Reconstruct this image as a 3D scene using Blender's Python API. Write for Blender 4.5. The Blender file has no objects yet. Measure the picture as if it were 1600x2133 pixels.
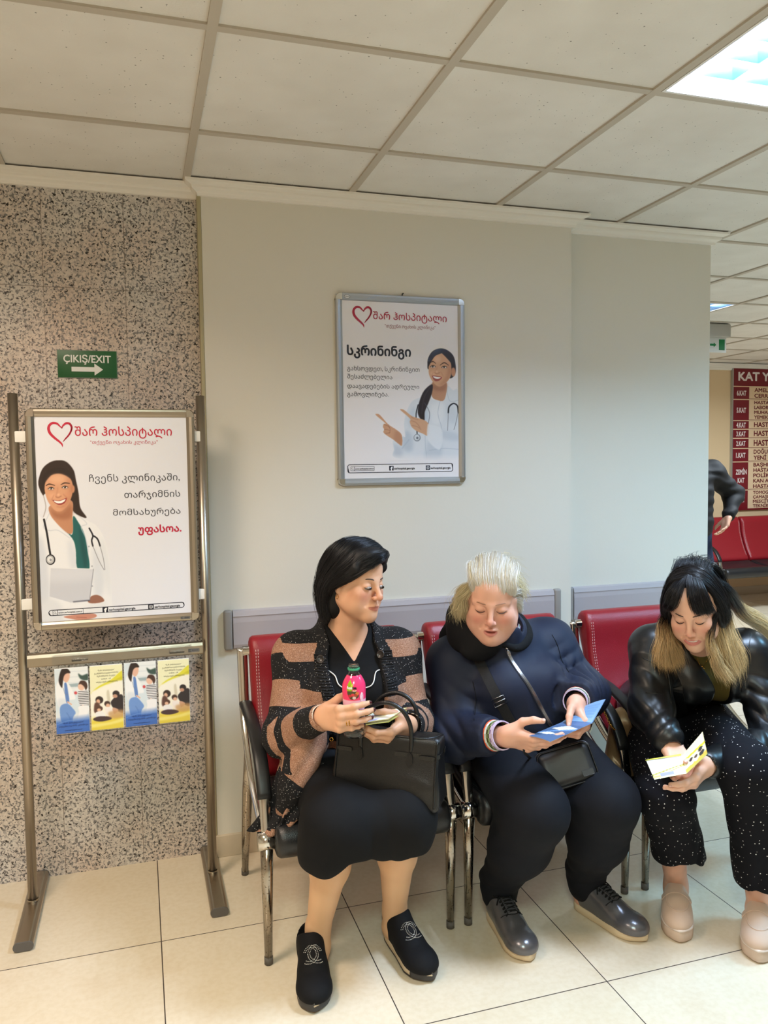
import bpy, bmesh, math, random
import numpy as np
from mathutils import Vector, Matrix, geometry

S = bpy.context.scene
COL = S.collection
PI = math.pi

# ------------------------------------------------------------------ camera
CAM_F, CAM_YAW, CAM_PITCH, CAM_ROLL, CAM_Z = 1652.65, 0.300298, 0.060027, -0.013262, 1.4708
def _cam_axes():
    cy, sy, cp, sp = math.cos(CAM_YAW), math.sin(CAM_YAW), math.cos(CAM_PITCH), math.sin(CAM_PITCH)
    fwd = np.array([sy*cp, cy*cp, -sp]); right = np.array([cy, -sy, 0.0]); up = np.cross(right, fwd)
    cr, sr = math.cos(CAM_ROLL), math.sin(CAM_ROLL)
    return cr*right + sr*up, -sr*right + cr*up, fwd
_R, _U, _F = _cam_axes()
cam_data = bpy.data.cameras.new('camera')
cam = bpy.data.objects.new('camera', cam_data); COL.objects.link(cam)
cam_data.sensor_fit = 'HORIZONTAL'; cam_data.sensor_width = 36.0
cam_data.lens = CAM_F/1600*36.0
cam_data.clip_start = 0.02
M = Matrix.Identity(4)
for i in range(3):
    M[i][0] = _R[i]; M[i][1] = _U[i]; M[i][2] = -_F[i]
M[2][3] = CAM_Z
cam.matrix_world = M
S.camera = cam

# ------------------------------------------------------------------ world, exposure, lamps' strengths
S.view_settings.view_transform = 'Standard'; S.view_settings.look = 'None'
S.view_settings.gamma = 1.0; S.view_settings.use_curve_mapping = False
S.view_settings.exposure = 0.0
W = bpy.data.worlds.new('world'); S.world = W; W.use_nodes = True
W.node_tree.nodes['Background'].inputs[0].default_value = (0.75, 0.74, 0.72, 1)
W.node_tree.nodes['Background'].inputs[1].default_value = 0.25
S.cycles.max_bounces = 8
CEIL = 2.4858
def area(name, loc, size, power, color, spread=PI, rot=(0, 0, 0), sy=None):
    l = bpy.data.lights.new(name, 'AREA'); l.energy = power; l.color = color; l.shape = 'RECTANGLE'
    l.size = size; l.size_y = sy or size; l.spread = spread
    o = bpy.data.objects.new(name, l); COL.objects.link(o); o.location = loc; o.rotation_euler = rot
    return o
GX0, GY0 = 0.197, 1.9342                      # a crossing of the ceiling grid
LOUVRE = 1.75
LAMPS = [(2, -1, 41.2, (0.600, 0.762, 1.000), 2.7), (-2, -1, 29.9, (1.000, 0.810, 0.638), 2.6), (-2, -6, 33.0, (1.000, 0.625, 0.438), 3.14), (-1, -4, 36.1, (0.714, 1.000, 0.914), 2.8), (5, -1, 49.4, (0.292, 0.667, 1.000), 2.6), (8, 4, 104.0, (0.772, 0.891, 1.000), 2.9), (5, 4, 11.3, (0.727, 0.818, 1.000), 2.9)]
for i, j, p_, c_, s_ in LAMPS:
    if (i, j) in ((2, -1), (5, 4)):                       # four tubes behind a louvre
        for k in range(4): area('tube_light', (GX0+.6*i+.0245+.1378*(k+.5), GY0+.6*j+.3, CEIL+.060), .024, p_*LOUVRE/4, c_, PI, sy=.53)
    else: area('unseen_lamp', (GX0+.6*i+.3, GY0+.6*j+.3, CEIL-.004), .54, p_, c_, s_)  # lamps out of view, added to fill the room; the warm left one inferred

# ------------------------------------------------------------------ materials
def lin(c):
    return tuple(((v/255)/12.92 if v/255 <= .04045 else ((v/255+.055)/1.055)**2.4) for v in c[:3])
_mats = {}
class NT:
    def __init__(s, m):
        s.t = m.node_tree; s.n = s.t.nodes; s.l = s.t.links
        s.b = s.n['Principled BSDF']
    def new(s, typ, **kw):
        n = s.n.new(typ)
        for k, v in kw.items():
            if k.startswith('i_'):
                n.inputs[k[2:].replace('_', ' ')].default_value = v
            else: setattr(n, k, v)
        return n
    def link(s, a, b): s.l.new(a, b)
def mat(name, rgb=(200, 200, 200), rough=.5, metal=0.0, spec=None, trans=0, ior=None, sheen=0, coat=0, alpha=1, sss=0):
    if name in _mats: return _mats[name]
    m = bpy.data.materials.new(name); m.use_nodes = True
    b = m.node_tree.nodes['Principled BSDF']
    b.inputs['Base Color'].default_value = (*lin(rgb), 1)
    b.inputs['Roughness'].default_value = rough; b.inputs['Metallic'].default_value = metal
    if spec is not None: b.inputs['Specular IOR Level'].default_value = spec
    if trans: b.inputs['Transmission Weight'].default_value = trans
    if ior: b.inputs['IOR'].default_value = ior
    if sheen: b.inputs['Sheen Weight'].default_value = sheen
    if coat: b.inputs['Coat Weight'].default_value = coat
    if sss:
        b.inputs['Subsurface Weight'].default_value = sss
        b.inputs['Subsurface Radius'].default_value = (.012, .005, .003); b.inputs['Subsurface Scale'].default_value = .5
    b.inputs['Alpha'].default_value = alpha
    _mats[name] = m
    return m
def bump(m, kind='noise', scale=200, strength=.2, dist=.001, detail=2, stretch=None, coord='Object'):
    k = NT(m); tc = k.new('ShaderNodeTexCoord')
    src = tc.outputs[coord]
    if stretch:
        mp = k.new('ShaderNodeMapping'); mp.inputs['Scale'].default_value = stretch; k.link(src, mp.inputs[0]); src = mp.outputs[0]
    if kind == 'noise':
        t = k.new('ShaderNodeTexNoise'); t.inputs['Scale'].default_value = scale; t.inputs['Detail'].default_value = detail; out = t.outputs[0]
    else:
        t = k.new('ShaderNodeTexVoronoi'); t.inputs['Scale'].default_value = scale; out = t.outputs[0]
    k.link(src, t.inputs['Vector'])
    bp = k.new('ShaderNodeBump'); bp.inputs['Strength'].default_value = strength; bp.inputs['Distance'].default_value = dist
    k.link(out, bp.inputs['Height'])
    k.link(bp.outputs[0], k.b.inputs['Normal'])
    return m
def ramp(k, src, stops, interp='LINEAR'):
    r = k.new('ShaderNodeValToRGB'); r.color_ramp.interpolation = interp
    e = r.color_ramp.elements
    while len(e) < len(stops): e.new(.5)
    for i, (p, c) in enumerate(stops):
        e[i].position = p; e[i].color = (*lin(c), 1) if not isinstance(c, float) else (c, c, c, 1)
    k.link(src, r.inputs[0]); return r
def mathn(k, op, a, b=None, c=None):
    n = k.new('ShaderNodeMath'); n.operation = op
    for i, v in enumerate((a, b, c)):
        if v is None: continue
        if isinstance(v, (int, float)): n.inputs[i].default_value = v
        else: k.link(v, n.inputs[i])
    return n.outputs[0]
def mixc(k, f, a, b, blend='MIX'):
    n = k.new('ShaderNodeMix'); n.data_type = 'RGBA'; n.blend_type = blend
    for sock, v in ((n.inputs[0], f), (n.inputs[6], a), (n.inputs[7], b)):
        if isinstance(v, (int, float)): sock.default_value = v
        elif isinstance(v, tuple): sock.default_value = (*lin(v), 1)
        else: k.link(v, sock)
    return n.outputs[2]
def mat_attr(name, rough=.5, spec=None, sss=0, sheen=0, attr='col', **kw):
    m = mat(name, (255, 255, 255), rough, spec=spec, sss=sss, sheen=sheen, **kw)
    k = NT(m); a = k.new('ShaderNodeAttribute'); a.attribute_name = attr
    k.link(a.outputs['Color'], k.b.inputs['Base Color'])
    return m

# ------------------------------------------------------------------ objects
def tag(o, label=None, cat=None, group=None, kind=None):
    if label: o['label'] = label
    if cat: o['category'] = cat
    if group: o['group'] = group
    if kind: o['kind'] = kind
    return o
def thing(name, label, cat, loc=(0, 0, 0), rz=0, group=None):
    o = bpy.data.objects.new(name, None); COL.objects.link(o); o.empty_display_size = .05
    o.location = loc; o.rotation_euler = (0, 0, rz)
    return tag(o, label, cat, group)
def mesh_obj(name, verts, faces, mats, parent=None, smooth=False, midx=None, cols=None, label=None, world=True):
    """ONE mesh object; verts in world space (moved into the parent's space when there is one)"""
    me = bpy.data.meshes.new(name)
    V = np.asarray(verts, dtype=np.float64).reshape(-1, 3)
    if parent is not None and world:
        bpy_m = np.array(full_matrix(parent).inverted())
        V = V @ bpy_m[:3, :3].T + bpy_m[:3, 3]
    if isinstance(faces, np.ndarray):
        me.vertices.add(len(V)); me.vertices.foreach_set('co', V.astype(np.float32).ravel())
        n, c = faces.shape
        me.loops.add(n*c); me.loops.foreach_set('vertex_index', faces.astype(np.int32).ravel())
        me.polygons.add(n); me.polygons.foreach_set('loop_start', np.arange(0, n*c, c, dtype=np.int32))
        me.polygons.foreach_set('loop_total', np.full(n, c, dtype=np.int32))
        me.update(calc_edges=True)
    else:
        me.from_pydata([tuple(v) for v in V], [], [tuple(f) for f in faces]); me.update()
    if not isinstance(mats, (list, tuple)): mats = [mats]
    for m in mats: me.materials.append(m)
    if midx is not None: me.polygons.foreach_set('material_index', np.asarray(midx, dtype=np.int32))
    if smooth: me.polygons.foreach_set('use_smooth', np.ones(len(me.polygons), dtype=bool))
    if cols is not None:
        for an, arr in (cols.items() if isinstance(cols, dict) else [('col', cols)]):
            arr = np.asarray(arr, dtype=np.float32)
            if arr.ndim == 1:
                a = me.attributes.new(an, 'FLOAT', 'POINT'); a.data.foreach_set('value', arr)
            else:
                a = me.attributes.new(an, 'FLOAT_COLOR', 'POINT')
                full = np.ones((len(arr), 4), np.float32); full[:, :3] = arr[:, :3]
                a.data.foreach_set('color', full.ravel())
    o = bpy.data.objects.new(name, me); COL.objects.link(o)
    if parent is not None: o.parent = parent
    if label: o['label'] = label
    return o
def full_matrix(o):
    m = Matrix.LocRotScale(o.location, o.rotation_euler, o.scale)
    return full_matrix(o.parent) @ m if o.parent else m
def part_empty(name, parent):
    o = bpy.data.objects.new(name, None); COL.objects.link(o); o.parent = parent; return o

class MB:
    """collects shapes for one mesh"""
    def __init__(s): s.v = []; s.f = []; s.sm = []; s.mi = []; s.cur = 0
    def add(s, v, f, smooth=False):
        o = len(s.v); s.v += [tuple(map(float, p)) for p in v]
        s.f += [tuple(i+o for i in q) for q in f]; s.sm += [smooth]*len(f); s.mi += [s.cur]*len(f)
        return s
    def box(s, x0, x1, y0, y1, z0, z1, bev=0):
        if bev <= 0:
            v = [(x, y, z) for x in (x0, x1) for y in (y0, y1) for z in (z0, z1)]
            return s.add(v, [(0, 1, 3, 2), (4, 6, 7, 5), (0, 4, 5, 1), (2, 3, 7, 6), (0, 2, 6, 4), (1, 5, 7, 3)])
        bm = bmesh.new(); bmesh.ops.create_cube(bm, size=1)
        for q in bm.verts: q.co = Vector(((x0+x1)/2+q.co.x*(x1-x0), (y0+y1)/2+q.co.y*(y1-y0), (z0+z1)/2+q.co.z*(z1-z0)))
        bmesh.ops.bevel(bm, geom=bm.edges[:], offset=bev, segments=3, affect='EDGES', profile=.5)
        return s.bm(bm, True)
    def bm(s, bm, smooth=False):
        bm.verts.index_update(); s.add([q.co for q in bm.verts], [[w.index for w in f.verts] for f in bm.faces], smooth); bm.free(); return s
    def tube(s, pts, r, n=12, cap=True, flat=1.0, up=None, closed=False, smooth=True, square=0):
        """sweep; r number or list; flat = second radius / first"""
        P = np.array(pts, float); m = len(P)
        R = np.full(m, r, float) if np.isscalar(r) else np.array(r, float)
        if closed: T = np.roll(P, -1, 0)-np.roll(P, 1, 0)
        else:
            T = np.zeros_like(P); T[1:-1] = P[2:]-P[:-2]; T[0] = P[1]-P[0]; T[-1] = P[-1]-P[-2]
        T /= np.linalg.norm(T, axis=1)[:, None]+1e-12
        u = np.array(up if up is not None else (0, 0, 1.0), float)
        if up is None and abs(T[0]@u) > .9: u = np.array([1.0, 0, 0])
        vs = []
        a = np.linspace(0, 2*PI, n, endpoint=False)
        ca, sa = np.cos(a), np.sin(a)
        if square: 
            e = 1-square
            ca = np.sign(ca)*np.abs(ca)**e; sa = np.sign(sa)*np.abs(sa)**e
        for i in range(m):
            if up is None or i == 0 or True:
                x = u-T[i]*(u@T[i]); x /= np.linalg.norm(x)+1e-12
                if up is None: u = x
            y = np.cross(T[i], x)
            for q in range(n): vs.append(P[i]+R[i]*(ca[q]*x+sa[q]*flat*y))
        f = []
        for i in range(m if closed else m-1):
            j = (i+1) % m
            for q in range(n): f.append((i*n+q, i*n+(q+1) % n, j*n+(q+1) % n, j*n+q))
        if cap and not closed: f += [tuple(range(n-1, -1, -1)), tuple((m-1)*n+q for q in range(n))]
        return s.add(vs, f, smooth)
    def lathe(s, prof, c=(0, 0, 0), n=32, axis=None, smooth=True, closed=False):
        """prof: (r, z) pairs; axis frame: 3x3 columns x,y,z"""
        A = np.eye(3) if axis is None else np.array(axis)
        vs = []
        for r, z in prof:
            for q in range(n):
                a = 2*PI*q/n; vs.append(np.array(c)+A@np.array([r*math.cos(a), r*math.sin(a), z]))
        f = []
        m = len(prof)
        for i in range(m if closed else m-1):
            j = (i+1) % m
            for q in range(n): f.append((i*n+q, i*n+(q+1) % n, j*n+(q+1) % n, j*n+q))
        return s.add(vs, f, smooth)
    def ball(s, c, r, n=16, sc=(1, 1, 1)):
        prof = [(max(r*math.sin(t), 1e-6), -r*math.cos(t)) for t in np.linspace(0, PI, n//2+1)]
        A = np.diag(sc); return s.lathe(prof, c, n, A)
    def prism(s, poly, p0, ux, uy, d, smooth=False):
        """2-D polygon extruded by vector d"""
        ux, uy, p0, d = map(np.array, (ux, uy, p0, d)); n = len(poly)
        a = [p0+ux*x+uy*y for x, y in poly]; b = [q+d for q in a]
        return s.add(a+b, [tuple(range(n)), tuple(range(2*n-1, n-1, -1))]+[(i, i+n, (i+1) % n+n, (i+1) % n) for i in range(n)], smooth)
    def build(s, name, mats, parent=None, label=None, world=True):
        o = mesh_obj(name, s.v, s.f, mats, parent, label=label, world=world, midx=s.mi)
        o.data.polygons.foreach_set('use_smooth', np.array(s.sm, dtype=bool))
        return o
def crom(pts, n=8, closed=False):
    """Catmull-Rom through points"""
    P = [np.array(p, float) for p in pts]; m = len(P); out = []
    rng = range(m) if closed else range(m-1)
    for i in rng:
        if closed: a, b, c, d = P[(i-1) % m], P[i], P[(i+1) % m], P[(i+2) % m]
        else: a, b, c, d = P[max(i-1, 0)], P[i], P[i+1], P[min(i+2, m-1)]
        for t in np.linspace(0, 1, n, endpoint=False):
            out.append(.5*((2*b)+(-a+c)*t+(2*a-5*b+4*c-d)*t*t+(-a+3*b-3*c+d)*t**3))
    if not closed: out.append(P[-1])
    return out
def at(u, v, Y):
    """the point at depth Y seen at pixel (u, v) of the 1600x2133 photograph"""
    d = _F+_R*((u-800)/CAM_F)-_U*((v-1066.5)/CAM_F)
    return d*(Y/d[1])+np.array([0, 0, CAM_Z])
def atz(u, v, z):
    d = _F+_R*((u-800)/CAM_F)-_U*((v-1066.5)/CAM_F)
    return d*((z-CAM_Z)/d[2])+np.array([0, 0, CAM_Z])

# ------------------------------------------------------------------ writing
def bold_shifts(bold): return [(0, 0)]+([(bold*math.cos(a), bold*math.sin(a)) for a in np.arange(0, 6.2, PI/4)] if bold else [])
def text_geo(body):
    c = bpy.data.curves.new('writing', 'FONT'); c.body = body; c.resolution_u = 3
    o = bpy.data.objects.new('writing', c); COL.objects.link(o)
    me = bpy.data.meshes.new_from_object(o)
    bpy.data.objects.remove(o); bpy.data.curves.remove(c)
    v = np.array([q.co[:2] for q in me.vertices]) if len(me.vertices) else np.zeros((0, 2))
    f = [tuple(p.vertices) for p in me.polygons]; bpy.data.meshes.remove(me)
    return v, f
class Flat:
    """printed layer on a plane: 2-D shapes at p0 + x*ux + y*uy, lifted along n"""
    def __init__(s, p0, ux, uy, n):
        s.p0, s.ux, s.uy, s.nn = (np.array(q, float) for q in (p0, ux, uy, n)); s.v = []; s.f = []; s.c = []; s.fm = None
    def w(s, xy, lift): return s.p0+s.ux*xy[0]+s.uy*xy[1]+s.nn*lift
    def raw(s, v2, f, col, lift):
        o = len(s.v); s.v += [s.w(q, lift) for q in v2]; s.f += [tuple(i+o for i in q) for q in f]; s.c += [lin(col)]*len(v2)
    def text(s, body, x0, y0, x1=None, h=None, col=(40, 40, 45), bold=0.0, lift=.0006):
        v, f = text_geo(body)
        if not len(v): return
        mn, mx = v.min(0), v.max(0)
        sx = (x1-x0)/(mx[0]-mn[0]) if x1 is not None else None
        sc = h if h is not None else sx
        if sx is None: sx = sc
        for k, d in enumerate(bold_shifts(bold)):                # heavier strokes: the glyphs overprinted with small shifts
            s.raw(np.column_stack([(v[:, 0]-mn[0]+d[0])*sx, (v[:, 1]+d[1])*sc])+np.array([x0, y0]), f, col, lift+k*.00003)
    def poly(s, pts, col, lift=.0004, smooth=0, holes=None):
        pts = [np.array(p, float) for p in (crom(pts, smooth, True) if smooth else pts)]
        loops = [[Vector((*p, 0)) for p in pts]]
        if holes:
            for hh in holes: loops.append([Vector((*p, 0)) for p in hh])
        tri = geometry.tessellate_polygon(loops)
        allp = [p for lo in loops for p in lo]
        s.raw([(p.x, p.y) for p in allp], [tuple(t) for t in tri], col, lift)
    def rect(s, x0, y0, x1, y1, col, lift=.0004): s.raw([(x0, y0), (x1, y0), (x1, y1), (x0, y1)], [(0, 1, 2, 3)], col, lift)
    def stroke(s, pts, wd, col, lift=.0005, closed=False):
        P = [np.array(p, float) for p in pts]; n = len(P); wd = [wd]*n if np.isscalar(wd) else wd
        L = []; R = []
        for i in range(n):
            a = P[(i-1) % n] if closed else P[max(i-1, 0)]; b = P[(i+1) % n] if closed else P[min(i+1, n-1)]
            t = b-a; t /= np.linalg.norm(t)+1e-9; q = np.array([-t[1], t[0]])
            L.append(P[i]+q*wd[i]/2); R.append(P[i]-q*wd[i]/2)
        m = n if closed else n-1
        s.raw(L+R, [(i, (i+1) % n, (i+1) % n+n, i+n) for i in range(m)], col, lift)
    def rrect(s, x0, y0, x1, y1, r, wd, col, lift=.0005):
        pts = []
        for cx, cy, a0 in ((x1-r, y1-r, 0), (x0+r, y1-r, 90), (x0+r, y0+r, 180), (x1-r, y0+r, 270)):
            for a in range(0, 91, 15): pts.append((cx+r*math.cos(math.radians(a0+a)), cy+r*math.sin(math.radians(a0+a))))
        s.stroke(pts, wd, col, lift, True)
    def build(s, name, m, parent):
        V = np.array(s.v); 
        return mesh_obj(name, V, s.f, m, parent, cols=np.array(s.c))
def homog(src):
    """from four corners (TL, TR, BR, BL) to the unit square: returns a function of (x, y) -> (u right, v up)"""
    dst = [(0, 1), (1, 1), (1, 0), (0, 0)]; A = []; b = []
    for (x, y), (u, v) in zip(src, dst):
        A += [[x, y, 1, 0, 0, 0, -u*x, -u*y], [0, 0, 0, x, y, 1, -v*x, -v*y]]; b += [u, v]
    h = np.linalg.solve(np.array(A, float), np.array(b, float))
    def f(x, y):
        d = h[6]*x+h[7]*y+1; return ((h[0]*x+h[1]*y+h[2])/d, (h[3]*x+h[4]*y+h[5])/d)
    return f

# ------------------------------------------------------------------ picture printing (a colour per mesh vertex)
def gblur(a, s):
    if s <= 0: return a
    r = int(max(1, math.ceil(s*2.5))); k = np.exp(-.5*(np.arange(-r, r+1)/s)**2); k /= k.sum()
    for ax in (0, 1):
        p = [(0, 0)]*a.ndim; p[ax] = (r, r); q = np.pad(a, p, mode='edge'); o = np.zeros_like(a)
        for i, w in enumerate(k):
            sl = [slice(None)]*a.ndim; sl[ax] = slice(i, i+a.shape[ax]); o += w*q[tuple(sl)]
        a = o
    return a
class Canvas:
    """paints in the coordinates of a reference box (x0,y0)-(x1,y1), y down"""
    def __init__(s, box, w, h, bg=(240, 240, 242)):
        s.x0, s.y0, s.x1, s.y1 = box; s.w, s.h = w, h
        s.a = np.ones((h, w, 3))*np.array(bg, float)
        s.X, s.Y = np.meshgrid(np.linspace(s.x0, s.x1, w), np.linspace(s.y0, s.y1, h))
        s.px = (s.x1-s.x0)/w
    def mask(s, pts, smooth=6):
        P = np.array(crom(pts, smooth, True) if smooth else pts, float)
        m = np.zeros((s.h, s.w))
        for ox, oy in ((-.25, -.25), (.25, -.25), (-.25, .25), (.25, .25)):
            X = s.X+ox*s.px; Y = s.Y+oy*s.px; ins = np.zeros((s.h, s.w), bool)
            for i in range(len(P)):
                (xa, ya), (xb, yb) = P[i-1], P[i]
                if ya == yb: continue
                c = ((ya > Y) != (yb > Y)) & (X < (xb-xa)*(Y-ya)/(yb-ya)+xa); ins ^= c
            m += ins*.25
        return m
    def put(s, m, col, alpha=1.0, soft=0):
        m = gblur(m, soft/s.px) if soft else m
        m = (m*alpha)[..., None]; s.a = s.a*(1-m)+np.array(col, float)*m
    def fill(s, pts, col, alpha=1.0, soft=0, smooth=6, clip=None):
        m = s.mask(pts, smooth)
        m = gblur(m, soft/s.px) if soft else m
        if clip is not None: m = m*clip
        s.put(m, col, alpha); return m
    def oval(s, cx, cy, rx, ry, col, alpha=1.0, soft=0, ang=0, clip=None):
        c, q = math.cos(ang), math.sin(ang); dx, dy = s.X-cx, s.Y-cy
        d = np.hypot((dx*c+dy*q)/rx, (-dx*q+dy*c)/ry); e = s.px/min(rx, ry)
        m = np.clip((1-d)/e+.5, 0, 1); m = gblur(m, soft/s.px) if soft else m
        if clip is not None: m = m*clip
        s.put(m, col, alpha); return m
    def line(s, pts, wd, col, alpha=1.0, soft=0, smooth=6, clip=None):
        P = np.array(crom(pts, smooth) if smooth and len(pts) > 2 else pts, float); n = len(P)
        W_ = np.full(n, wd, float) if np.isscalar(wd) else np.interp(np.linspace(0, 1, n), np.linspace(0, 1, len(wd)), wd)
        d = np.full((s.h, s.w), 1e9)
        for i in range(n-1):
            a, b = P[i], P[i+1]; ab = b-a; t = np.clip(((s.X-a[0])*ab[0]+(s.Y-a[1])*ab[1])/(ab@ab+1e-9), 0, 1)
            d = np.minimum(d, np.hypot(s.X-a[0]-t*ab[0], s.Y-a[1]-t*ab[1])-(W_[i]*(1-t)+W_[i+1]*t)/2)
        m = np.clip(.5-d/s.px, 0, 1); m = gblur(m, soft/s.px) if soft else m
        if clip is not None: m = m*clip
        s.put(m, col, alpha)
    def shade(s, m, soft=None): pass
    def mesh(s, name, fn, m, parent):
        """fn(x, y) in reference coordinates -> world point"""
        V = np.array([fn(x, y) for x, y in zip(s.X.ravel(), s.Y.ravel())])
        i = np.arange(s.h*s.w).reshape(s.h, s.w)
        f = np.stack([i[1:, :-1].ravel(), i[1:, 1:].ravel(), i[:-1, 1:].ravel(), i[:-1, :-1].ravel()], 1)
        c = np.clip(s.a/255, 0, 1).reshape(-1, 3); c = np.where(c <= .04045, c/12.92, ((c+.055)/1.055)**2.4)
        return mesh_obj(name, V, f, m, parent, cols=c)
# ------------------------------------------------------------------ room materials
def make_granite():
    m = mat('granite', (196, 176, 158), .22, spec=.5); k = NT(m)
    tc = k.new('ShaderNodeTexCoord'); src = tc.outputs['Object']
    v1 = k.new('ShaderNodeTexVoronoi'); v1.inputs['Scale'].default_value = 150; k.link(src, v1.inputs['Vector'])
    n0 = k.new('ShaderNodeTexNoise'); n0.inputs['Scale'].default_value = 95; n0.inputs['Detail'].default_value = 3; n0.inputs['Roughness'].default_value = .7; k.link(src, n0.inputs['Vector'])
    n1 = k.new('ShaderNodeTexNoise'); n1.inputs['Scale'].default_value = 120; n1.inputs['Detail'].default_value = 2; k.link(src, n1.inputs['Vector'])
    n2 = k.new('ShaderNodeTexNoise'); n2.inputs['Scale'].default_value = 3; k.link(src, n2.inputs['Vector'])
    base = ramp(k, v1.outputs['Color'], [(0, (164, 158, 154)), (.35, (206, 198, 190)), (.7, (218, 211, 203)), (1, (150, 148, 147))])
    pk = ramp(k, n2.outputs[0], [(.4, (255, 255, 255)), (.62, (252, 240, 232))])
    b2 = mixc(k, 1.0, base.outputs[0], pk.outputs[0], 'MULTIPLY')
    gm = ramp(k, n1.outputs[0], [(.55, 0.0), (.60, 1.0)])
    b3 = mixc(k, gm.outputs[0], b2, (122, 118, 116))
    bm_ = ramp(k, n0.outputs[0], [(.585, 0.0), (.615, 1.0)])
    b4 = mixc(k, bm_.outputs[0], b3, (42, 37, 35))
    # slab joints
    sx = k.new('ShaderNodeSeparateXYZ'); k.link(src, sx.inputs[0])
    fx = mathn(k, 'FRACT', mathn(k, 'DIVIDE', mathn(k, 'ADD', sx.outputs[0], 10*.2711+.021), .2711))
    dx = mathn(k, 'MULTIPLY', mathn(k, 'MINIMUM', fx, mathn(k, 'SUBTRACT', 1.0, fx)), .2711)
    dz = mathn(k, 'ABSOLUTE', mathn(k, 'SUBTRACT', sx.outputs[2], 2.103))
    jt = mathn(k, 'LESS_THAN', mathn(k, 'MINIMUM', dx, dz), .0011)
    b5 = mixc(k, mathn(k, 'MULTIPLY', jt, .75), b4, (104, 90, 78))
    k.link(b5, k.b.inputs['Base Color'])
    return m
def make_floor():
    m = mat('floor_tile', (226, 208, 184), .2, spec=.4); k = NT(m)
    tc = k.new('ShaderNodeTexCoord'); src = tc.outputs['Object']
    sx = k.new('ShaderNodeSeparateXYZ'); k.link(src, sx.inputs[0])
    def cell(o, c0):
        t = mathn(k, 'DIVIDE', mathn(k, 'ADD', o, 30*.6-c0), .6); f = mathn(k, 'FRACT', t)
        return mathn(k, 'MULTIPLY', mathn(k, 'MINIMUM', f, mathn(k, 'SUBTRACT', 1.0, f)), .6), mathn(k, 'FLOOR', t)
    dx, ix = cell(sx.outputs[0], .0266); dy, iy = cell(sx.outputs[1], 2.4852)
    n1 = k.new('ShaderNodeTexNoise'); n1.inputs['Scale'].default_value = 4; n1.inputs['Detail'].default_value = 5; k.link(src, n1.inputs['Vector'])
    n2 = k.new('ShaderNodeTexNoise'); n2.inputs['Scale'].default_value = 60; n2.inputs['Detail'].default_value = 4; k.link(src, n2.inputs['Vector'])
    r = ramp(k, n1.outputs[0], [(.3, (226, 212, 188)), (.55, (230, 217, 195)), (.75, (224, 208, 183))])
    r2 = ramp(k, n2.outputs[0], [(.35, (250, 248, 244)), (.6, (255, 255, 255))])
    c = mixc(k, 1.0, r.outputs[0], r2.outputs[0], 'MULTIPLY')
    wn = k.new('ShaderNodeTexWhiteNoise'); wn.noise_dimensions = '2D'
    cb = k.new('ShaderNodeCombineXYZ'); k.link(ix, cb.inputs[0]); k.link(iy, cb.inputs[1]); k.link(cb.outputs[0], wn.inputs['Vector'])
    tv = ramp(k, wn.outputs[0], [(0, (246, 244, 240)), (1, (255, 255, 255))])
    c = mixc(k, 1.0, c, tv.outputs[0], 'MULTIPLY')
    g = mathn(k, 'LESS_THAN', mathn(k, 'MINIMUM', dx, dy), .0016)
    c = mixc(k, g, c, (62, 50, 42)); k.link(c, k.b.inputs['Base Color'])
    rr = mathn(k, 'ADD', mathn(k, 'MULTIPLY', g, .5), .2); k.link(rr, k.b.inputs['Roughness'])
    return m
def make_ceiling():
    m = mat('ceiling_tile', (222, 212, 198), .95, spec=.1); k = NT(m)
    tc = k.new('ShaderNodeTexCoord'); src = tc.outputs['Object']
    n0 = k.new('ShaderNodeTexNoise'); n0.inputs['Scale'].default_value = 5; k.link(src, n0.inputs['Vector'])
    v = k.new('ShaderNodeTexVoronoi'); v.inputs['Scale'].default_value = 75; v.inputs['Randomness'].default_value = 1; k.link(src, v.inputs['Vector'])
    wn = k.new('ShaderNodeSeparateColor'); k.link(v.outputs['Color'], wn.inputs[0])
    thr = mathn(k, 'MULTIPLY', mathn(k, 'POWER', wn.outputs[0], 3.0), .17)
    hole = mathn(k, 'LESS_THAN', v.outputs['Distance'], thr)
    base = ramp(k, n0.outputs[0], [(.3, (222, 217, 209)), (.7, (231, 227, 220))])
    c = mixc(k, mathn(k, 'MULTIPLY', hole, .75), base.outputs[0], (112, 106, 98)); k.link(c, k.b.inputs['Base Color'])
    n1 = k.new('ShaderNodeTexNoise'); n1.inputs['Scale'].default_value = 120; n1.inputs['Detail'].default_value = 4; k.link(src, n1.inputs['Vector'])
    bp = k.new('ShaderNodeBump'); bp.inputs['Strength'].default_value = .5; bp.inputs['Distance'].default_value = .002
    k.link(mathn(k, 'SUBTRACT', n1.outputs[0], hole), bp.inputs['Height']); k.link(bp.outputs[0], k.b.inputs['Normal'])
    return m
def make_paint(name, rgb):
    m = mat(name, rgb, .55, spec=.3); bump(m, 'noise', 90, .12, .002, 4); return m
M_GRAN, M_FLOOR, M_CEIL = make_granite(), make_floor(), make_ceiling()
M_WALL = make_paint('cream_paint', (224, 219, 206)); M_FARW = make_paint('peach_paint', (228, 200, 160)); M_WHITEW = make_paint('white_paint', (224, 220, 212))
M_TBAR = mat('ceiling_bar_paint', (190, 180, 165), .6); M_CROWN = mat('crown_paint', (236, 230, 220), .5)
M_BASE = mat('baseboard_tile', (206, 190, 166), .35)
M_OLIVE = mat('corner_strip', (176, 166, 132), .5)
M_CHROME = mat('chrome', (215, 212, 206), .12, 1.0); M_STEEL = mat('brushed_steel', (172, 162, 148), .32, 1.0)
M_ALU = mat('anodised_aluminium', (190, 194, 198), .34, .9)
bump(M_STEEL, 'noise', 30, .05, .001, 2, (40, 40, 1))
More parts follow.
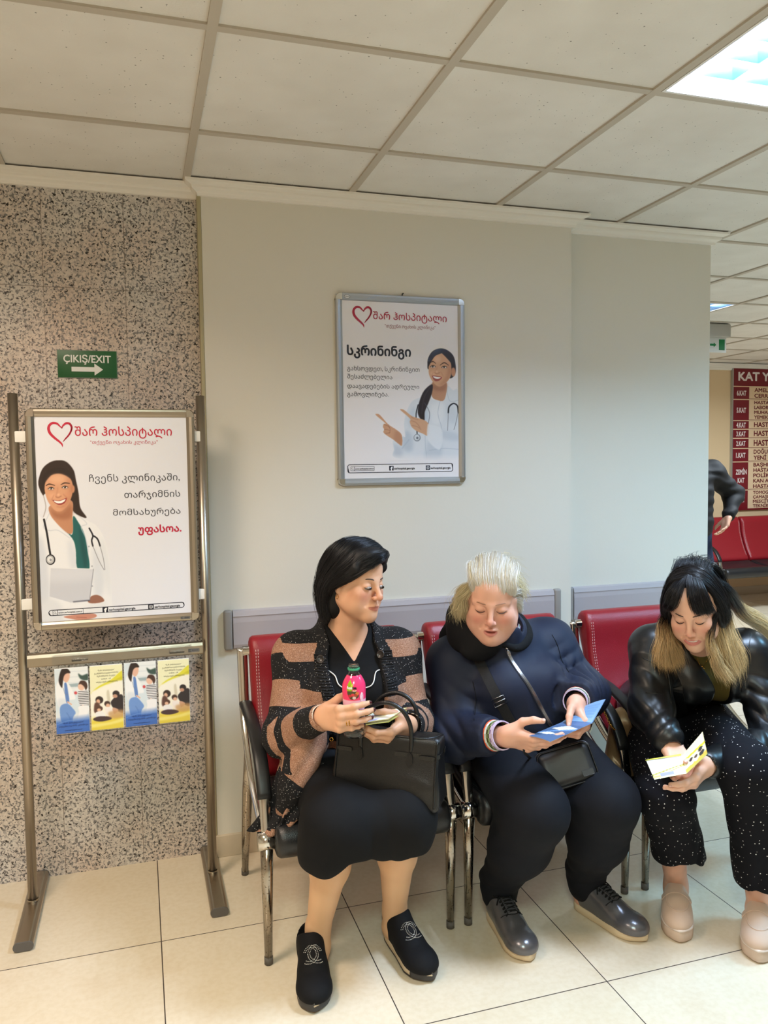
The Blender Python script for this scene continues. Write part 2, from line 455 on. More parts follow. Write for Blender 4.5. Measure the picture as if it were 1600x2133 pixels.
M_BLACK = mat('black_plastic', (18, 18, 20), .42); M_WHITEP = mat('white_plastic', (232, 230, 226), .4)
M_RUBBER = mat('grey_rubber', (96, 92, 88), .7)

# ------------------------------------------------------------------ room
YG, YM, YR, YF, XC, XM, XE = 3.019, 2.974, 3.05, 7.05, .247, 1.751, 2.51
XL, XRR, YB = -3.0, 9.2, -3.2
def struct(name, mb, m, parent=None):
    o = mb.build(name, m, parent); o['kind'] = 'structure'; return o
struct('floor', MB().box(XL-.2, XRR+.2, YB-.2, YF+.2, -.1, 0), M_FLOOR)
LIT = {(2, -1), (5, 4)}
cb = MB(); gb = MB()
i0, i1, j0, j1 = -6, 15, -9, 8
for i in range(i0, i1):
    for j in range(j0, j1+1):
        if (i, j) in LIT: continue
        x, y = GX0+.6*i, GY0+.6*j
        cb.add([(x, y, CEIL+.007), (x+.6, y, CEIL+.007), (x+.6, y+.6, CEIL+.007), (x, y+.6, CEIL+.007)], [(0, 3, 2, 1)])
ceiling = struct('ceiling', cb, M_CEIL)
for i in range(i0, i1+1):
    x = GX0+.6*i; gb.box(x-.0125, x+.0125, GY0+.6*j0, GY0+.6*(j1+1), CEIL, CEIL+.012)
for j in range(j0, j1+2):
    y = GY0+.6*j
    for i in range(i0, i1):
        x = GX0+.6*i; gb.box(x+.0125, x+.5875, y-.012, y+.012, CEIL+.0005, CEIL+.012)
struct('ceiling_grid', gb, M_TBAR, ceiling)
struct('roof_slab', MB().box(XL-.2, XRR+.2, YB-.2, YF+.2, CEIL+.3, CEIL+.4), M_WHITEW)
struct('wall_left', MB().box(XL, XC, YG, YG+.25, 0, CEIL+.3), M_GRAN)
wb = MB(); wb.box(XC, XM, YM, YM+.3, 0, CEIL+.3)
wall_back = struct('wall_back', wb, M_WALL)
struct('wall_right', MB().box(XM, XE, YR, YR+.22, 0, CEIL+.3), M_WALL)
struct('wall_far', MB().box(1.0, XRR, YF, YF+.2, 0, CEIL+.3), M_FARW)
struct('wall_side', MB().box(XRR, XRR+.2, YB, YF, 0, CEIL+.3), M_WHITEW)
struct('wall_front', MB().box(XL, XRR, YB-.2, YB, 0, CEIL+.3), M_WHITEW)
struct('wall_entrance', MB().box(XL-.2, XL, YB, YG+.25, 0, CEIL+.3), M_WHITEW)
struct('wall_inner', MB().box(1.0, 1.2, YR+.25, YF, 0, CEIL+.3), M_WHITEW)
# olive edging strip where the granite meets the painted pier
struct('trim_1', MB().box(XC-.014, XC-.0005, YM-.002, YG-.0005, 0, CEIL-.03, .002), M_OLIVE)
# crown moulding: one profile swept along the wall line
prof = [(0, -.046), (.012, -.046), (.015, -.038), (.018, -.034), (.031, -.028), (.034, -.022), (.035, -.016), (.05, -.011), (.056, -.008), (.058, 0), (0, 0)]
def sweep_wall(path, prof, z):
    n = len(path); vs = []; P = [np.array(p, float) for p in path]
    def nrm(a, b):
        d = (b-a)/np.linalg.norm(b-a); return np.array([d[1], -d[0]])      # right-hand side of travel
    for i in range(n):
        if i == 0: o = nrm(P[0], P[1])
        elif i == n-1: o = nrm(P[-2], P[-1])
        else:
            a, b = nrm(P[i-1], P[i]), nrm(P[i], P[i+1]); o = (a+b)/(1+a@b)
        for d, h in prof: vs.append((P[i][0]+o[0]*d, P[i][1]+o[1]*d, z+h))
    m = len(prof); f = []
    for i in range(n-1):
        for q in range(m): f.append((i*m+q, (i+1)*m+q, (i+1)*m+(q+1) % m, i*m+(q+1) % m))
    return vs, f
v, f = sweep_wall([(XL, YG), (XC, YG), (XC, YM), (XM, YM), (XM, YR), (XE, YR), (XE, YR+.22)], prof, CEIL)
struct('trim_2', MB().add(v, f), M_CROWN)
v, f = sweep_wall([(1.2, YF), (XRR, YF)], [(d*1.25, h*1.4) for d, h in prof], CEIL)
struct('trim_3', MB().add(v, f), M_CROWN)
struct('baseboard_back', MB().box(XC-.011, XM+.001, YM-.011, YM+.05, 0, .083, .002), M_BASE)
struct('baseboard_right', MB().box(XM+.001, XE, YR-.011, YR+.05, 0, .083, .002), M_BASE)
struct('baseboard_far', MB().box(1.2, XRR, YF-.012, YF+.05, 0, .09, .002), M_BASE)

# ------------------------------------------------------------------ recessed louvre lights
M_LOUV = mat('louvre_mirror', (196, 222, 244), .22, 1.0); M_TRAY = mat('lamp_tray', (214, 232, 248), .4)
M_TUBE = mat('lamp_tube', (255, 255, 255), .4)
_b = M_TUBE.node_tree.nodes['Principled BSDF']; _b.inputs['Emission Color'].default_value = (.82, .93, 1, 1); _b.inputs['Emission Strength'].default_value = 9
def ceiling_light(i, j, label):
    x, y = GX0+.6*i, GY0+.6*j
    t = thing('ceiling_light', label, 'ceiling light', (x+.3, y+.3, CEIL), group='recessed louvre ceiling lights')
    a, b = .0145, .5855; fr = MB()
    for (p, q, r, s_) in ((a, b, a, a+.009), (a, b, b-.009, b), (a, a+.009, a+.009, b-.009), (b-.009, b, a+.009, b-.009)): fr.box(x+p, x+q, y+r, y+s_, CEIL-.001, CEIL+.05)
    fr.build('frame', M_WHITEP, t)
    tr = MB(); tr.box(x+a, x+b, y+a, y+b, CEIL+.1, CEIL+.105)
    for (p, q, r, s_) in ((a-.002, a, a, b), (b, b+.002, a, b), (a, b, a-.002, a), (a, b, b, b+.002)): tr.box(x+p, x+q, y+r, y+s_, CEIL+.05, CEIL+.105)
    tr.build('tray', M_TRAY, t)
    lo = MB(); c0, c1 = a+.01, b-.01; w = (c1-c0)/4
    for k in range(5):                                               # long V-shaped blades between the tubes
        px = x+c0+w*k; lo.add([(px-.006, y+c0, CEIL+.048), (px, y+c0, CEIL+.001), (px+.006, y+c0, CEIL+.048), (px-.006, y+c1, CEIL+.048), (px, y+c1, CEIL+.001), (px+.006, y+c1, CEIL+.048)], [(0, 1, 4, 3), (1, 2, 5, 4)])
    for k in range(1, 6):
        py = y+c0+(c1-c0)*k/6; lo.add([(x+c0, py-.005, CEIL+.046), (x+c0, py, CEIL+.003), (x+c0, py+.005, CEIL+.046), (x+c1, py-.005, CEIL+.046), (x+c1, py, CEIL+.003), (x+c1, py+.005, CEIL+.046)], [(0, 3, 4, 1), (1, 4, 5, 2)])
    lo.build('louvre', M_LOUV, t)
    for k in range(4):
        px = x+c0+w*(k+.5); MB().tube([(px, y+c0+.005, CEIL+.075), (px, y+c1-.005, CEIL+.075)], .013, 12).build('tube', M_TUBE, t)
    return t
ceiling_light(2, -1, 'bright square louvre light in the ceiling grid at upper right, nearest the viewer')
ceiling_light(5, 4, 'small far louvre light in the ceiling beyond the wall end above the exit box')

# ------------------------------------------------------------------ wall guards
M_GUARD = mat('guard_grey', (176, 168, 170), .45); M_GUARDE = mat('guard_end_grey', (150, 144, 138), .5)
def wall_guard(x0, x1, y, z0, z1, label):
    t = thing('wall_guard', label, 'wall guard', ((x0+x1)/2, y, z0), group='grey wall guards')
    d = .026; h = z1-z0
    pr = [(0, 0), (-.012, 0), (-.022, .006), (-d, .018), (-d, h-.045), (-.024, h-.03), (-.024, h-.026), (-d, h-.022), (-.02, h-.004), (-.01, h), (0, h)]
    vs = [(x, y+a, z0+b) for x in (x0+.034, x1-.034) for a, b in pr]; n = len(pr)
    MB().add(vs, [(i, (i+1) % n, (i+1) % n+n, i+n) for i in range(n)]+[tuple(range(n)), tuple(range(2*n-1, n-1, -1))], False).build('rail', M_GUARD, t)
    for xa, xb in ((x0, x0+.032), (x1-.032, x1)): MB().box(xa, xb, y-d-.001, y, z0-.002, z1+.002, .009).build('end_cap', M_GUARDE, t)
wall_guard(.288, 1.692, YM, .79, .936, 'grey plastic wall guard behind the two left chairs')
wall_guard(1.764, 2.49, YR, .78, .925, 'grey plastic wall guard behind the rightmost red chair')

# ------------------------------------------------------------------ waiting chairs
def leather(name, rgb, rough=.36):
    m = mat(name, rgb, rough, spec=.5); k = NT(m); tc = k.new('ShaderNodeTexCoord')
    v = k.new('ShaderNodeTexVoronoi'); v.inputs['Scale'].default_value = 420; k.link(tc.outputs['Object'], v.inputs['Vector'])
    n = k.new('ShaderNodeTexNoise'); n.inputs['Scale'].default_value = 14; k.link(tc.outputs['Object'], n.inputs['Vector'])
    bp = k.new('ShaderNodeBump'); bp.inputs['Strength'].default_value = .28; bp.inputs['Distance'].default_value = .0012
    k.link(mathn(k, 'ADD', v.outputs['Distance'], mathn(k, 'MULTIPLY', n.outputs[0], 1.2)), bp.inputs['Height']); k.link(bp.outputs[0], k.b.inputs['Normal'])
    return m
M_RED = leather('red_leatherette', (138, 18, 30), .36); M_SEAT = leather('black_leatherette', (24, 25, 28), .36)
M_THREAD = mat('pale_thread', (226, 190, 188), .6)
def make_worn():
    m = mat('worn_chrome', (176, 168, 156), .2, 1.0); k = NT(m); tc = k.new('ShaderNodeTexCoord')
    n = k.new('ShaderNodeTexNoise'); n.inputs['Scale'].default_value = 150; n.inputs['Detail'].default_value = 4; k.link(tc.outputs['Object'], n.inputs['Vector'])
    r = ramp(k, n.outputs[0], [(.58, (172, 164, 152)), (.70, (104, 86, 66))]); k.link(r.outputs[0], k.b.inputs['Base Color'])
    r2 = ramp(k, n.outputs[0], [(.58, .18), (.70, .5)]); k.link(r2.outputs[0], k.b.inputs['Roughness']); return m
M_WORN = make_worn()
def pad_profile(kind):
    """closed (y, z) outline of the padded shell, chair space: y=0 rear-leg line, -y to the front"""
    if kind == 'back': c = crom([(-.09, .846), (-.118, .74), (-.150, .64), (-.195, .54), (-.235, .475)], 6)      # centre line, top to bottom
    else: c = crom([(-.285, .43), (-.36, .412), (-.45, .402), (-.53, .398), (-.575, .388)], 6)
    c = [np.array(p) for p in c]; n = len(c); up = []; lo = []
    for i, p in enumerate(c):
        t = c[min(i+1, n-1)]-c[max(i-1, 0)]; t /= np.linalg.norm(t); nr = np.array([-t[1], t[0]])
        s = i/(n-1)
        w = (.034+.012*math.exp(-((s-.06)/.12)**2)) if kind == 'back' else (.034+.024*math.exp(-((s-1)/.22)**2))
        if kind == 'back': nr = nr if nr[0] < 0 else -nr
        else: nr = nr if nr[1] > 0 else -nr
        up.append(p+nr*w*(1 if kind == 'back' else .85)); lo.append(p-nr*w*.9)
    def capround(a, b, cc, tdir):
        r = np.linalg.norm(a-b)/2; mid = (a+b)/2; e = (a-b)/np.linalg.norm(a-b)
        return [mid+e*r*math.cos(q)+tdir*r*math.sin(q) for q in np.linspace(0, PI, 8)[1:-1]]
    t1 = c[-1]-c[-2]; t1 /= np.linalg.norm(t1); t0 = c[0]-c[1]; t0 /= np.linalg.norm(t0)
    return up+capround(up[-1], lo[-1], c[-1], t1)+lo[::-1]+capround(lo[0], up[0], c[0], t0)
def pad_mesh(kind, half, tuck=.018):
    pr = pad_profile(kind); cen = np.mean(pr, 0); n = len(pr); mb = MB(); vs = []
    xs = [(-half, .80), (-half+.004, .93), (-half+.012, 1.0), (-half+.03, 1.012)]+[(x, 1.012) for x in np.linspace(-half+.06, half-.06, 8)]+[(half-.03, 1.012), (half-.012, 1.0), (half-.004, .93), (half, .80)]
    # inset is along the outline's normal so that the long pad keeps its length
    P = np.array(pr); T = np.roll(P, -1, 0)-np.roll(P, 1, 0); T /= np.linalg.norm(T, axis=1)[:, None]; N = np.column_stack([T[:, 1], -T[:, 0]])
    if ((P-cen)*N).sum() < 0: N = -N
    for x, s in xs:
        q = P+N*(s-1)*.09
        vs += [(x, a, b) for a, b in q]
    m = len(xs)
    f = [(i*n+q, (i+1)*n+q, (i+1)*n+(q+1) % n, i*n+(q+1) % n) for i in range(m-1) for q in range(n)]
    f += [tuple(range(n)), tuple((m-1)*n+q for q in range(n-1, -1, -1))]
    mb.add(vs, f, True); return mb, P, N
def stitches(kind, half, sx):
    pr = np.array(pad_profile(kind)); k = 25; cen = pr.mean(0); mb = MB()
    line = pr[:24]; T = np.gradient(line, axis=0); T /= np.linalg.norm(T, axis=1)[:, None]; N = np.column_stack([T[:, 1], -T[:, 0]])
    if ((line-cen)*N).sum() < 0: N = -N
    d = np.r_[0, np.cumsum(np.linalg.norm(np.diff(line, axis=0), axis=1))]
    for off in (.017, .025):
            for s in np.arange(.01, d[-1]-.01, .011):
                a = [np.interp(s, d, line[:, q]+N[:, q]*.0012) for q in (0, 1)]; b = [np.interp(s+.007, d, line[:, q]+N[:, q]*.0012) for q in (0, 1)]
                mb.tube([(sx*(half-off), *a), (sx*(half-off), *b)], .0011, 5)
    return mb
BLADE_BACK = crom([(-.072, .842), (-.088, .74), (-.118, .63), (-.21, .53), (-.33, .45), (-.47, .405), (-.548, .386)], 6)
BLADE_ARM = crom([(-.112, .655), (-.19, .652), (-.33, .636), (-.45, .592), (-.52, .515), (-.548, .43), (-.556, .388)], 6)
def side_frame(x, t):
    f = part_empty('side_frame', t)
    def blade(pts, w, th): return MB().tube([(x, a, b) for a, b in pts], w, 14, flat=th/w, up=(1, 0, 0))
    blade(BLADE_BACK, .018, .0085).build('back_blade', M_CHROME, f, world=False)
    blade(BLADE_ARM, .0165, .0075).build('arm_blade', M_CHROME, f, world=False)
    n = len(BLADE_ARM); pts = BLADE_ARM[2:int(n*.745)]
    MB().tube([(x, a-.004*0, b+.010) for a, b in pts], .0215, 14, flat=.5, up=(1, 0, 0), square=.35).build('armrest_pad', M_BLACK, f, world=False)
    MB().tube([(x, -.552, .372), (x, -.548, .25), (x, -.542, .02)], [.0195, .0165, .0115], 14).build('front_leg', M_WORN, f, world=False)
    MB().tube([(x, -.21, .53), (x, -.13, .36), (x, -.06, .18), (x, -.006, .02)], [.017, .018, .0155, .0115], 14).build('rear_leg', M_WORN, f, world=False)
    for y in (-.541, 0): MB().tube([(x, y, .001), (x, y, .024)], .0128, 12).build('foot_cap', M_RUBBER, f, world=False)
    MB().tube([(x-.026 if x < 0 else x-.02, -.556, .382), (x+.02 if x < 0 else x+.026, -.556, .382)], .0265, 24).build('front_sleeve', M_CHROME, f, world=False)
def chair(loc, label, seats=1, arms=(True, True), group='red backed waiting chairs in the front row', name='waiting_chair', half=.268, span=.586):
    t = thing(name, label, 'chair', loc, 0, group)
    W_ = span*seats/2
    for k in range(seats):
        cx = (k-(seats-1)/2)*span
        for kind, m, nm in (('back', M_RED, 'backrest'), ('seat', M_SEAT, 'seat')):
            mb, _, _ = pad_mesh(kind, half); mb.v = [(a+cx, b, c) for a, b, c in mb.v]
            o = mb.build(nm, m, t, world=False)
            for sx in (-1, 1):
                st = stitches(kind, half, sx); st.v = [(a+cx, b, c) for a, b, c in st.v]
                st.build('stitching', M_THREAD if kind == 'back' else M_BLACK, o, world=False)
    MB().tube([(-W_+.004, -.085, .836), (W_-.004, -.085, .836)], .016, 16).build('top_rail', M_CHROME, t, world=False)
    MB().tube([(-W_+.004, -.556, .382), (W_-.004, -.556, .382)], .0225, 20).build('front_rail', M_CHROME, t, world=False)
    for sgn, on in zip((-1, 1), arms):
        if on: side_frame(sgn*(W_-.004), t)
    return t
ch1 = chair((.616, 2.81, 0), 'red backed waiting chair under the woman in the striped cardigan, leftmost of the front row')
chair((1.255, 2.81, 0), 'red backed waiting chair under the woman in the navy jacket, middle of the front row')
chair((1.914, 2.81, 0), 'red backed waiting chair under the woman in the leather jacket, with wide bare red back')
chair((5.872+.586, 6.78, 0), 'row of joined red seats against the far peach wall below the red board', 4, (True, True), None, 'waiting_bench', .285)
# ------------------------------------------------------------------ posters and signs
M_PRINT = mat_attr('printed_ink', .26, spec=.5); M_SHEET = mat('poster_paper', (228, 230, 240), .26, spec=.5)
M_SHEETW = mat('wall_poster_paper', (238, 236, 240), .26, spec=.5)
M_INK = mat_attr('flat_ink', .45, spec=.3)
def snap_frame(x0, x1, yb, z0, z1, t, m_rail, prof=.027, th=.014):
    """aluminium snap frame, back plane at y=yb, front towards -y"""
    r = .022
    for nm, b in (('rail', (x0+r, x1-r, z1-prof, z1)), ('rail', (x0+r, x1-r, z0, z0+prof)), ('rail', (x0, x0+prof, z0+r, z1-r)), ('rail', (x1-prof, x1, z0+r, z1-r))):
        xa, xb, za, zb = b; hor = xb-xa > zb-za
        pr = [(0, 0), (0, th*.7), (.003, th*.95), (.009, th), (.018, th*.92), (prof-.002, th*.55), (prof, th*.4), (prof, 0)]
        mb = MB(); vs = []
        for e in (0, 1):
            for d, h in pr:
                if hor: vs.append(((xa, xb)[e], yb-h, zb-d if zb > (z0+z1)/2 else za+d))
                else: vs.append((xa+d if xa < (x0+x1)/2 else xb-d, yb-h, (za, zb)[e]))
        n = len(pr); mb.add(vs, [(i, (i+1) % n, (i+1) % n+n, i+n) for i in range(n)]+[tuple(range(n)), tuple(range(2*n-1, n-1, -1))])
        mb.build(nm, m_rail, t)
    for sx, cx in ((1, x0), (-1, x1)):
        for sz, cz in ((1, z0), (-1, z1)):
            arc = [(r-r*math.cos(a), r-r*math.sin(a)) for a in np.linspace(0, PI/2, 9)]
            poly = arc+[(r+.006, 0), (r+.006, prof), (prof, prof), (prof, r+.006), (0, r+.006)]
            P = [(cx+sx*a, cz+sz*b) for a, b in poly]; 
            mb = MB(); n = len(P)
            inn = [((p[0]-cx-sx*.015)*.82+cx+sx*.015, (p[1]-cz-sz*.015)*.82+cz+sz*.015) for p in P]
            vs = [(a, yb, b) for a, b in P]+[(a, yb-th*.8, b) for a, b in P]+[(a, yb-th*1.08, b) for a, b in inn]
            mb.add(vs, [(i, (i+1) % n, (i+1) % n+n, i+n) for i in range(n)]+[(i+n, (i+1) % n+n, (i+1) % n+2*n, i+2*n) for i in range(n)]+[tuple(range(3*n-1, 2*n-1, -1)), tuple(range(n))])
            mb.build('corner_piece', M_CHROME, t)
class Sheet:
    def __init__(s, corners, x0, x1, z0, z1, y):
        s.h = homog(corners); s.x0, s.z0, s.w, s.hh, s.y = x0, z0, x1-x0, z1-z0, y
        s.flat = Flat((x0, y, z0), (1, 0, 0), (0, 0, 1), (0, -1, 0))
    def L(s, x, y): u, v = s.h(x, y); return (u*s.w, v*s.hh)
    def world(s, x, y): a, b = s.L(x, y); return (s.x0+a, s.y-.0003, s.z0+b)
    def text(s, body, x0, yt, x1, yb, col=(60, 60, 66), bold=0.0, lift=.0007):
        a = s.L(x0, yb); b = s.L(x0, yt); c = s.L(x1, yb); v, f = text_geo(body); mn, mx = v.min(0), v.max(0)
        for k, d in enumerate(bold_shifts(bold)): s.flat.raw((v-mn+np.array(d))/(mx-mn)*np.array([c[0]-a[0], b[1]-a[1]])+np.array(a), f, col, lift+k*.00003)
    def pts(s, P): return [s.L(*p) for p in P]
    def heart(s, x0, y0, x1, y1, col):
        w, h = x1-x0, y1-y0
        L1 = [(.60, .22), (.50, .14), (.38, .03), (.20, .0), (.06, .09), (.02, .24), (.08, .42), (.25, .6), (.45, .76), (.57, .88), (.60, 1.0)]
        R1 = [(.57, .24), (.63, .11), (.76, .02), (.9, .04), (.985, .17), (.96, .34), (.85, .52), (.72, .66), (.62, .78)]
        wl = [.02, .05, .075, .09, .09, .1, .1, .09, .075, .06, .01]; wr = [.015, .06, .085, .085, .075, .065, .06, .05, .01]
        for P, W_ in ((L1, wl), (R1, wr)):
            q = [s.L(x0+a*w, y0+b*h) for a, b in crom(P, 6)]; n = len(q)
            ww = np.interp(np.linspace(0, 1, n), np.linspace(0, 1, len(W_)), W_)*w/1000*s.hh*.75
            s.flat.stroke(q, list(ww*1.02), col, .0007)
        # dry-brush streaks
        for k in range(3):
            q = [s.L(x0+(a-.02*k+.03)*w, y0+(b+.025*k-.03)*h) for a, b in crom(R1[3:], 5)]; s.flat.stroke(q, [.0008]*(len(q)-1)+[.0001], col, .0007)
    def contact_bar(s, xl, yt, xr, yb, xs, rows):
        ink = (36, 38, 52)
        a = s.L(xl, yb); b = s.L(xr, yt); s.flat.rrect(a[0], a[1], b[0], b[1], .008, .0024, ink)
        s.flat.stroke([(a[0]+.004, a[1]+.001), (a[0]-.001, b[1]-.006)], [.004, .002], ink); s.flat.stroke([(b[0]-.003, b[1]-.001), (b[0]+.001, a[1]+.006)], [.004, .002], ink)
        hb = b[1]-a[1]; zc = (a[1]+b[1])/2; W_ = b[0]-a[0]
        s.flat.rrect(a[0]+.012, zc-.008, a[0]+W_*.245, zc+.008, .002, .0012, ink); s.flat.rect(a[0]+.026, zc-.008, a[0]+.0275, zc+.008, ink)
        s.flat.stroke([(a[0]+.018+.003*math.cos(q), zc+.001+.003*math.sin(q)) for q in np.linspace(0, 2*PI, 12)], .0008, ink); s.flat.stroke([(a[0]+.020, zc-.001), (a[0]+.023, zc-.004)], .0009, ink)
        s.flat.text('www.sarhospital.com.tr', a[0]+.029, zc-.003, a[0]+W_*.24, None, ink, .02)
        for fx, kind in ((xs[0], 'f'), (xs[1], 'c')):
            x = a[0]+W_*fx; s.flat.poly([(x, zc-.009), (x+.018, zc-.009), (x+.018, zc+.009), (x, zc+.009)], ink, .0006)
            if kind == 'f': s.flat.text('f', x+.006, zc-.008, x+.0135, .019, (245, 245, 248), .05, .0009)
            else:
                s.flat.rrect(x+.004, zc-.005, x+.014, zc+.005, .003, .0012, (240, 240, 245), .0009); s.flat.stroke([(x+.009+.0025*math.cos(q), zc+.0025*math.sin(q)) for q in np.linspace(0, 2*PI, 12)], .001, (240, 240, 245), .0009)
            s.flat.text('sarhospital.georgia', x+.021, zc-.005, x+.021+W_*.195, None, ink, .022)
    def lettering(s, parent, name='lettering'): return s.flat.build(name, M_INK, parent)
RED = (196, 44, 68); GREY = (70, 70, 78); SKINP = (206, 152, 118)

# ---- free-standing display
stand = thing('display_stand', 'free-standing steel display with a poster frame, crossbar and leaflet holder before the granite wall', 'display stand', (-.082, 2.81, 0))
for x in (-.377, .213):
    MB().tube([(x, 2.81, .028), (x, 2.81, 1.714)], .0155, 24).build('pole', M_STEEL, stand)
    pr = [(-.029+.014*(1-math.cos(a)), .014+.014*math.sin(a)) for a in np.linspace(-PI/2, PI/2, 9)]
    sec = [(-.029+.014-.014*math.cos(a-PI/2+PI/2), .014) for a in ()]
    outl = [(.015*1+.014*math.sin(a), .014-.014*math.cos(a)) for a in np.linspace(0, PI, 10)]+[(-.015-.014*math.sin(a), .014+.014*math.cos(a)) for a in np.linspace(0, PI, 10)]
    MB().prism(outl, (x, 2.566, .002), (1, 0, 0), (0, 0, 1), (0, .446, 0), False).build('foot', M_STEEL, stand)
    for y in (2.5615, 3.0115): MB().prism([(a*1.02, (b-.014)*1.02+.014) for a, b in outl], (x, y, .002), (1, 0, 0), (0, 0, 1), (0, .005, 0)).build('foot_cap', M_RUBBER, stand)
    MB().lathe([(.0165, 0), (.0175, .004), (.0165, .009)], (x, 2.81, .028), 24).build('pole_collar', M_STEEL, stand)
    for z in (1.575, 1.03): MB().box(*(sorted((x, x+(.040 if x < 0 else -.028)))), 2.795, 2.808, z-.018, z+.018, .002).build('clamp', M_WHITEP, stand)
FX0, FX1, FZ0, FZ1 = -.3405, .1900, .9425, 1.6655
pf = part_empty('poster_frame', stand)
snap_frame(FX0, FX1, 2.795, FZ0, FZ1, pf, M_STEEL)
MB().box(FX0+.004, FX1-.004, 2.7925, 2.797, FZ0+.004, FZ1-.004).build('backing', M_STEEL, pf)
sh = Sheet([(243, 160), (1293, 180), (1330, 1545), (275, 1590)], FX0+.0255, FX1-.0255, FZ0+.0255, FZ1-.0255, 2.791)
MB().box(FX0+.012, FX1-.012, 2.791, 2.7924, FZ0+.012, FZ1-.012).build('poster_sheet', M_SHEET, pf)
sh.text('შარ ჰოსპიტალი', 525, 232, 1193, 316, RED, .008); sh.text('"თქვენი ოჯახის კლინიკა"', 630, 329, 1095, 362, (190, 78, 92))
sh.heart(342, 207, 505, 372, RED)
sh.text('ჩვენს კლინიკაში,', 620, 562, 1247, 630, GREY); sh.text('თარჯიმნის', 862, 680, 1250, 744, GREY)
sh.text('მომსახურება', 783, 805, 1252, 864, GREY); sh.text('უფასოა.', 958, 922, 1257, 990, (190, 36, 66), .03)
sh.contact_bar(328, 1468, 1275, 1543, (.385, .725), None)
sh.lettering(pf)
B0 = (228, 230, 240)
cv = Canvas((262, 445, 800, 1590), 269, 572, B0)
coat = cv.fill([(240, 900), (300, 858), (347, 812), (400, 905), (490, 1000), (520, 960), (495, 812), (600, 880), (660, 912), (705, 975), (742, 1090), (762, 1250), (770, 1440), (735, 1600), (240, 1610)], (234, 236, 243), soft=2)
for P, c, a in (([(262, 1000), (300, 1040), (335, 1300), (330, 1420), (262, 1420)], (206, 212, 226), .8), ([(640, 1080), (690, 1150), (720, 1300), (690, 1420), (645, 1400)], (212, 218, 230), .8), ([(470, 1010), (520, 1100), (530, 1205), (480, 1200)], (214, 219, 230), .8), ([(700, 1000), (745, 1120), (765, 1290), (755, 1420), (720, 1300), (690, 1120)], (222, 226, 235), .9), ([(640, 1430), (740, 1480), (735, 1590), (560, 1590)], (226, 229, 236), .8), ([(262, 1420), (400, 1450), (420, 1590), (262, 1590)], (214, 218, 228), .7)):
    cv.fill(P, c, a, 14, clip=coat)
cv.fill([(392, 885), (470, 962), (500, 968), (505, 850), (540, 890), (582, 975), (602, 1090), (612, 1222), (532, 1216), (520, 1080), (495, 1000)], (34, 98, 98), soft=2)
cv.fill([(545, 930), (575, 1000), (600, 1150), (585, 1215), (560, 1100)], (24, 74, 78), .7, 8)
cv.line([(347, 815), (330, 850), (300, 920), (340, 945), (400, 945), (480, 1000)], 5, (200, 206, 220), .9, 2)
cv.line([(500, 815), (560, 860), (600, 905), (560, 925), (590, 1000), (610, 1100)], 5, (202, 208, 222), .9, 2)
# hair behind, neck, face
cv.fill([(300, 700), (272, 640), (272, 590), (298, 520), (345, 478), (400, 462), (462, 472), (512, 530), (528, 600), (545, 690), (556, 790), (598, 858), (560, 852), (505, 812), (490, 740), (330, 690)], (52, 40, 36), soft=2)
cv.line([(300, 690), (318, 780), (300, 850)], 4, (96, 76, 66), .6, 2)
cv.fill([(352, 770), (346, 830), (400, 905), (470, 968), (502, 955), (500, 850), (494, 740)], (196, 140, 108), soft=2)
cv.fill([(352, 790), (380, 815), (430, 822), (490, 770), (497, 850), (440, 870), (370, 850)], (160, 104, 78), .75, 10)
face = cv.fill([(312, 640), (325, 580), (362, 548), (430, 545), (488, 580), (506, 640), (500, 700), (474, 765), (434, 806), (402, 814), (372, 798), (336, 748), (316, 690)], (216, 160, 126), soft=2)
cv.oval(505, 660, 14, 28, (200, 140, 108), 1, 3)
cv.fill([(470, 580), (506, 640), (498, 710), (470, 770), (432, 806), (455, 740), (480, 680)], (184, 122, 92), .7, 14, clip=face)
cv.oval(400, 590, 55, 28, (236, 186, 152), .7, 16, clip=face); cv.oval(365, 705, 24, 18, (234, 176, 142), .7, 10, clip=face); cv.oval(470, 700, 20, 20, (214, 150, 118), .6, 8, clip=face)
cv.fill([(300, 640), (308, 560), (360, 520), (440, 515), (505, 560), (515, 640), (490, 590), (430, 556), (366, 560), (325, 600)], (48, 37, 34), .95, 3)
cv.line([(322, 634), (345, 624), (382, 634)], (5, 9, 4), (58, 40, 34), .9, 1.5); cv.line([(424, 630), (450, 618), (484, 622)], (4, 9, 5), (58, 40, 34), .9, 1.5)
for ex, ey in ((356, 655), (452, 648)):
    cv.oval(ex, ey, 22, 11, (120, 78, 62), .5, 5); cv.oval(ex, ey, 18, 7.5, (238, 232, 228), 1, 1); cv.oval(ex, ey-1, 8, 8, (58, 38, 30), 1, 1); cv.line([(ex-20, ey+1), (ex, ey-9), (ex+20, ey)], 4.5, (36, 24, 22), 1, .8); cv.oval(ex-2, ey-3, 2, 2, (255, 255, 255))
cv.line([(402, 650), (396, 690), (388, 705)], 7, (190, 130, 100), .55, 4); cv.line([(388, 712), (405, 718), (425, 708)], 5, (150, 90, 72), .75, 2.5); cv.oval(406, 698, 10, 8, (240, 190, 158), .7, 4)
cv.line([(375, 700), (358, 735)], 4, (172, 110, 86), .6, 3); cv.line([(440, 695), (468, 725)], 4, (168, 106, 82), .6, 3)
mo = cv.fill([(364, 735), (390, 738), (415, 738), (440, 730), (463, 722), (452, 752), (425, 768), (395, 764)], (150, 62, 60), soft=1.5); cv.fill([(374, 739), (415, 742), (454, 730), (440, 750), (415, 758), (390, 754)], (248, 246, 244), soft=1, clip=mo)
cv.line([(395, 780), (420, 784), (440, 776)], 6, (176, 116, 92), .6, 4)
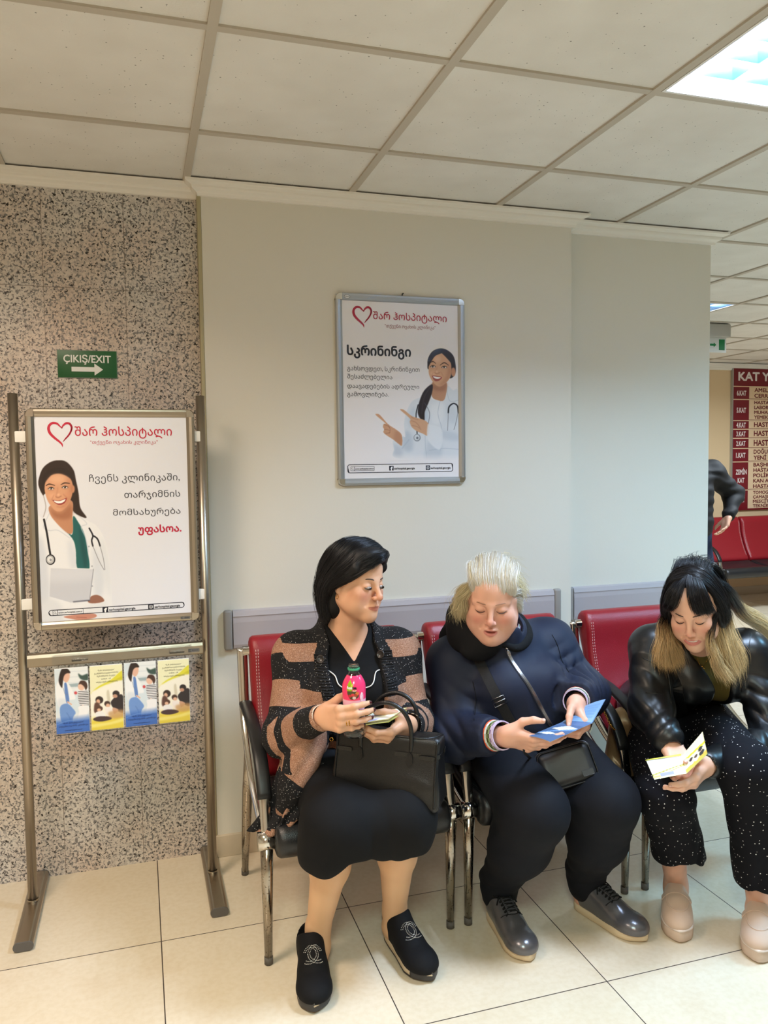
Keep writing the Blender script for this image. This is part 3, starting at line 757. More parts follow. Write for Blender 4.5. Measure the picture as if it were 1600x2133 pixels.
# stethoscope, tablet, hands
cv.line([(304, 868), (322, 960), (336, 1060), (344, 1112)], 14, (38, 38, 44), 1, 1); cv.oval(345, 1148, 33, 37, (46, 46, 52)); cv.oval(343, 1148, 26, 29, (186, 188, 194)); cv.oval(341, 1146, 17, 19, (228, 230, 234)); cv.oval(346, 1150, 8, 9, (150, 152, 160))
cv.line([(616, 935), (640, 985), (632, 1020), (640, 1060)], 11, (44, 44, 52), 1, 1); cv.line([(640, 985), (672, 1010), (690, 1060)], 11, (44, 44, 52), 1, 1); cv.line([(640, 1060), (680, 1160), (716, 1228)], 5, (150, 152, 162), 1, 1); cv.line([(690, 1060), (712, 1150), (722, 1226)], 5, (150, 152, 162), 1, 1)
for y in (1062, 1200, 1340): cv.oval(632 if y > 1100 else 612, y, 6, 6, (176, 180, 192), 1, 1)
cv.fill([(620, 1415), (660, 1402), (700, 1420), (712, 1450), (640, 1462), (600, 1450)], (150, 104, 88), soft=2, smooth=4)
tb = cv.fill([(346, 1206), (642, 1220), (612, 1440), (480, 1452), (334, 1406)], (202, 205, 217), soft=1.5, smooth=0)
cv.fill([(346, 1206), (642, 1220), (632, 1290), (340, 1300)], (216, 219, 230), .8, 20, clip=tb); cv.line([(346, 1206), (642, 1220)], 5, (232, 234, 240), 1, 1, 0); cv.line([(642, 1220), (612, 1440)], 6, (160, 164, 178), 1, 1, 0); cv.line([(500, 1448), (612, 1440)], 8, (70, 72, 90), .9, 3, 0)
cv.fill([(430, 1552), (520, 1538), (640, 1535), (655, 1560), (560, 1580), (500, 1572)], (200, 140, 122), soft=2); cv.line([(520, 1556), (590, 1562)], 4, (150, 88, 78), .7, 2)
fade = np.clip((790-cv.X)/40, 0, 1)[..., None]; cv.a = cv.a*fade+np.array(B0)*(1-fade)
keep = (cv.Y > 1590-(cv.X-275)*.0427)[..., None]; cv.a = np.where(keep, np.array(B0), cv.a)
cv.x0 = 262
def clampw(s, lo=243):
    def fn(x, y):
        u, v = s.h(x, y); return (s.x0+min(max(u, .001), .999)*s.w, s.y-.0004, s.z0+min(max(v, .001), .999)*s.hh)
    return fn
cv.mesh('printed_doctor', clampw(sh), M_PRINT, pf)
def sticker(x0, x1, z0, z1, y, parent):
    t = Flat((x0, y, z0), (1, 0, 0), (0, 0, 1), (0, -1, 0)); w, h = x1-x0, z1-z0
    t.rect(0, 0, w, h, (120, 118, 114), .0002); t.rrect(.001, .001, w-.001, h-.001, .002, .0006, (60, 60, 62), .0004)
    t.stroke([(.006+.003*math.cos(q), h/2+.003*math.sin(q)) for q in np.linspace(.6, 5.6, 10)], .0012, (50, 50, 52), .0004)
    for k in range(2): t.stroke([(.013, h*(.38+.26*k)), (w-.004, h*(.38+.26*k))], .0018, (70, 70, 72), .0004)
    t.build('maker_sticker', M_INK, parent)
sticker(FX1-.064, FX1-.032, FZ0+.007, FZ0+.016, 2.7812, pf)
# crossbar
cbp = part_empty('crossbar', stand)
MB().prism([(0, 0), (.010, 0), (.013, .004), (.013, .030), (.009, .040), (0, .044)], (-.3615, 2.79, .824), (0, -1, 0), (0, 0, 1), (.559, 0, 0)).build('bar', M_STEEL, cbp)
sticker(.148, .186, .834, .846, 2.7764, cbp)
# leaflet holder of clear acrylic
M_ACRYL = mat('clear_acrylic', (250, 252, 255), .03, trans=1.0, ior=1.30)
hd = part_empty('leaflet_holder', stand)
MB().box(-.286, .160, 2.772, 2.7738, .598, .862).build('back_plate', M_ACRYL, hd)
MB().box(-.286, .160, 2.754, 2.772, .5965, .599).build('bottom_ledge', M_ACRYL, hd)
for x in (-.225, .085): MB().box(x, x+.05, 2.758, 2.7725, .838, .846, .002).build('hook', M_ACRYL, hd)

# ---- leaflets in the holder
M_PAPER = mat('leaflet_paper', (236, 236, 232), .4)
def art_blue(x0=345, x1=568, y0=268, y1=703):
    c = Canvas((x0, y0, x1, y1), 112, 218, (214, 226, 234))
    c.fill([(440, 270), (570, 265), (570, 420), (440, 420)], (232, 236, 238), 1, 6, 0)
    for k in range(4): c.line([(430, 300+k*34), (570, 292+k*34)], 3, (196, 206, 214), .8, 2, 0)
    c.fill([(505, 310), (530, 322), (568, 312), (566, 350), (520, 345)], (40, 66, 60), .9, 3); c.fill([(430, 376), (505, 370), (505, 392), (430, 396)], (150, 170, 178), .9, 2, 0)
    c.fill([(352, 560), (570, 560), (570, 640), (352, 650)], (226, 230, 234), 1, 10, 0)
    c.fill([(355, 420), (372, 360), (400, 345), (440, 372), (470, 430), (480, 470), (440, 480), (430, 520), (370, 520)], (240, 242, 246), 1, 2); c.fill([(372, 470), (430, 478), (425, 520), (366, 520)], (216, 222, 232), .8, 6)
    c.fill([(412, 380), (428, 372), (436, 430), (440, 486), (420, 490)], (96, 132, 196), 1, 2)
    c.fill([(380, 520), (425, 500), (460, 530), (478, 560), (460, 590), (448, 650), (405, 650), (378, 600)], (112, 150, 212), 1, 2); c.line([(420, 560), (440, 600), (430, 640)], 5, (76, 112, 180), .7, 3)
    c.fill([(402, 300), (428, 290), (450, 312), (446, 345), (426, 366), (404, 345)], (226, 180, 158), 1, 2); c.fill([(378, 360), (392, 300), (410, 278), (440, 282), (456, 306), (430, 310), (412, 330), (402, 380), (396, 400)], (44, 32, 32), 1, 2)
    c.line([(430, 490), (452, 505)], 9, (226, 180, 158)); c.line([(405, 400), (415, 440), (430, 440)], 3, (120, 130, 150), .8, 1)
    st = c.fill([(500, 425), (540, 405), (566, 430), (568, 510), (510, 512)], (236, 236, 238), 1, 2)
    for k in range(9): c.line([(495, 424+k*11), (570, 420+k*11)], 4.4, (60, 58, 66), .95, .6, 0, clip=st)
    c.oval(522, 392, 22, 24, (232, 190, 168), 1, 2); c.fill([(505, 378), (520, 355), (552, 360), (562, 390), (550, 414), (540, 392), (520, 376)], (70, 46, 40), 1, 2); c.line([(528, 512), (528, 530)], 10, (230, 186, 166))
    c.fill([(500, 520), (560, 512), (560, 560), (500, 640), (480, 640), (500, 560)], (240, 240, 244), 1, 2); c.oval(470, 632, 14, 10, (60, 66, 84), 1, 2); c.oval(484, 432, 10, 10, (206, 60, 66), .9, 2)
    m = np.clip((c.Y-590+(c.X-345)*.12)/45, 0, 1); c.put(m, (52, 100, 188), .93); c.line([(348, 640), (430, 612), (570, 596)], 4, (120, 160, 220), .7, 2)
    return c
def art_yellow(x0=580, x1=797, y0=248, y1=682):
    c = Canvas((x0, y0, x1, y1), 108, 217, (240, 240, 214))
    c.fill([(580, 262), (797, 250), (797, 300), (700, 370), (580, 440)], (238, 236, 196), 1, 4, 0)
    c.fill([(797, 290), (797, 345), (720, 372), (640, 402), (580, 452), (580, 435), (640, 390), (720, 350)], (222, 214, 66), 1, 2); c.fill([(797, 325), (797, 352), (700, 382), (600, 440)], (196, 188, 40), .7, 3)
    c.fill([(580, 440), (640, 408), (797, 360), (797, 560), (580, 600)], (244, 240, 226), 1, 6); c.fill([(690, 430), (705, 420), (712, 500), (696, 500)], (206, 198, 176), .9, 3)
    m = np.clip((c.Y-585+(c.X-580)*.16)/40, 0, 1); c.put(m, (228, 206, 68), .95)
    c.fill([(735, 470), (760, 450), (797, 455), (797, 560), (740, 540), (715, 500)], (44, 36, 42), 1, 2); c.oval(752, 440, 23, 20, (40, 32, 34), 1, 2); c.oval(745, 456, 16, 12, (196, 148, 124), 1, 2); c.fill([(730, 530), (765, 545), (740, 570), (725, 560)], (206, 160, 136), 1, 2)
    c.oval(640, 480, 26, 24, (52, 38, 36), 1, 2); c.oval(632, 490, 13, 15, (220, 172, 146), 1, 2); c.fill([(610, 500), (640, 505), (646, 560), (605, 560)], (92, 60, 54), 1, 3)
    c.oval(692, 505, 20, 18, (66, 46, 40), 1, 2); c.oval(696, 516, 14, 12, (224, 178, 152), 1, 2); c.fill([(676, 535), (715, 530), (730, 575), (690, 585)], (240, 232, 228), 1, 2)
    c.oval(642, 535, 19, 16, (84, 56, 46), 1, 2); c.oval(636, 545, 13, 11, (226, 182, 156), 1, 2); c.fill([(615, 560), (660, 555), (680, 590), (620, 600)], (238, 236, 236), 1, 2)
    c.fill([(598, 600), (640, 586), (710, 590), (714, 606), (650, 620), (605, 614)], (66, 46, 52), 1, 2); c.fill([(700, 560), (797, 545), (797, 590), (720, 600)], (196, 150, 96), .8, 6)
    c.fill([(580, 640), (700, 625), (797, 600), (797, 618), (700, 642), (580, 660)], (246, 236, 150), .7, 4)
    return c
LEAF = [((353, 285), (568, 268), (568, 680), (345, 703)), ((580, 263), (797, 248), (800, 660), (583, 680)), ((803, 247), (1000, 233), (1003, 640), (805, 660)), ((1015, 233), (1213, 218), (1217, 622), (1020, 640))]
LX = [(-.2795, -.1765), (-.1715, -.0685), (-.0635, .0395), (.0455, .1485)]
LLAB = ['blue leaflet of a doctor and child, leftmost in the clear holder under the poster', 'yellow family leaflet between the two blue ones in the clear holder', 'blue leaflet of a doctor and child between the two yellow ones in the clear holder', 'yellow family leaflet at the right end of the clear holder']
for k in range(4):
    x0, x1 = LX[k]; t = thing('leaflet', LLAB[k], 'leaflet', ((x0+x1)/2, 2.766, .600), group='leaflets in the display stand')
    MB().box(x0, x1, 2.7625, 2.7715, .600, .8165, .0006).build('paper', M_PAPER, t)
    c = art_blue() if k % 2 == 0 else art_yellow(); h = homog(LEAF[k % 2])
    def fn(x, y, x0=x0, x1=x1, h=h):
        u, v = h(x, y); return (x0+min(max(u, 0.004), .996)*(x1-x0), 2.7621, .600+min(max(v, .002), .998)*.2165)
    c.mesh('printed_front', fn, M_PRINT, t)
    fl = Flat((x0, 2.7621, .600), (1, 0, 0), (0, 0, 1), (0, -1, 0))
    if k % 2: rows = [('"შარ ჰოსპიტალი"', .025, .198, .078), ('ჯანმრთელობის', .014, .1885, .09), ('შემოწმების პაკეტი', .022, .179, .08), ('CHECK - UP', .036, .169, .066), ('"იზრუნეთ თქვენს ჯანმრთელობაზე"', .018, .159, .088)]; col = (70, 66, 50)
    else: rows = [('"შარ ჰოსპიტალი"', .02, .032, .085), ('თქვენი ოჯახის კლინიკა', .008, .022, .098), ('www.sarhospital.com.tr', .025, .008, .08)]; col = (24, 36, 80)
    for b, xa, z, xb in rows: fl.text(b, xa, z, xb, .0065, col, 0, .0004)
    fl.build('lettering', M_INK, t)

# ---- wall poster
WX0, WX1, WZ0, WZ1 = .735, 1.2635, 1.3905, 2.1235
wp = thing('framed_poster', 'framed clinic poster with a pointing doctor hanging on the cream wall', 'poster', ((WX0+WX1)/2, YM, WZ0))
snap_frame(WX0, WX1, YM-.003, WZ0, WZ1, wp, M_ALU)
MB().box(WX0+.004, WX1-.004, YM-.0055, YM-.0005, WZ0+.004, WZ1-.004).build('backing', M_ALU, wp)
MB().box(WX0+.012, WX1-.012, YM-.0072, YM-.0056, WZ0+.012, WZ1-.012).build('poster_sheet', M_SHEETW, wp)
MB().tube([(1.003, YM-.010, WZ1-.002), (1.006, YM-.004, WZ1+.008), (1.012, YM+.001, WZ1+.012)], .0025, 8).build('hanging_hook', M_BLACK, wp)
s2 = Sheet([(165, 165), (1345, 220), (1350, 1965), (207, 1985)], WX0+.026, WX1-.026, WZ0+.026, WZ1-.026, YM-.0074)
R2 = (176, 48, 72); G2 = (58, 60, 66)
s2.text('შარ ჰოსპიტალი', 485, 283, 1230, 388, R2, .008); s2.text('"თქვენი ოჯახის კლინიკა"', 603, 413, 1117, 462, (150, 80, 96)); s2.heart(282, 240, 467, 452, R2)
s2.text('სკრინინგი', 228, 630, 865, 762, (44, 46, 54), .035)
for b, xa, ya, xb, yb in (('გახსოვდეთ, სკრინინგით', 228, 840, 955, 905), ('შესაძლებელია', 228, 925, 680, 987), ('დაავადებების ადრეული', 230, 1022, 950, 1083), ('გამოვლინება.', 230, 1105, 645, 1166)): s2.text(b, xa, ya, xb, yb, G2)
s2.contact_bar(240, 1830, 1286, 1925, (.385, .735), None); s2.lettering(wp)
tg = Flat((WX0+.045, YM-.0172, WZ1-.015), (1, 0, 0), (0, 0, 1), (0, -1, 0))
tg.poly([(.012*math.cos(a), .007*math.sin(a)) for a in np.linspace(0, 2*PI, 24, False)], (232, 232, 232), .0003); tg.stroke([(.0112*math.cos(a), .0063*math.sin(a)) for a in np.linspace(0, 2*PI, 24, False)], .0012, (60, 60, 64), .0005, True); tg.stroke([(-.008, .001), (.008, .001)], .002, (60, 60, 64), .0005); tg.oval = None
tg.build('maker_badge', M_INK, wp)
B1 = (238, 236, 240)
c = Canvas((500, 650, 1352, 1800), 284, 384, B1)
coat = c.fill([(1352, 1135), (1290, 1090), (1232, 1050), (1195, 1190), (1085, 1180), (1065, 1150), (900, 1190), (832, 1290), (800, 1430), (812, 1560), (780, 1560), (690, 1600), (700, 1690), (690, 1760), (800, 1790), (1000, 1795), (1180, 1790), (1352, 1760)], (220, 226, 234), soft=3)
for P, col, a in (([(820, 1500), (880, 1560), (880, 1700), (800, 1700), (780, 1620)], (186, 198, 212), .8), ([(1000, 1200), (1040, 1300), (1030, 1440), (980, 1440), (960, 1300)], (190, 202, 214), .8), ([(1050, 1600), (1170, 1620), (1160, 1790), (1010, 1790)], (196, 206, 218), .8), ([(1180, 1500), (1340, 1540), (1340, 1600), (1180, 1580)], (194, 204, 216), .7), ([(1070, 1250), (1200, 1230), (1180, 1400), (1090, 1430)], (232, 236, 242), .8), ([(700, 1640), (780, 1680), (770, 1780), (700, 1760)], (190, 200, 214), .8), ([(850, 1330), (910, 1250), (900, 1420), (850, 1480)], (196, 207, 220), .7), ([(1230, 1240), (1330, 1300), (1320, 1420), (1240, 1400)], (204, 213, 224), .7)):
    c.fill(P, col, a, 16, clip=coat)
c.line([(1165, 1190), (1140, 1330), (1180, 1500), (1160, 1700)], 4, (168, 182, 198), .9, 2); c.line([(1050, 1700), (1200, 1680), (1350, 1690)], 5, (170, 184, 200), .8, 3); c.line([(1010, 1550), (1015, 1680), (1030, 1790)], 4, (172, 186, 200), .8, 2); c.line([(1225, 1060), (1260, 1200), (1350, 1190)], 4, (172, 184, 198), .9, 2); c.line([(780, 1680), (850, 1590)], 6, (160, 176, 194), .7, 4)
hair = (44, 36, 38)
c.fill([(1036, 860), (1040, 770), (1085, 695), (1160, 664), (1235, 680), (1300, 745), (1322, 860), (1312, 930), (1262, 970), (1200, 900), (1060, 880)], hair, soft=2)
c.oval(1296, 905, 22, 46, (196, 142, 112), 1, 3)
c.fill([(1085, 1010), (1078, 1150), (1135, 1192), (1205, 1186), (1232, 1030), (1180, 990)], (190, 142, 112), soft=2); c.fill([(1088, 1020), (1150, 1060), (1225, 1010), (1215, 1090), (1150, 1100), (1084, 1070)], (150, 100, 78), .7, 14)
f2 = c.fill([(1046, 880), (1058, 800), (1125, 722), (1185, 712), (1262, 790), (1276, 880), (1262, 962), (1205, 1030), (1148, 1052), (1094, 1012), (1056, 945)], (212, 164, 130), soft=2)
c.fill([(1240, 790), (1275, 880), (1262, 962), (1205, 1030), (1150, 1050), (1205, 980), (1240, 900)], (176, 124, 96), .7, 16, clip=f2); c.oval(1130, 770, 40, 34, (236, 194, 162), .7, 16, clip=f2); c.oval(1090, 920, 26, 22, (236, 184, 152), .7, 10, clip=f2)
c.fill([(1036, 870), (1052, 780), (1130, 700), (1180, 690), (1250, 740), (1290, 850), (1262, 800), (1190, 722), (1172, 716), (1110, 745), (1062, 820)], hair, soft=2)
c.line([(1062, 812), (1090, 798), (1118, 818)], (5, 10, 5), (56, 40, 36), .95, 1.5); c.line([(1162, 836), (1205, 810), (1248, 836)], (5, 11, 5), (56, 40, 36), .95, 1.5)
for ex, ey in ((1090, 850), (1205, 856)):
    c.oval(ex, ey, 28, 14, (140, 96, 76), .5, 6); c.oval(ex, ey, 23, 10, (238, 232, 228), 1, 1); c.oval(ex-2, ey-1, 10, 10, (70, 56, 36), 1, 1); c.line([(ex-26, ey+2), (ex, ey-12), (ex+26, ey)], 6, (36, 26, 24), 1, .8)
c.line([(1135, 850), (1122, 890), (1110, 908)], 8, (190, 136, 104), .6, 5); c.line([(1108, 914), (1130, 922), (1158, 912)], 6, (156, 98, 80), .8, 3); c.oval(1128, 900, 12, 9, (240, 198, 166), .7, 5)
c.line([(1095, 905), (1078, 945)], 5, (178, 120, 94), .6, 4); c.line([(1170, 905), (1195, 950)], 5, (176, 118, 92), .6, 4)
mo = c.fill([(1082, 945), (1110, 942), (1140, 948), (1182, 958), (1160, 988), (1125, 1000), (1098, 985)], (160, 84, 78), soft=1.5); c.fill([(1092, 950), (1135, 955), (1170, 962), (1140, 974), (1108, 968)], (246, 244, 242), soft=1, clip=mo)
c.fill([(1082, 1030), (1005, 1090), (958, 1190), (936, 1300), (955, 1370), (1002, 1402), (1008, 1310), (1048, 1210), (1082, 1110)], hair, soft=3); c.line([(1060, 1060), (1000, 1170), (975, 1330)], 6, (78, 66, 66), .6, 4)
c.line([(940, 1240), (920, 1330), (924, 1440), (930, 1530)], 11, (40, 42, 50), 1, 1); c.oval(930, 1572, 36, 38, (150, 158, 168)); c.oval(928, 1570, 26, 28, (214, 220, 228)); c.oval(932, 1574, 12, 13, (120, 128, 140))
c.line([(1244, 1320), (1252, 1260), (1295, 1226), (1335, 1250), (1345, 1320)], 15, (44, 46, 54), 1, 1); c.line([(1244, 1320), (1240, 1410), (1236, 1500)], 5, (120, 126, 138), 1, 1); c.line([(1340, 1320), (1320, 1420), (1300, 1490)], 5, (120, 126, 138), 1, 1); c.line([(1005, 1220), (1055, 1320), (1040, 1440)], 5, (70, 76, 90), .8, 2)
h1 = c.fill([(514, 1342), (530, 1332), (560, 1346), (640, 1436), (720, 1490), (776, 1545), (778, 1650), (740, 1630), (690, 1590), (620, 1545), (592, 1516), (600, 1490), (588, 1462), (596, 1432), (612, 1426)], (206, 158, 126), soft=2, smooth=4)
for P in ([(600, 1440), (630, 1450), (655, 1470)], [(598, 1490), (630, 1490), (655, 1500)], [(610, 1530), (640, 1525), (660, 1520)], [(640, 1440), (660, 1490), (650, 1530)]): c.line(P, 5, (150, 100, 78), .7, 2.5, clip=h1)
c.fill([(720, 1500), (778, 1560), (770, 1650), (700, 1600)], (176, 126, 98), .6, 12, clip=h1)
h2 = c.fill([(762, 1292), (780, 1284), (810, 1300), (872, 1350), (930, 1372), (1010, 1398), (1052, 1450), (1040, 1550), (985, 1530), (925, 1505), (875, 1462), (856, 1410), (858, 1378)], (208, 164, 132), soft=2, smooth=4)
for P in ([(870, 1400), (920, 1420), (960, 1470)], [(880, 1450), (930, 1460), (970, 1490)], [(870, 1360), (900, 1380), (940, 1390)]): c.line(P, 5, (158, 110, 88), .7, 2.5, clip=h2)
c.fill([(1035, 1450), (1060, 1440), (1180, 1490), (1160, 1690), (1040, 1600)], (228, 233, 240), .9, 4)
e = np.minimum(np.clip((1800-c.Y)/70, 0, 1), np.clip((c.X-500)/20, 0, 1))[..., None]; c.a = c.a*e+np.array(B1)*(1-e)
c.mesh('printed_doctor', clampw(s2), M_PRINT, wp)

# ---- exit plate on the granite
ex = thing('exit_sign', 'green exit plate with white arrow on the granite wall above the display stand', 'sign', (-.157, YG, 1.79))
MB().box(-.2565, -.0575, YG-.004, YG-.0003, 1.7895, 1.8865, .0008).build('plate', mat('sign_green', (16, 92, 44), .35), ex)
fl = Flat((-.2565, YG-.0041, 1.7895), (1, 0, 0), (0, 0, 1), (0, -1, 0))
fl.text('ÇIKIŞ/EXIT', .021, .0545, .178, .0335/.72*.78, (240, 242, 240), .02)
fl.poly([(.046, .0225), (.122, .0225), (.122, .0095), (.151, .0305), (.122, .0515), (.122, .0385), (.046, .0385)], (240, 242, 240))
fl.rrect(.001, .001, .198, .096, .001, .001, (150, 160, 150), .0004)
fl.build('lettering', M_INK, ex)

# ---- floor directory board on the far wall
db = thing('directory_board', 'dark red floor directory board on the far peach wall', 'sign', (6.95, YF, .93))
DX0, DX1, DZ0, DZ1 = 6.085, 7.95, .925, 2.44
MB().box(DX0, DX1, YF-.032, YF-.002, DZ0, DZ1, .003).build('panel', mat('board_red', (122, 22, 34), .35), db)
MB().box(DX0-.012, DX0-.0002, YF-.034, YF-.002, DZ0, DZ1).build('edge_strip', M_ALU, db)
fl = Flat((DX0, YF-.0325, 0), (1, 0, 0), (0, 0, 1), (0, -1, 0)); CRM = (236, 206, 170); WHT = (240, 228, 224)
zs = [2.252, 2.114, 1.889, 1.797, 1.700, 1.592, 1.448, 1.144, .935]
fl.text('KAT YERLEŞİMİ', .065, 2.315, 1.10, .125, WHT, .035)
rows = [('6.KAT', ['AMELİYATHANE', 'CERRAHİ']), ('5.KAT', ['HASTA', 'LABORATUVAR', 'MUHASEBE', 'YEMEKHANE']), ('4.KAT', ['HASTA ODALARI']), ('3.KAT', ['HASTA ODALARI']), ('2.KAT', ['HASTA ODALARI']), ('1.KAT', ['DOĞUM', 'YENİ DOĞAN']), ('ZEMİN|KAT', ['BAŞHEKİMLİK', 'HASTA KABUL', 'POLİKLİNİK', 'KAN ALMA', 'HASTA HAKLARI']), ('-1.KAT', ['TOMOGRAFİ', 'ÇAMAŞIRHANE', 'MESCİT', 'TEKNİK'])]
for (nm, ls), za, zb in zip(rows, zs[:-1], zs[1:]):
    fl.rect(.205, zb+.008, 1.82, za-.008, CRM, .0004); fl.rect(.0, za-.007, 1.84, za+.003, CRM, .0004)
    parts = nm.split('|'); n = len(parts)
    for q, b in enumerate(parts): fl.text(b, .045 if n == 1 or b == 'ZEMİN' else .07, (za+zb)/2-.028+(n-1)*.045-q*.09, .165 if n == 1 else (.185 if b == 'ZEMİN' else .155), .072, WHT, .03)
    m = len(ls); step = (za-zb-.016)/m
    for q, b in enumerate(ls): fl.text(b, .275, za-.008-step*(q+1)+step*.2, .275+.040*len(b)*min(step/.055, 1.15), min(step*.95, .095), (112, 26, 34), .03)
fl.build('lettering', M_INK, db)

# ---- hanging exit box far back
xb = thing('exit_light_box', 'grey emergency exit box under the far ceiling with green arrow', 'emergency light', (4.1, 5.0, 2.25))
MB().box(3.86, 4.285, 4.97, 5.04, 2.385, CEIL+.0005, .012).build('housing', mat('box_grey', (176, 172, 164), .5), xb)
MB().box(3.87, 4.262, 4.998, 5.008, 2.275, 2.385).build('panel', mat('exit_panel', (206, 206, 200), .3), xb)
fl = Flat((3.87, 4.9975, 2.275), (1, 0, 0), (0, 0, 1), (0, -1, 0)); GR = (16, 110, 58)
fl.rect(.325, .018, .378, .098, GR); fl.poly([(.245, .048), (.278, .048), (.278, .038), (.302, .056), (.278, .074), (.278, .064), (.245, .064)], GR)
fl.rect(.02, .01, .23, .10, GR); fl.build('pictogram', M_INK, xb)
# ------------------------------------------------------------------ organic shapes: blended distance fields, meshed as one surface
class Shape:
    """ops in order; each op has a bounding sphere so that far ones are skipped"""
    def __init__(s): s.ops = []; s.disp = None; s.dmax = 0; s.fr = (np.zeros(3), np.eye(3)); s.sc = 1.0
    def frame(s, o=(0, 0, 0), A=None):
        """local -> world: o + A @ p; A may carry a uniform scale"""
        A = np.eye(3) if A is None else np.array(A, float); s.sc = abs(np.linalg.det(A))**(1/3); s.fr = (np.array(o, float), A/s.sc); return s
    def _w(s, p): return s.fr[0]+s.fr[1]@np.array(p, float)*s.sc
    def _add(s, mode, k, fn, c, r): s.ops.append((mode, k, fn, np.array(c, float), r)); return s
    def cone(s, a, b, ra, rb, k=.01, mode='u'):
        ra, rb, k = ra*s.sc, rb*s.sc, k*s.sc; a, b = s._w(a), s._w(b); ab = b-a; L = ab@ab+1e-12
        def fn(P):
            q = P-a; t = np.clip((q@ab)/L, 0, 1); return np.sqrt(np.maximum(((q-t[:, None]*ab)**2).sum(1), 0))-(ra+(rb-ra)*t)
        return s._add(mode, k, fn, (a+b)/2, math.sqrt(L)/2+max(ra, rb))
    def ball(s, c, r, k=.01, mode='u'):
        r, k = r*s.sc, k*s.sc; c = s._w(c); return s._add(mode, k, lambda P: np.sqrt(((P-c)**2).sum(1))-r, c, r)
    def ell(s, c, r, k=.01, mode='u', R=None):
        c = s._w(c); A = s.fr[1] if R is None else s.fr[1]@np.array(R); r = np.array(r, float)*s.sc; k = k*s.sc
        def fn(P):
            q = (P-c)@A; k0 = np.sqrt(((q/r)**2).sum(1)); k1 = np.sqrt(((q/r**2)**2).sum(1)); return np.where(k0 < 1e-6, -r.min(), k0*(k0-1)/np.maximum(k1, 1e-9))
        return s._add(mode, k, fn, c, r.max())
    def box(s, c, h, rad=.01, k=.01, mode='u', R=None):
        c = s._w(c); A = s.fr[1] if R is None else s.fr[1]@np.array(R); h = np.array(h, float)-rad
        def fn(P):
            q = np.abs((P-c)@A)-h; return np.sqrt((np.maximum(q, 0)**2).sum(1))+np.minimum(q.max(1), 0)-rad
        return s._add(mode, k, fn, c, np.linalg.norm(h)+rad)
    def chain(s, pts, rad, k=.01, mode='u', n=6):
        P = crom(pts, n); rad = np.interp(np.linspace(0, 1, len(P)), np.linspace(0, 1, len(rad)), rad) if not np.isscalar(rad) else np.full(len(P), rad)
        P = np.array([s._w(p) for p in P]); rad = rad*s.sc; k = k*s.sc
        def fn(Q):
            d = np.full(len(Q), 1e9)
            for i in range(len(P)-1):
                a = P[i]; ab = P[i+1]-a; q = Q-a; t = np.clip((q@ab)/(ab@ab+1e-12), 0, 1)
                d = np.minimum(d, np.sqrt(((q-t[:, None]*ab)**2).sum(1))-(rad[i]+(rad[i+1]-rad[i])*t))
            return d
        c = (P.min(0)+P.max(0))/2; return s._add(mode, k, fn, c, np.linalg.norm(P-c, axis=1).max()+rad.max())
    def plane(s, p, n, k=.004, mode='i'):
        """keeps the side n points away from"""
        p = s._w(p); n = s.fr[1]@(np.array(n, float)/np.linalg.norm(n)); return s._add(mode, k, lambda P: (P-p)@n, p, 1e9)
    def fn(s, f, c, r, k=.005, mode='u'): return s._add(mode, k, f, s._w(c), r)
    def eval(s, P, c=None, hr=0):
        d = np.full(len(P), 1.0)
        for mode, k, fn, oc, orr in s.ops:
            if c is not None and orr < 1e8 and np.linalg.norm(oc-c)-orr > hr+k+.02+s.dmax: continue
            v = fn(P)
            if mode == 'u':
                if k <= 0: d = np.minimum(d, v)
                else: h = np.maximum(k-np.abs(d-v), 0)/k; d = np.minimum(d, v)-h*h*k*.25
            else:
                v = -v if mode == 's' else v
                if k <= 0: d = np.maximum(d, v)
                else: h = np.maximum(k-np.abs(d-v), 0)/k; d = np.maximum(d, v)+h*h*k*.25
        if s.disp is not None: d = d+s.disp(P)
        return d
    def bounds(s):
        b = [(c-r, c+r) for m, k, f, c, r in s.ops if m == 'u']; return np.min([x[0] for x in b], 0)-.02, np.max([x[1] for x in b], 0)+.02
    def mesh(s, h, B=16, lo=None, hi=None):
        l, u = s.bounds(); lo = l if lo is None else np.maximum(l, lo); hi = u if hi is None else np.minimum(u, hi)
        nb = np.ceil((hi-lo)/(h*B)).astype(int); cen = lo+(np.stack(np.meshgrid(*[np.arange(n) for n in nb], indexing='ij'), -1).reshape(-1, 3)+.5)*h*B
        ids = np.stack(np.meshgrid(*[np.arange(n) for n in nb], indexing='ij'), -1).reshape(-1, 3)
        hd = h*B*.5*1.7321
        dc = np.concatenate([s.eval(cen[i:i+20000]) for i in range(0, len(cen), 20000)])
        act = np.nonzero(np.abs(dc) < hd*1.45+.012+s.dmax)[0]
        m = B+2; g = np.stack(np.meshgrid(*[np.arange(m)]*3, indexing='ij'), -1).reshape(-1, 3)-1
        big = (nb*B+4).astype(np.int64); keys = []; pos = []; quads = []
        corners = [(a, b, c) for a in (0, 1) for b in (0, 1) for c in (0, 1)]
        edges = [(i, j) for i in range(8) for j in range(i+1, 8) if sum(abs(np.array(corners[i])-np.array(corners[j]))) == 1]
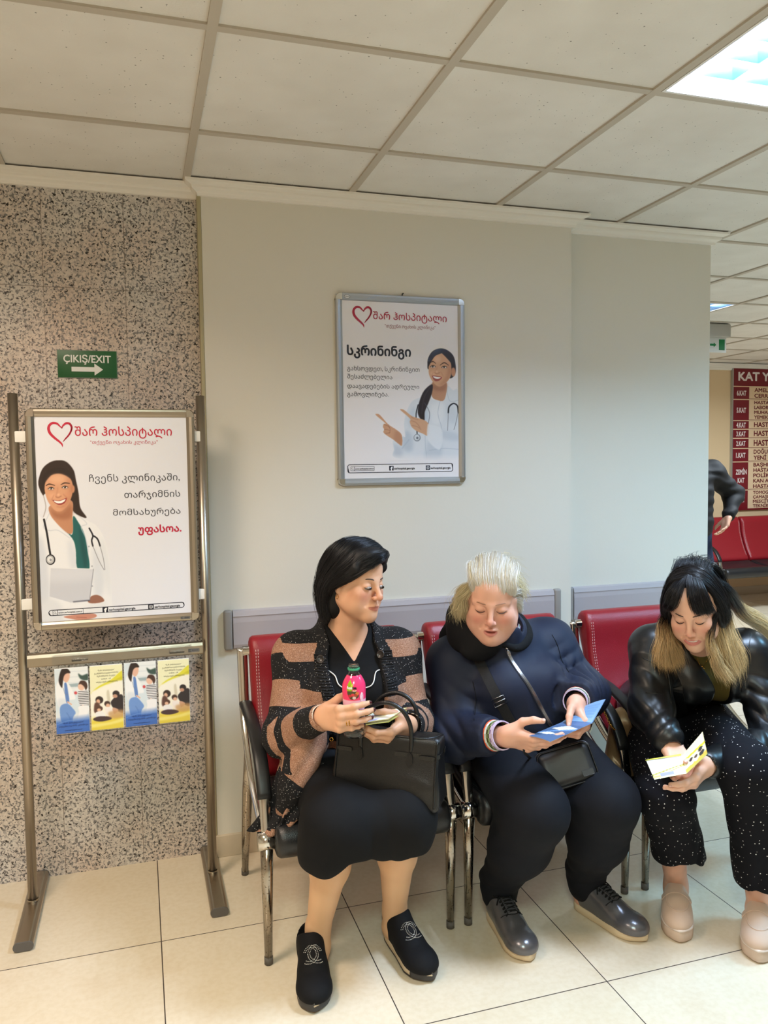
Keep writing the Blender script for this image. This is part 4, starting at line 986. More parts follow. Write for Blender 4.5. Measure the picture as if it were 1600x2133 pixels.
        for bi in act:
            base = ids[bi]*B; P = lo+(base+g)*h; D = s.eval(P, cen[bi], hd+h*2).reshape(m, m, m)
            if D.min() > 0 or D.max() < 0: continue
            n = m-1; C = np.stack([D[a:a+n, b:b+n, c:c+n] for a, b, c in corners]); S_ = C < 0; cnt = S_.sum(0); mk = (cnt > 0) & (cnt < 8)
            if not mk.any(): continue
            idx = np.argwhere(mk); cv_ = C[:, mk]; sg = S_[:, mk]; acc = np.zeros((len(idx), 3)); w = np.zeros(len(idx))
            for i, j in edges:
                x = sg[i] != sg[j]; t = np.where(x, cv_[i]/np.where(x, cv_[i]-cv_[j], 1), 0); ci, cj = np.array(corners[i], float), np.array(corners[j], float)
                acc += x[:, None]*(ci+t[:, None]*(cj-ci)); w += x
            p = lo+(base+idx-1+acc/w[:, None])*h; gi = (base+idx-1+1).astype(np.int64)
            keys.append((gi[:, 0]*big[1]+gi[:, 1])*big[2]+gi[:, 2]); pos.append(p)
            key = lambda q: ((q[:, 0]*big[1]+q[:, 1])*big[2]+q[:, 2])
            for ax in range(3):
                e1 = [0, 0, 0]; e1[ax] = 1; o1, o2 = [(1, 2), (2, 0), (0, 1)][ax]
                A = D[1:1+B, 1:1+B, 1:1+B] < 0; Bq = D[1+e1[0]:1+B+e1[0], 1+e1[1]:1+B+e1[1], 1+e1[2]:1+B+e1[2]] < 0
                ch = np.argwhere(A != Bq)
                if not len(ch): continue
                ins = A[tuple(ch.T)]; c0 = (base+ch+1).astype(np.int64); d1 = np.zeros(3, np.int64); d1[o1] = 1; d2 = np.zeros(3, np.int64); d2[o2] = 1
                q = np.stack([key(c0-d1-d2), key(c0-d2), key(c0), key(c0-d1)], 1); q[~ins] = q[~ins][:, ::-1]; quads.append(q)
        keys = np.concatenate(keys); pos = np.concatenate(pos); quads = np.concatenate(quads)
        uk, first = np.unique(keys, return_index=True); V = pos[first]; F = np.searchsorted(uk, quads); F = np.minimum(F, len(uk)-1)
        ok = (uk[F] == quads).all(1); return V, F[ok]
def relax(V, F, n=1, lam=.5):
    for _ in range(n):
        acc = np.zeros_like(V); cnt = np.zeros(len(V))
        for a, b in ((0, 1), (1, 2), (2, 3), (3, 0)):
            np.add.at(acc, F[:, a], V[F[:, b]]); np.add.at(acc, F[:, b], V[F[:, a]]); np.add.at(cnt, F[:, a], 1); np.add.at(cnt, F[:, b], 1)
        V = V+lam*(acc/np.maximum(cnt, 1)[:, None]-V)
    return V
def organic(name, sh, h, m, parent=None, smooth_n=1, cols=None, lo=None, hi=None, label=None):
    V, F = sh.mesh(h, lo=lo, hi=hi); V = relax(V, F, smooth_n)
    c = None if cols is None else {k: f(V) for k, f in cols.items()}
    return mesh_obj(name, V, F, m, parent, smooth=True, cols=c, label=label)
_rs = np.random.RandomState(7)
class Noise:
    """smooth pseudo-noise: a sum of plane waves"""
    def __init__(s, freq, n=7, seed=1, aniso=(1, 1, 1)):
        r = np.random.RandomState(seed); d = r.normal(size=(n, 3)); d /= np.linalg.norm(d, axis=1)[:, None]
        s.k = d*freq*r.uniform(.6, 1.5, (n, 1))*np.array(aniso); s.p = r.uniform(0, 6.28, n); s.n = n
    def __call__(s, P): return np.sin(P@s.k.T+s.p).sum(1)/math.sqrt(s.n)
def rot(yaw=0, pitch=0, roll=0):
    """yaw about z, then pitch about x (positive nods a -y facing head down), roll about y"""
    cy, sy, cp, sp, cr, sr = math.cos(yaw), math.sin(yaw), math.cos(pitch), math.sin(pitch), math.cos(roll), math.sin(roll)
    Z = np.array([[cy, -sy, 0], [sy, cy, 0], [0, 0, 1]]); X = np.array([[1, 0, 0], [0, cp, -sp], [0, sp, cp]]); Y = np.array([[cr, 0, sr], [0, 1, 0], [-sr, 0, cr]])
    return Z@X@Y
def sstep(a, b, x): t = np.clip((x-a)/(b-a), 0, 1); return t*t*(3-2*t)

# ---- a head: face towards local -y, z up, origin between the ears
def head(sh, o, A, wide=1.0, jaw=1.0, cheek=1.0, chin=1.0, nose=1.0, mouth='closed', age=.5, full=0.0, brow=1.0):
    sh.frame(o, A); X = lambda x: x*wide
    sh.ell((0, .014, .038), (.0745*wide, .094, .083), .0)
    sh.ell((0, -.030, .045), (.064*wide, .058, .058), .03)
    sh.ell((0, -.034, -.028), (.0605*wide, .054, .082), .03)
    for s in (-1, 1):
        sh.cone((s*X(.050)*jaw, .002, -.055), (s*.012, -.066, -.100-.004*chin), .027*jaw, .019, .03)
        sh.ell((s*X(.041), -.060, -.030), (.025*cheek, .021*cheek, .021*cheek), .025)
        sh.ell((s*X(.044)*1.0, -.040, -.066), (.024+.008*full, .030, .028+.004*full), .03)
        sh.cone((s*.012, -.083, .0155), (s*X(.050), -.066, .017), .0085*brow, .006, .014)
        sh.cone((s*X(.062), -.028, .012), (s*X(.064), -.010, -.025), .012, .012, .02)
    sh.ell((0, -.072, -.074), (.030, .025, .026), .02)
    sh.ball((0, -.078, -.103), .0165*chin, .02)
    if full: sh.ell((0, -.028, -.108), (.052*wide, .05, .022+.012*full), .03)
    for s in (-1, 1):
        sh.ell((s*X(.0315), -.0985, -.0025), (.0205, .0165, .0125), .012, 's')
        sh.ell((s*X(.0315), -.0755, -.0015), (.0165, .0145, .0125), .006)                # eyeball under its lids
        sh.chain([(s*X(.016), -.0865, .004), (s*X(.031), -.0925, .0095), (s*X(.047), -.082, .003)], [.0012, .0018, .001], .003, 's', 4)   # lid crease
        sh.chain([(s*X(.017), -.085, -.012), (s*X(.031), -.089, -.0165), (s*X(.046), -.080, -.010)], [.0008, .0016*age+.0006, .0008], .004, 's', 4)
    # nose
    sh.cone((0, -.0865, .012), (0, -.1055-.03*(nose-1), -.031), .0075, .0092, .014)
    sh.ball((0, -.1065-.03*(nose-1), -.0365), .0098*(.6+.4*nose), .008)
    for s in (-1, 1):
        sh.ell((s*.0125, -.1005, -.040), (.0078, .0098, .0072), .006)
        sh.ell((s*.0066, -.1075, -.0475), (.0035, .005, .0035), .003, 's')
    # mouth
    if mouth == 'closed':
        sh.chain([(-.0245, -.080, -.0705), (-.010, -.0975, -.0665), (0, -.0985, -.0675), (.010, -.0975, -.0665), (.0245, -.080, -.0705)], [.002, .0044, .0042, .0044, .002], .006, 'u', 4)
        sh.chain([(-.022, -.081, -.0745), (0, -.097, -.0785), (.022, -.081, -.0745)], [.0025, .0058, .0025], .006, 'u', 4)
        sh.chain([(-.026, -.084, -.072), (-.010, -.102, -.0722), (0, -.1025, -.0725), (.010, -.102, -.0722), (.026, -.084, -.072)], .0011, .0025, 's', 4)
    elif mouth == 'ajar':
        sh.chain([(-.024, -.080, -.0695), (-.010, -.098, -.065), (0, -.0985, -.066), (.010, -.098, -.065), (.024, -.080, -.0695)], [.002, .0042, .004, .0042, .002], .006, 'u', 4)
        sh.chain([(-.022, -.081, -.0745), (0, -.0965, -.0825), (.022, -.081, -.0745)], [.0025, .006, .0025], .006, 'u', 4)
        sh.ell((0, -.099, -.0735), (.0205, .014, .0036), .003, 's')
    else:                                                                                # a smile showing the upper teeth
        sh.chain([(-.031, -.074, -.0645), (-.012, -.0955, -.0655), (0, -.097, -.0672), (.012, -.0955, -.0655), (.031, -.074, -.0645)], [.002, .004, .0038, .004, .002], .006, 'u', 4)
        sh.chain([(-.028, -.075, -.068), (-.014, -.091, -.080), (0, -.0945, -.0835), (.014, -.091, -.080), (.028, -.075, -.068)], [.002, .0048, .0056, .0048, .002], .006, 'u', 4)
        sh.chain([(-.027, -.090, -.0668), (-.012, -.098, -.0725), (0, -.0995, -.0745), (.012, -.098, -.0725), (.027, -.090, -.0668)], [.0012, .0046, .0052, .0046, .0012], .002, 's', 4)
    for s in (-1, 1):                                                                    # fold from nose wing past the mouth corner
        sh.chain([(s*.0175, -.0985, -.041), (s*.0265, -.0905, -.054), (s*.0315, -.083, -.066)], [.0010, .0012+.0012*age, .0001], .010, 's', 4)
    for s in (-1, 1):                                                                    # ears
        Re = rot(s*.35, 0, 0)
        sh.ell((s*X(.0765), .012, -.008), (.0075, .0175, .030), .006, 'u', Re); sh.ell((s*X(.082), .007, -.002), (.005, .0095, .017), .004, 's', Re); sh.ball((s*X(.075), .004, -.034), .0075, .006)
    sh.frame()
def face_marks(name_prefix, person, o, A, wide, m_brow, m_lash, brow_thick=.0022, raise_=0.0, open_=0.0, m_eye=None, lash=True):
    """eyebrows, lash lines: hair, so children of the person"""
    o = np.array(o); A = np.array(A); T = lambda p: o+A@np.array(p, float)
    for s in (-1, 1):
        pts = crom([(s*.014*wide, -.0935, .0190+raise_), (s*.028*wide, -.0925, .0228+raise_), (s*.041*wide, -.082, .0218+raise_), (s*.053*wide, -.069, .0145+raise_)], 6)
        n = len(pts); MB().tube([T(p) for p in pts], list(np.interp(np.linspace(0, 1, n), [0, .25, .7, 1], [brow_thick*.8, brow_thick, brow_thick*.8, .0006])), 8, flat=.75).build('eyebrow', m_brow, person)
        if lash:
            pts = crom([(s*.0165*wide, -.0852, -.0055), (s*.024*wide, -.0895, -.0085), (s*.0325*wide, -.0905, -.0095), (s*.041*wide, -.0865, -.0078), (s*.0475*wide, -.0795, -.004)], 5)
            n = len(pts); MB().tube([T(p) for p in pts], list(np.interp(np.linspace(0, 1, n), [0, .3, .7, 1], [.0004, .0013, .0015, .0005])), 6).build('eyelashes', m_lash, person)
def skin_cols(base, lips, blush, o, A, extra=None, lipz=(-.0645, -.0825), lipw=.0235):
    o = np.array(o, float); A = np.array(A, float); A = A/abs(np.linalg.det(A))**(2/3); b, l, r = (np.array(lin(c)) for c in (base, lips, blush)); nz = Noise(160, 9, 3); nz2 = Noise(45, 7, 5)
    def f(V):
        q = (V-o)@A; n = len(V); c = np.tile(b, (n, 1))*(1+.035*nz(V)+.05*nz2(V))[:, None]
        near = (np.linalg.norm(q, axis=1) < .16) & (q[:, 1] < -.03)
        def mix(w, col):
            nonlocal c; w = (w*near)[:, None]; c = c*(1-w)+col*w
        for s in (-1, 1):
            mix(.55*np.exp(-(((q[:, 0]-s*.042)/.022)**2+((q[:, 2]+.036)/.02)**2)), r)
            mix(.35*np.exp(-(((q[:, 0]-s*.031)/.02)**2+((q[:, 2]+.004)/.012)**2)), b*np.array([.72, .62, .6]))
        mix(.5*np.exp(-((q[:, 0]/.014)**2+((q[:, 2]+.038)/.014)**2)), r)
        zc = (lipz[0]+lipz[1])/2; zh = abs(lipz[0]-lipz[1])/2; x = np.abs(q[:, 0])/lipw; yy = (q[:, 2]-zc)/zh
        w = sstep(1.15, .8, np.abs(yy)/np.maximum(1-x**2.2*.75, .05))*sstep(1.12, .9, x)*(q[:, 1] < -.07); mix(.85*w, l)
        if extra is not None: c = extra(V, q, c)
        return np.clip(c, 0, 1)
    return f
# ---- hands, hair, shoes, surface details
def unit(v): v = np.array(v, float); return v/np.linalg.norm(v)
LASTJ = []                                             # first phalanx of each finger of the hand just made
def hand(sh, Wr, f, n, side, curls, thumb, sc=1.0, spread=.05, fat=1.0, arm=None):
    """Wr wrist, f towards the knuckles, n out of the palm, side +1 right hand / -1 left; curls: 4 x (base, middle, end) in radians
    thumb: three directions in (f, towards the thumb, n). Returns the fingertips with their directions and back-of-finger normals"""
    f = unit(f); n = np.array(n, float); n = unit(n-f*(n@f)); u = np.cross(f, n)*side; Wr = np.array(Wr, float); P = lambda a, b, c: Wr+(f*a+u*b+n*c)*sc
    KN = [(.084, .027), (.087, .008), (.083, -.011), (.074, -.028)]
    LEN = [(.041, .025, .021), (.044, .029, .022), (.041, .027, .022), (.032, .021, .019)]; RAD = [.0092, .0093, .0088, .0079]
    sh.frame()
    for (a, b), r in zip(KN, RAD): sh.cone(P(.004, b*.62, 0), P(a, b, -.001), .0135*sc, (r+.0018)*sc*fat, .012)
    sh.cone(P(.025, .022, .008), P(.062, .024, .006), .015*sc*fat, .010*sc, .014); sh.cone(P(.02, -.02, .007), P(.06, -.026, .004), .013*sc*fat, .009*sc, .014)
    tips = []; LASTJ.clear()
    for i, (a, b) in enumerate(KN):
        p = P(a, b, -.001); th = 0; sp = (1.5-i)*spread
        for j in range(3):
            th += curls[i][j]; d = unit(f*math.cos(th)+n*math.sin(th)+u*sp*max(math.cos(th), 0)); q = p+d*LEN[i][j]*sc
            r0, r1 = RAD[i]*(1-.08*j)*sc*fat, RAD[i]*(.92-.10*j)*sc*(fat if j < 2 else 1)
            sh.cone(p, q, r0, r1, .005 if j else .009)
            if j == 0: LASTJ.append((p, q, r0)); sh.ball(p-n*.002*sc, RAD[i]*1.08*sc, .006)
            if j == 1: sh.ball(p-n*.0005*sc, RAD[i]*.99*sc, .004)
            p = q
        tips.append((p, d, unit(-n*math.cos(th)+f*math.sin(th)), RAD[i]*.72*sc))
    p = P(.018, .024, .008); TL = (.042, .033, .026); TR = (.0150, .0112, .0098, .0076)
    for j in range(3):
        d = unit(f*thumb[j][0]+u*thumb[j][1]+n*thumb[j][2]); q = p+d*TL[j]*sc; sh.cone(p, q, TR[j]*sc*fat, TR[j+1]*sc, .012 if j == 0 else .005); p = q
    bn = unit(u-d*(u@d)); tips.append((p, d, bn, .0078*sc))
    if arm is not None: sh.cone(Wr+f*.01, arm, .0255*sc*fat, .036*sc*fat, .02)
    return tips
def nails(person, tips, m, which=range(5)):
    for i in which:
        p, d, b, r = tips[i]; s = np.cross(d, b); mb = MB(); vs = []
        for a in np.linspace(-.35, 1.0, 6):
            w = r*.80*(1 if a < .6 else math.sqrt(max(0, 1-((a-.6)/.42)**2)))*(1 if a > -.2 else .8)
            for t in np.linspace(-1, 1, 5): vs.append(p+d*r*(a*1.0)+s*w*t+b*(r*1.06*(1-.30*t*t)-.0018*max(a-.3, 0)*r/.008+.0003))
        mb.add(vs, [(i_*5+j, i_*5+j+1, i_*5+j+6, i_*5+j+5) for i_ in range(5) for j in range(4)], True)
        o = mb.build('fingernail', m, person); sm = o.modifiers.new('thick', 'SOLIDIFY'); sm.thickness = .0008; sm.offset = 0
def strands(guides, n, rad, seed=1, jit=.004, wave=.0, wfreq=60, end_jit=.0, seg=14, col=None, close=False):
    """n thin locks between neighbouring guide curves; guides: list of point lists. col(t array, strand index) -> rgb"""
    r = np.random.RandomState(seed); G = []
    for g in guides:
        q = np.array(crom(g, 6)); d = np.r_[0, np.cumsum(np.linalg.norm(np.diff(q, axis=0), axis=1))]; t = np.linspace(0, d[-1], seg); G.append(np.stack([np.interp(t, d, q[:, k]) for k in range(3)], 1))
    G = np.array(G); m = len(G)
    s = r.uniform(0, m-1-1e-6, n); i = s.astype(int); w = (s-i)[:, None, None]; P = G[i]*(1-w)+G[np.minimum(i+1, m-1)]*w
    t = np.linspace(0, 1, seg)[None, :, None]
    P = P+r.normal(size=(n, 1, 3))*jit*(.45+.55*t)+r.normal(size=(n, 1, 3))*end_jit*t**2
    if wave:
        ph = (s*1.7)[:, None, None]+np.array([0, 1.6, 3.1])+r.normal(size=(n, 1, 3))*.35; P = P+np.sin(t*wfreq*(1+.05*r.normal(size=(n, 1, 1)))+ph)*wave*np.minimum(t*1.6, 1)*r.uniform(.6, 1.1, (n, 1, 1))
    lim = r.uniform(.86, 1.0, n) if end_jit or jit else np.ones(n)
    P = np.stack([np.stack([np.interp(np.linspace(0, l, seg), np.linspace(0, 1, seg), p[:, k]) for k in range(3)], 1) for p, l in zip(P, lim)])
    T = np.gradient(P, axis=1); T /= np.linalg.norm(T, axis=2, keepdims=True)+1e-9
    a = np.zeros_like(T); q0 = np.cross(T[:, 0], np.array([.3, .5, .81])+r.normal(size=(n, 3)))
    for k in range(seg): q0 = q0-T[:, k]*(q0*T[:, k]).sum(1, keepdims=True); q0 = q0/(np.linalg.norm(q0, axis=1, keepdims=True)+1e-9); a[:, k] = q0
    b = np.cross(T, a)
    tt = np.linspace(0, 1, seg); prof = np.minimum(1, .55+tt*3)*np.where(tt > .72, 1-((tt-.72)/.28)**1.6*.88, 1); R = (rad*r.uniform(.6, 1.3, n)[:, None]*prof[None])[:, :, None]
    k = 3; V = np.stack([P+R*(math.cos(q)*a+math.sin(q)*b) for q in np.arange(k)*2*PI/k], 2); idx = np.arange(n*seg*k).reshape(n, seg, k)
    F = np.stack([idx[:, :-1], np.roll(idx, -1, 2)[:, :-1], np.roll(idx, -1, 2)[:, 1:], idx[:, 1:]], -1).reshape(-1, 4)
    C = None
    if col is not None:
        C = np.repeat(np.stack([col(tt*l, q, r) for q, l in zip(range(n), lim)])[:, :, None, :], k, 2).reshape(-1, 3)
    return V.reshape(-1, 3), F, C
def merge(parts):
    V, F, C, o = [], [], [], 0
    for v, f, c in parts: V.append(v); F.append(f+o); o += len(v); C.append(c if c is not None else np.ones((len(v), 3))*.01)
    return np.concatenate(V), np.concatenate(F), np.concatenate(C)
def hit(sh, u, v, t0=1.5, t1=4.0):
    """the point of a shape's surface seen at a pixel, with its normal"""
    d = _F+_R*((u-800)/CAM_F)-_U*((v-1066.5)/CAM_F); d = d/np.linalg.norm(d); o = np.array([0, 0, CAM_Z]); t = t0
    for _ in range(160):
        q = sh.eval((o+d*t)[None])[0]
        if q < .0004 or t > t1: break
        t += max(q*.7, .0006)
    p = o+d*t; e = .003; nn = np.array([sh.eval((p+np.eye(3)[k]*e)[None])[0]-sh.eval((p-np.eye(3)[k]*e)[None])[0] for k in range(3)]); return p, unit(nn)
def normal_of(sh, p, e=.002): p = np.array(p); return unit([sh.eval((p+np.eye(3)[k]*e)[None])[0]-sh.eval((p-np.eye(3)[k]*e)[None])[0] for k in range(3)])
def on_surface(sh, pix, lift=.002, n=5):
    P = crom([np.array(q, float) for q in pix], n); r = [hit(sh, *p) for p in P]; return np.array([a+b*lift for a, b in r]), np.array([b for a, b in r])
def ribbon(P, N, w, th=.0015):
    """flat band along P lying on normals N"""
    mb = MB(); P = np.array(P); N = smooth_path(np.array(N), 4); N = N/np.linalg.norm(N, axis=1)[:, None]; T = np.gradient(P, axis=0); T /= np.linalg.norm(T, axis=1)[:, None]+1e-9; S_ = np.cross(T, N); S_ /= np.linalg.norm(S_, axis=1)[:, None]+1e-9; vs = []
    w = np.full(len(P), w) if np.isscalar(w) else w
    for p, s, nn, ww in zip(P, S_, N, w): vs += [p-s*ww/2, p+s*ww/2, p+s*ww/2+nn*th, p-s*ww/2+nn*th]
    n = len(P); f = [(i*4+q, i*4+(q+1) % 4, i*4+4+(q+1) % 4, i*4+4+q) for i in range(n-1) for q in range(4)]+[(3, 2, 1, 0), tuple((n-1)*4+q for q in range(4))]
    return mb.add(vs, f)
def smooth_path(P, n=2):
    for _ in range(n): P = np.concatenate([P[:1], (P[:-2]+2*P[1:-1]+P[2:])/4, P[-1:]])
    return P
def sole_outline(L, w_heel, w_ball, w_mid, toe=.55, bend=.012, n=40):
    """(forward, side) outline, heel at 0, toe at L; bend moves the toe sideways"""
    s = np.linspace(0, 1, n); w = np.interp(s, [0, .2, .45, .72, .88, 1], [w_heel*.9, w_heel, w_mid, w_ball, w_ball*.86, w_ball*.5])
    w = w*np.sqrt(np.clip(1-np.clip((.13-s)/.13, 0, 1)**2.2, 0, 1))*np.sqrt(np.clip(1-np.clip((s-(1-.22))/.22, 0, 1)**2.3, 0, 1)); c = bend*np.sin(s*PI)*-1+bend*s
    return [(a*L, b+q) for a, b, q in zip(s, w, c)]+[(a*L, -b+q) for a, b, q in zip(s[::-1][1:-1], w[::-1][1:-1], c[::-1][1:-1])]
def shoe_frame(heel, toe):
    d = np.array(toe)-np.array(heel); d[2] = 0; d /= np.linalg.norm(d); s = np.array([-d[1], d[0], 0]); A = np.stack([d, s, np.array([0, 0, 1.0])], 1); return np.array([heel[0], heel[1], 0.0]), A
def sole_mesh(o, A, outl, z0, z1, flare=.0, bulge=.0015, spring=0.0, L=.27):
    """side wall with a rounded edge; spring lifts the toe"""
    rings = [(z0, .94), (z0+.002, .985), ((z0+z1)/2, 1.0+bulge), (z1-.002, .99), (z1, .95)]; vs = []; n = len(outl); c = np.mean(outl, 0)
    for z, k in rings:
        for a, b in outl:
            up = spring*max(0, (a/L-.7)/.3)**2; vs.append(o+A@np.array([(a-c[0])*(1-(1-k)*.5)+c[0], (b-c[1])*k+c[1], z+up]))
    m = len(rings); f = [(i*n+q, i*n+(q+1) % n, (i+1)*n+(q+1) % n, (i+1)*n+q) for i in range(m-1) for q in range(n)]+[tuple(range(n-1, -1, -1)), tuple((m-1)*n+q for q in range(n))]
    return MB().add(vs, f, True)
# ------------------------------------------------------------------ person materials
M_SKIN = mat_attr('skin', .46, spec=.35, sss=.1)
bump(M_SKIN, 'noise', 420, .10, .0008, 4)
M_BROW = mat('brow_hair', (58, 44, 38), .6); M_LASH = mat('lash_hair', (24, 18, 16), .5)
M_HAIR = mat_attr('hair', .34, spec=.45)
M_HAIRBASE = mat_attr('hair_mass', .5, spec=.3)
M_GOLD = mat('gold', (214, 160, 70), .22, 1.0); M_SILVER = mat('silver_zip', (200, 200, 204), .25, 1.0)
M_NAIL = mat('wine_nail_varnish', (72, 14, 24), .12, coat=.6); M_NAILN = mat('natural_nail', (228, 176, 158), .25)
def cloth(name, rgb, rough=.85, sheen=.0, scale=900, strength=.15):
    m = mat(name, rgb, rough, spec=.25, sheen=sheen); bump(m, 'noise', scale, strength, .0006, 2); return m
M_BLACKTOP = cloth('black_jersey', (15, 15, 17), .9); M_SKIRT = cloth('black_skirt_cloth', (11, 11, 14), .82)
def make_knit():
    m = mat('striped_glitter_knit', (20, 20, 20), .8, spec=.3); k = NT(m); tc = k.new('ShaderNodeTexCoord'); a = k.new('ShaderNodeAttribute'); a.attribute_name = 'band'
    nz = k.new('ShaderNodeTexNoise'); nz.inputs['Scale'].default_value = 260; k.link(tc.outputs['Object'], nz.inputs['Vector'])
    edge = mathn(k, 'GREATER_THAN', mathn(k, 'ADD', a.outputs['Fac'], mathn(k, 'MULTIPLY', mathn(k, 'SUBTRACT', nz.outputs[0], .5), .35)), .5)
    v = k.new('ShaderNodeTexVoronoi'); v.inputs['Scale'].default_value = 620; k.link(tc.outputs['Object'], v.inputs['Vector'])
    tan = ramp(k, v.outputs['Color'], [(0, (118, 82, 64)), (.5, (164, 120, 96)), (.85, (186, 146, 122)), (1, (232, 204, 186))])
    blk = ramp(k, v.outputs['Color'], [(0, (16, 15, 17)), (.88, (26, 25, 28)), (1, (40, 38, 40))])
    v2 = k.new('ShaderNodeTexVoronoi'); v2.inputs['Scale'].default_value = 230; k.link(tc.outputs['Object'], v2.inputs['Vector']); sp = k.new('ShaderNodeSeparateColor'); k.link(v2.outputs['Color'], sp.inputs[0])
    fleck = mathn(k, 'MULTIPLY', mathn(k, 'LESS_THAN', v2.outputs['Distance'], .19), mathn(k, 'GREATER_THAN', sp.outputs[0], .62))
    c = mixc(k, edge, blk.outputs[0], tan.outputs[0]); f2 = mathn(k, 'MULTIPLY', fleck, mathn(k, 'SUBTRACT', 1.0, mathn(k, 'MULTIPLY', edge, .75)))
    c = mixc(k, f2, c, (232, 226, 222)); k.link(c, k.b.inputs['Base Color'])
    bp = k.new('ShaderNodeBump'); bp.inputs['Strength'].default_value = .55; bp.inputs['Distance'].default_value = .002; k.link(v.outputs['Distance'], bp.inputs['Height']); k.link(bp.outputs[0], k.b.inputs['Normal'])
    return m
M_KNIT = make_knit()
def seg_t(P, a, b):
    a = np.array(a, float); ab = np.array(b, float)-a; t = np.clip(((P-a)@ab)/(ab@ab), 0, 1); return t, np.linalg.norm(P-a-t[:, None]*ab, axis=1)
def gauss(P, c, r): return np.exp(-(((P-np.array(c))/np.array(r))**2).sum(1))
def folds(*items):
    """items: (centre, radius, direction, wavelength, amplitude): soft creases, bunched around the centres"""
    L = [(np.array(c, float), np.array(r, float) if np.ndim(r) else np.full(3, float(r)), unit(d), w, a, Noise(20, 5, i+3)) for i, (c, r, d, w, a) in enumerate(items)]
    def f(P):
        o = np.zeros(len(P))
        for c, r, d, w, a, nz in L:
            q = np.abs(P-c).max(1) < r.max()*2.2
            if q.any():
                Q = P[q]; ph = (Q-c)@d/w*PI+nz(Q)*1.3; o[q] -= a*gauss(Q, c, r)*(2*np.abs(np.sin(ph))-1.2)*(.75+.35*nz(Q*.6+3))
        return o
    return f
def person_body(sh, label, group=None, h=.0024, cols=None, lo=None, hi=None):
    o = organic('person', sh, h, M_SKIN, None, 1, {'col': cols}, lo, hi); tag(o, label, 'person', group); return o
# ------------------------------------------------------------------ woman in the striped cardigan
w1_o = at(741, 1209, 2.35); w1_A = rot(.54, .10, .05)*.93
HP = lambda p, o=None, A=None: (w1_o if o is None else o)+(w1_A if A is None else A)@np.array(p, float)
shL, shR = np.array([.462, 2.44, .868]), np.array([.775, 2.395, .866])
elL, wrL = np.array([.405, 2.35, .655]), np.array([.470, 2.125, .772])
elR, wrR = np.array([.802, 2.315, .660]), np.array([.728, 2.122, .722])
knL, knR = np.array([.505, 2.065, .480]), np.array([.682, 2.055, .480]); anL, anR = np.array([.468, 2.225, .085]), np.array([.712, 2.245, .085])
hipL, hipR = np.array([.53, 2.48, .53]), np.array([.70, 2.48, .53])
def w1_torso(sh, g=0.0):
    sh.ell((.615, 2.475, .545), (.175+g, .135+g, .115+g), 0); sh.ell((.615, 2.425, .665), (.148+g, .122+g, .13+g), .05)
    sh.ell((.617, 2.425, .785), (.150+g, .108+g, .125+g), .05); sh.cone(shL+[.02, 0, -.002], shR-[.02, 0, .002], .053+g, .053+g, .06)
    sh.ell((.553, 2.335, .765), (.068+g, .062+g, .066+g), .04); sh.ell((.678, 2.322, .765), (.068+g, .062+g, .066+g), .04)
    sh.cone((.618, 2.43, .87), (.622, 2.425, .93), .085+g*.4, .062+g*.3, .05)
b = Shape(); w1_torso(b)
b.cone((.620, 2.43, .88), HP((0, .022, -.055)), .057, .050, .03)
for a, e in ((hipL, knL), (hipR, knR)): b.cone(a, e, .082, .060, .04)
for k_, a_ in ((knL, anL), (knR, anR)):
    m_ = k_*.62+a_*.38+np.array([0, .028, 0]); b.ball(k_, .050, .03); b.cone(k_, m_, .050, .054, .03); b.cone(m_, a_+[0, 0, .02], .054, .034, .03); b.cone(a_+[0, 0, .03], a_+[0, 0, -.02], .034, .036, .02)
for a_, toe in ((anL, np.array([.425, 2.03, .04])), (anR, np.array([.735, 2.055, .04]))): b.cone(a_+[0, .015, -.045], a_+(toe-a_)*.55+[0, 0, -.012], .032, .024, .03)
for s_, e_ in ((shL, elL), (shR, elR)): b.ball(s_, .052, .04); b.cone(s_, e_, .048, .041, .03)
TL1 = hand(b, wrL, (.39, -.82, .14), (.82, .39, .02), 1, [(.72, .46, .35), (.74, .50, .38), (.78, .50, .38), (.84, .50, .38)], [(.25, .45, .85), (.15, .2, .97), (.15, 0, .98)], 1.0, .05, 1.0, elL)
RJ = LASTJ[2]
TR1 = hand(b, wrR, (-.84, -.34, -.22), (.12, .80, .55), -1, [(.5, .55, .25), (.58, .6, .3), (.66, .65, .3), (.74, .65, .3)], [(.62, .5, .55), (.8, .3, .45), (.9, .1, .4)], 1.0, .03, 1.0, elR)
head(b, w1_o, w1_A, wide=.955, jaw=.96, cheek=.95, nose=1.2, mouth='closed', age=1.0, brow=1.05)
def w1_extra(V, q, c):
    hose = np.array(lin((224, 180, 140)))*(1+.02*Noise(60, 5, 8)(V))[:, None]; w = sstep(.52, .44, V[:, 2])[:, None]; return c*(1-w)+hose*w
w1 = person_body(b, 'dark-haired woman in a striped black and tan glitter cardigan holding a bottle, leftmost seated', cols=skin_cols((218, 166, 134), (176, 98, 84), (206, 120, 96), w1_o, w1_A, w1_extra))
face_marks('', w1, w1_o, w1_A, .955, M_BROW, M_LASH, .0017)
nails(w1, TL1, M_NAIL, range(4)); nails(w1, TR1, M_NAIL, range(4))
for f_ in (.38, .56):
    c_ = RJ[0]*(1-f_)+RJ[1]*f_; d_ = unit(RJ[1]-RJ[0]); x_ = unit(np.cross(d_, (0, 0, 1))); MB().lathe([(RJ[2]*1.0, -.0016), (RJ[2]*1.0+.0013, 0), (RJ[2]*1.0, .0016)], c_, 24, np.stack([x_, np.cross(d_, x_), d_], 1), closed=True).build('ring', M_GOLD, w1)
M_EYE = mat('eye_white', (150, 136, 126), .2); M_IRIS = mat('iris_brown', (38, 26, 20), .15)
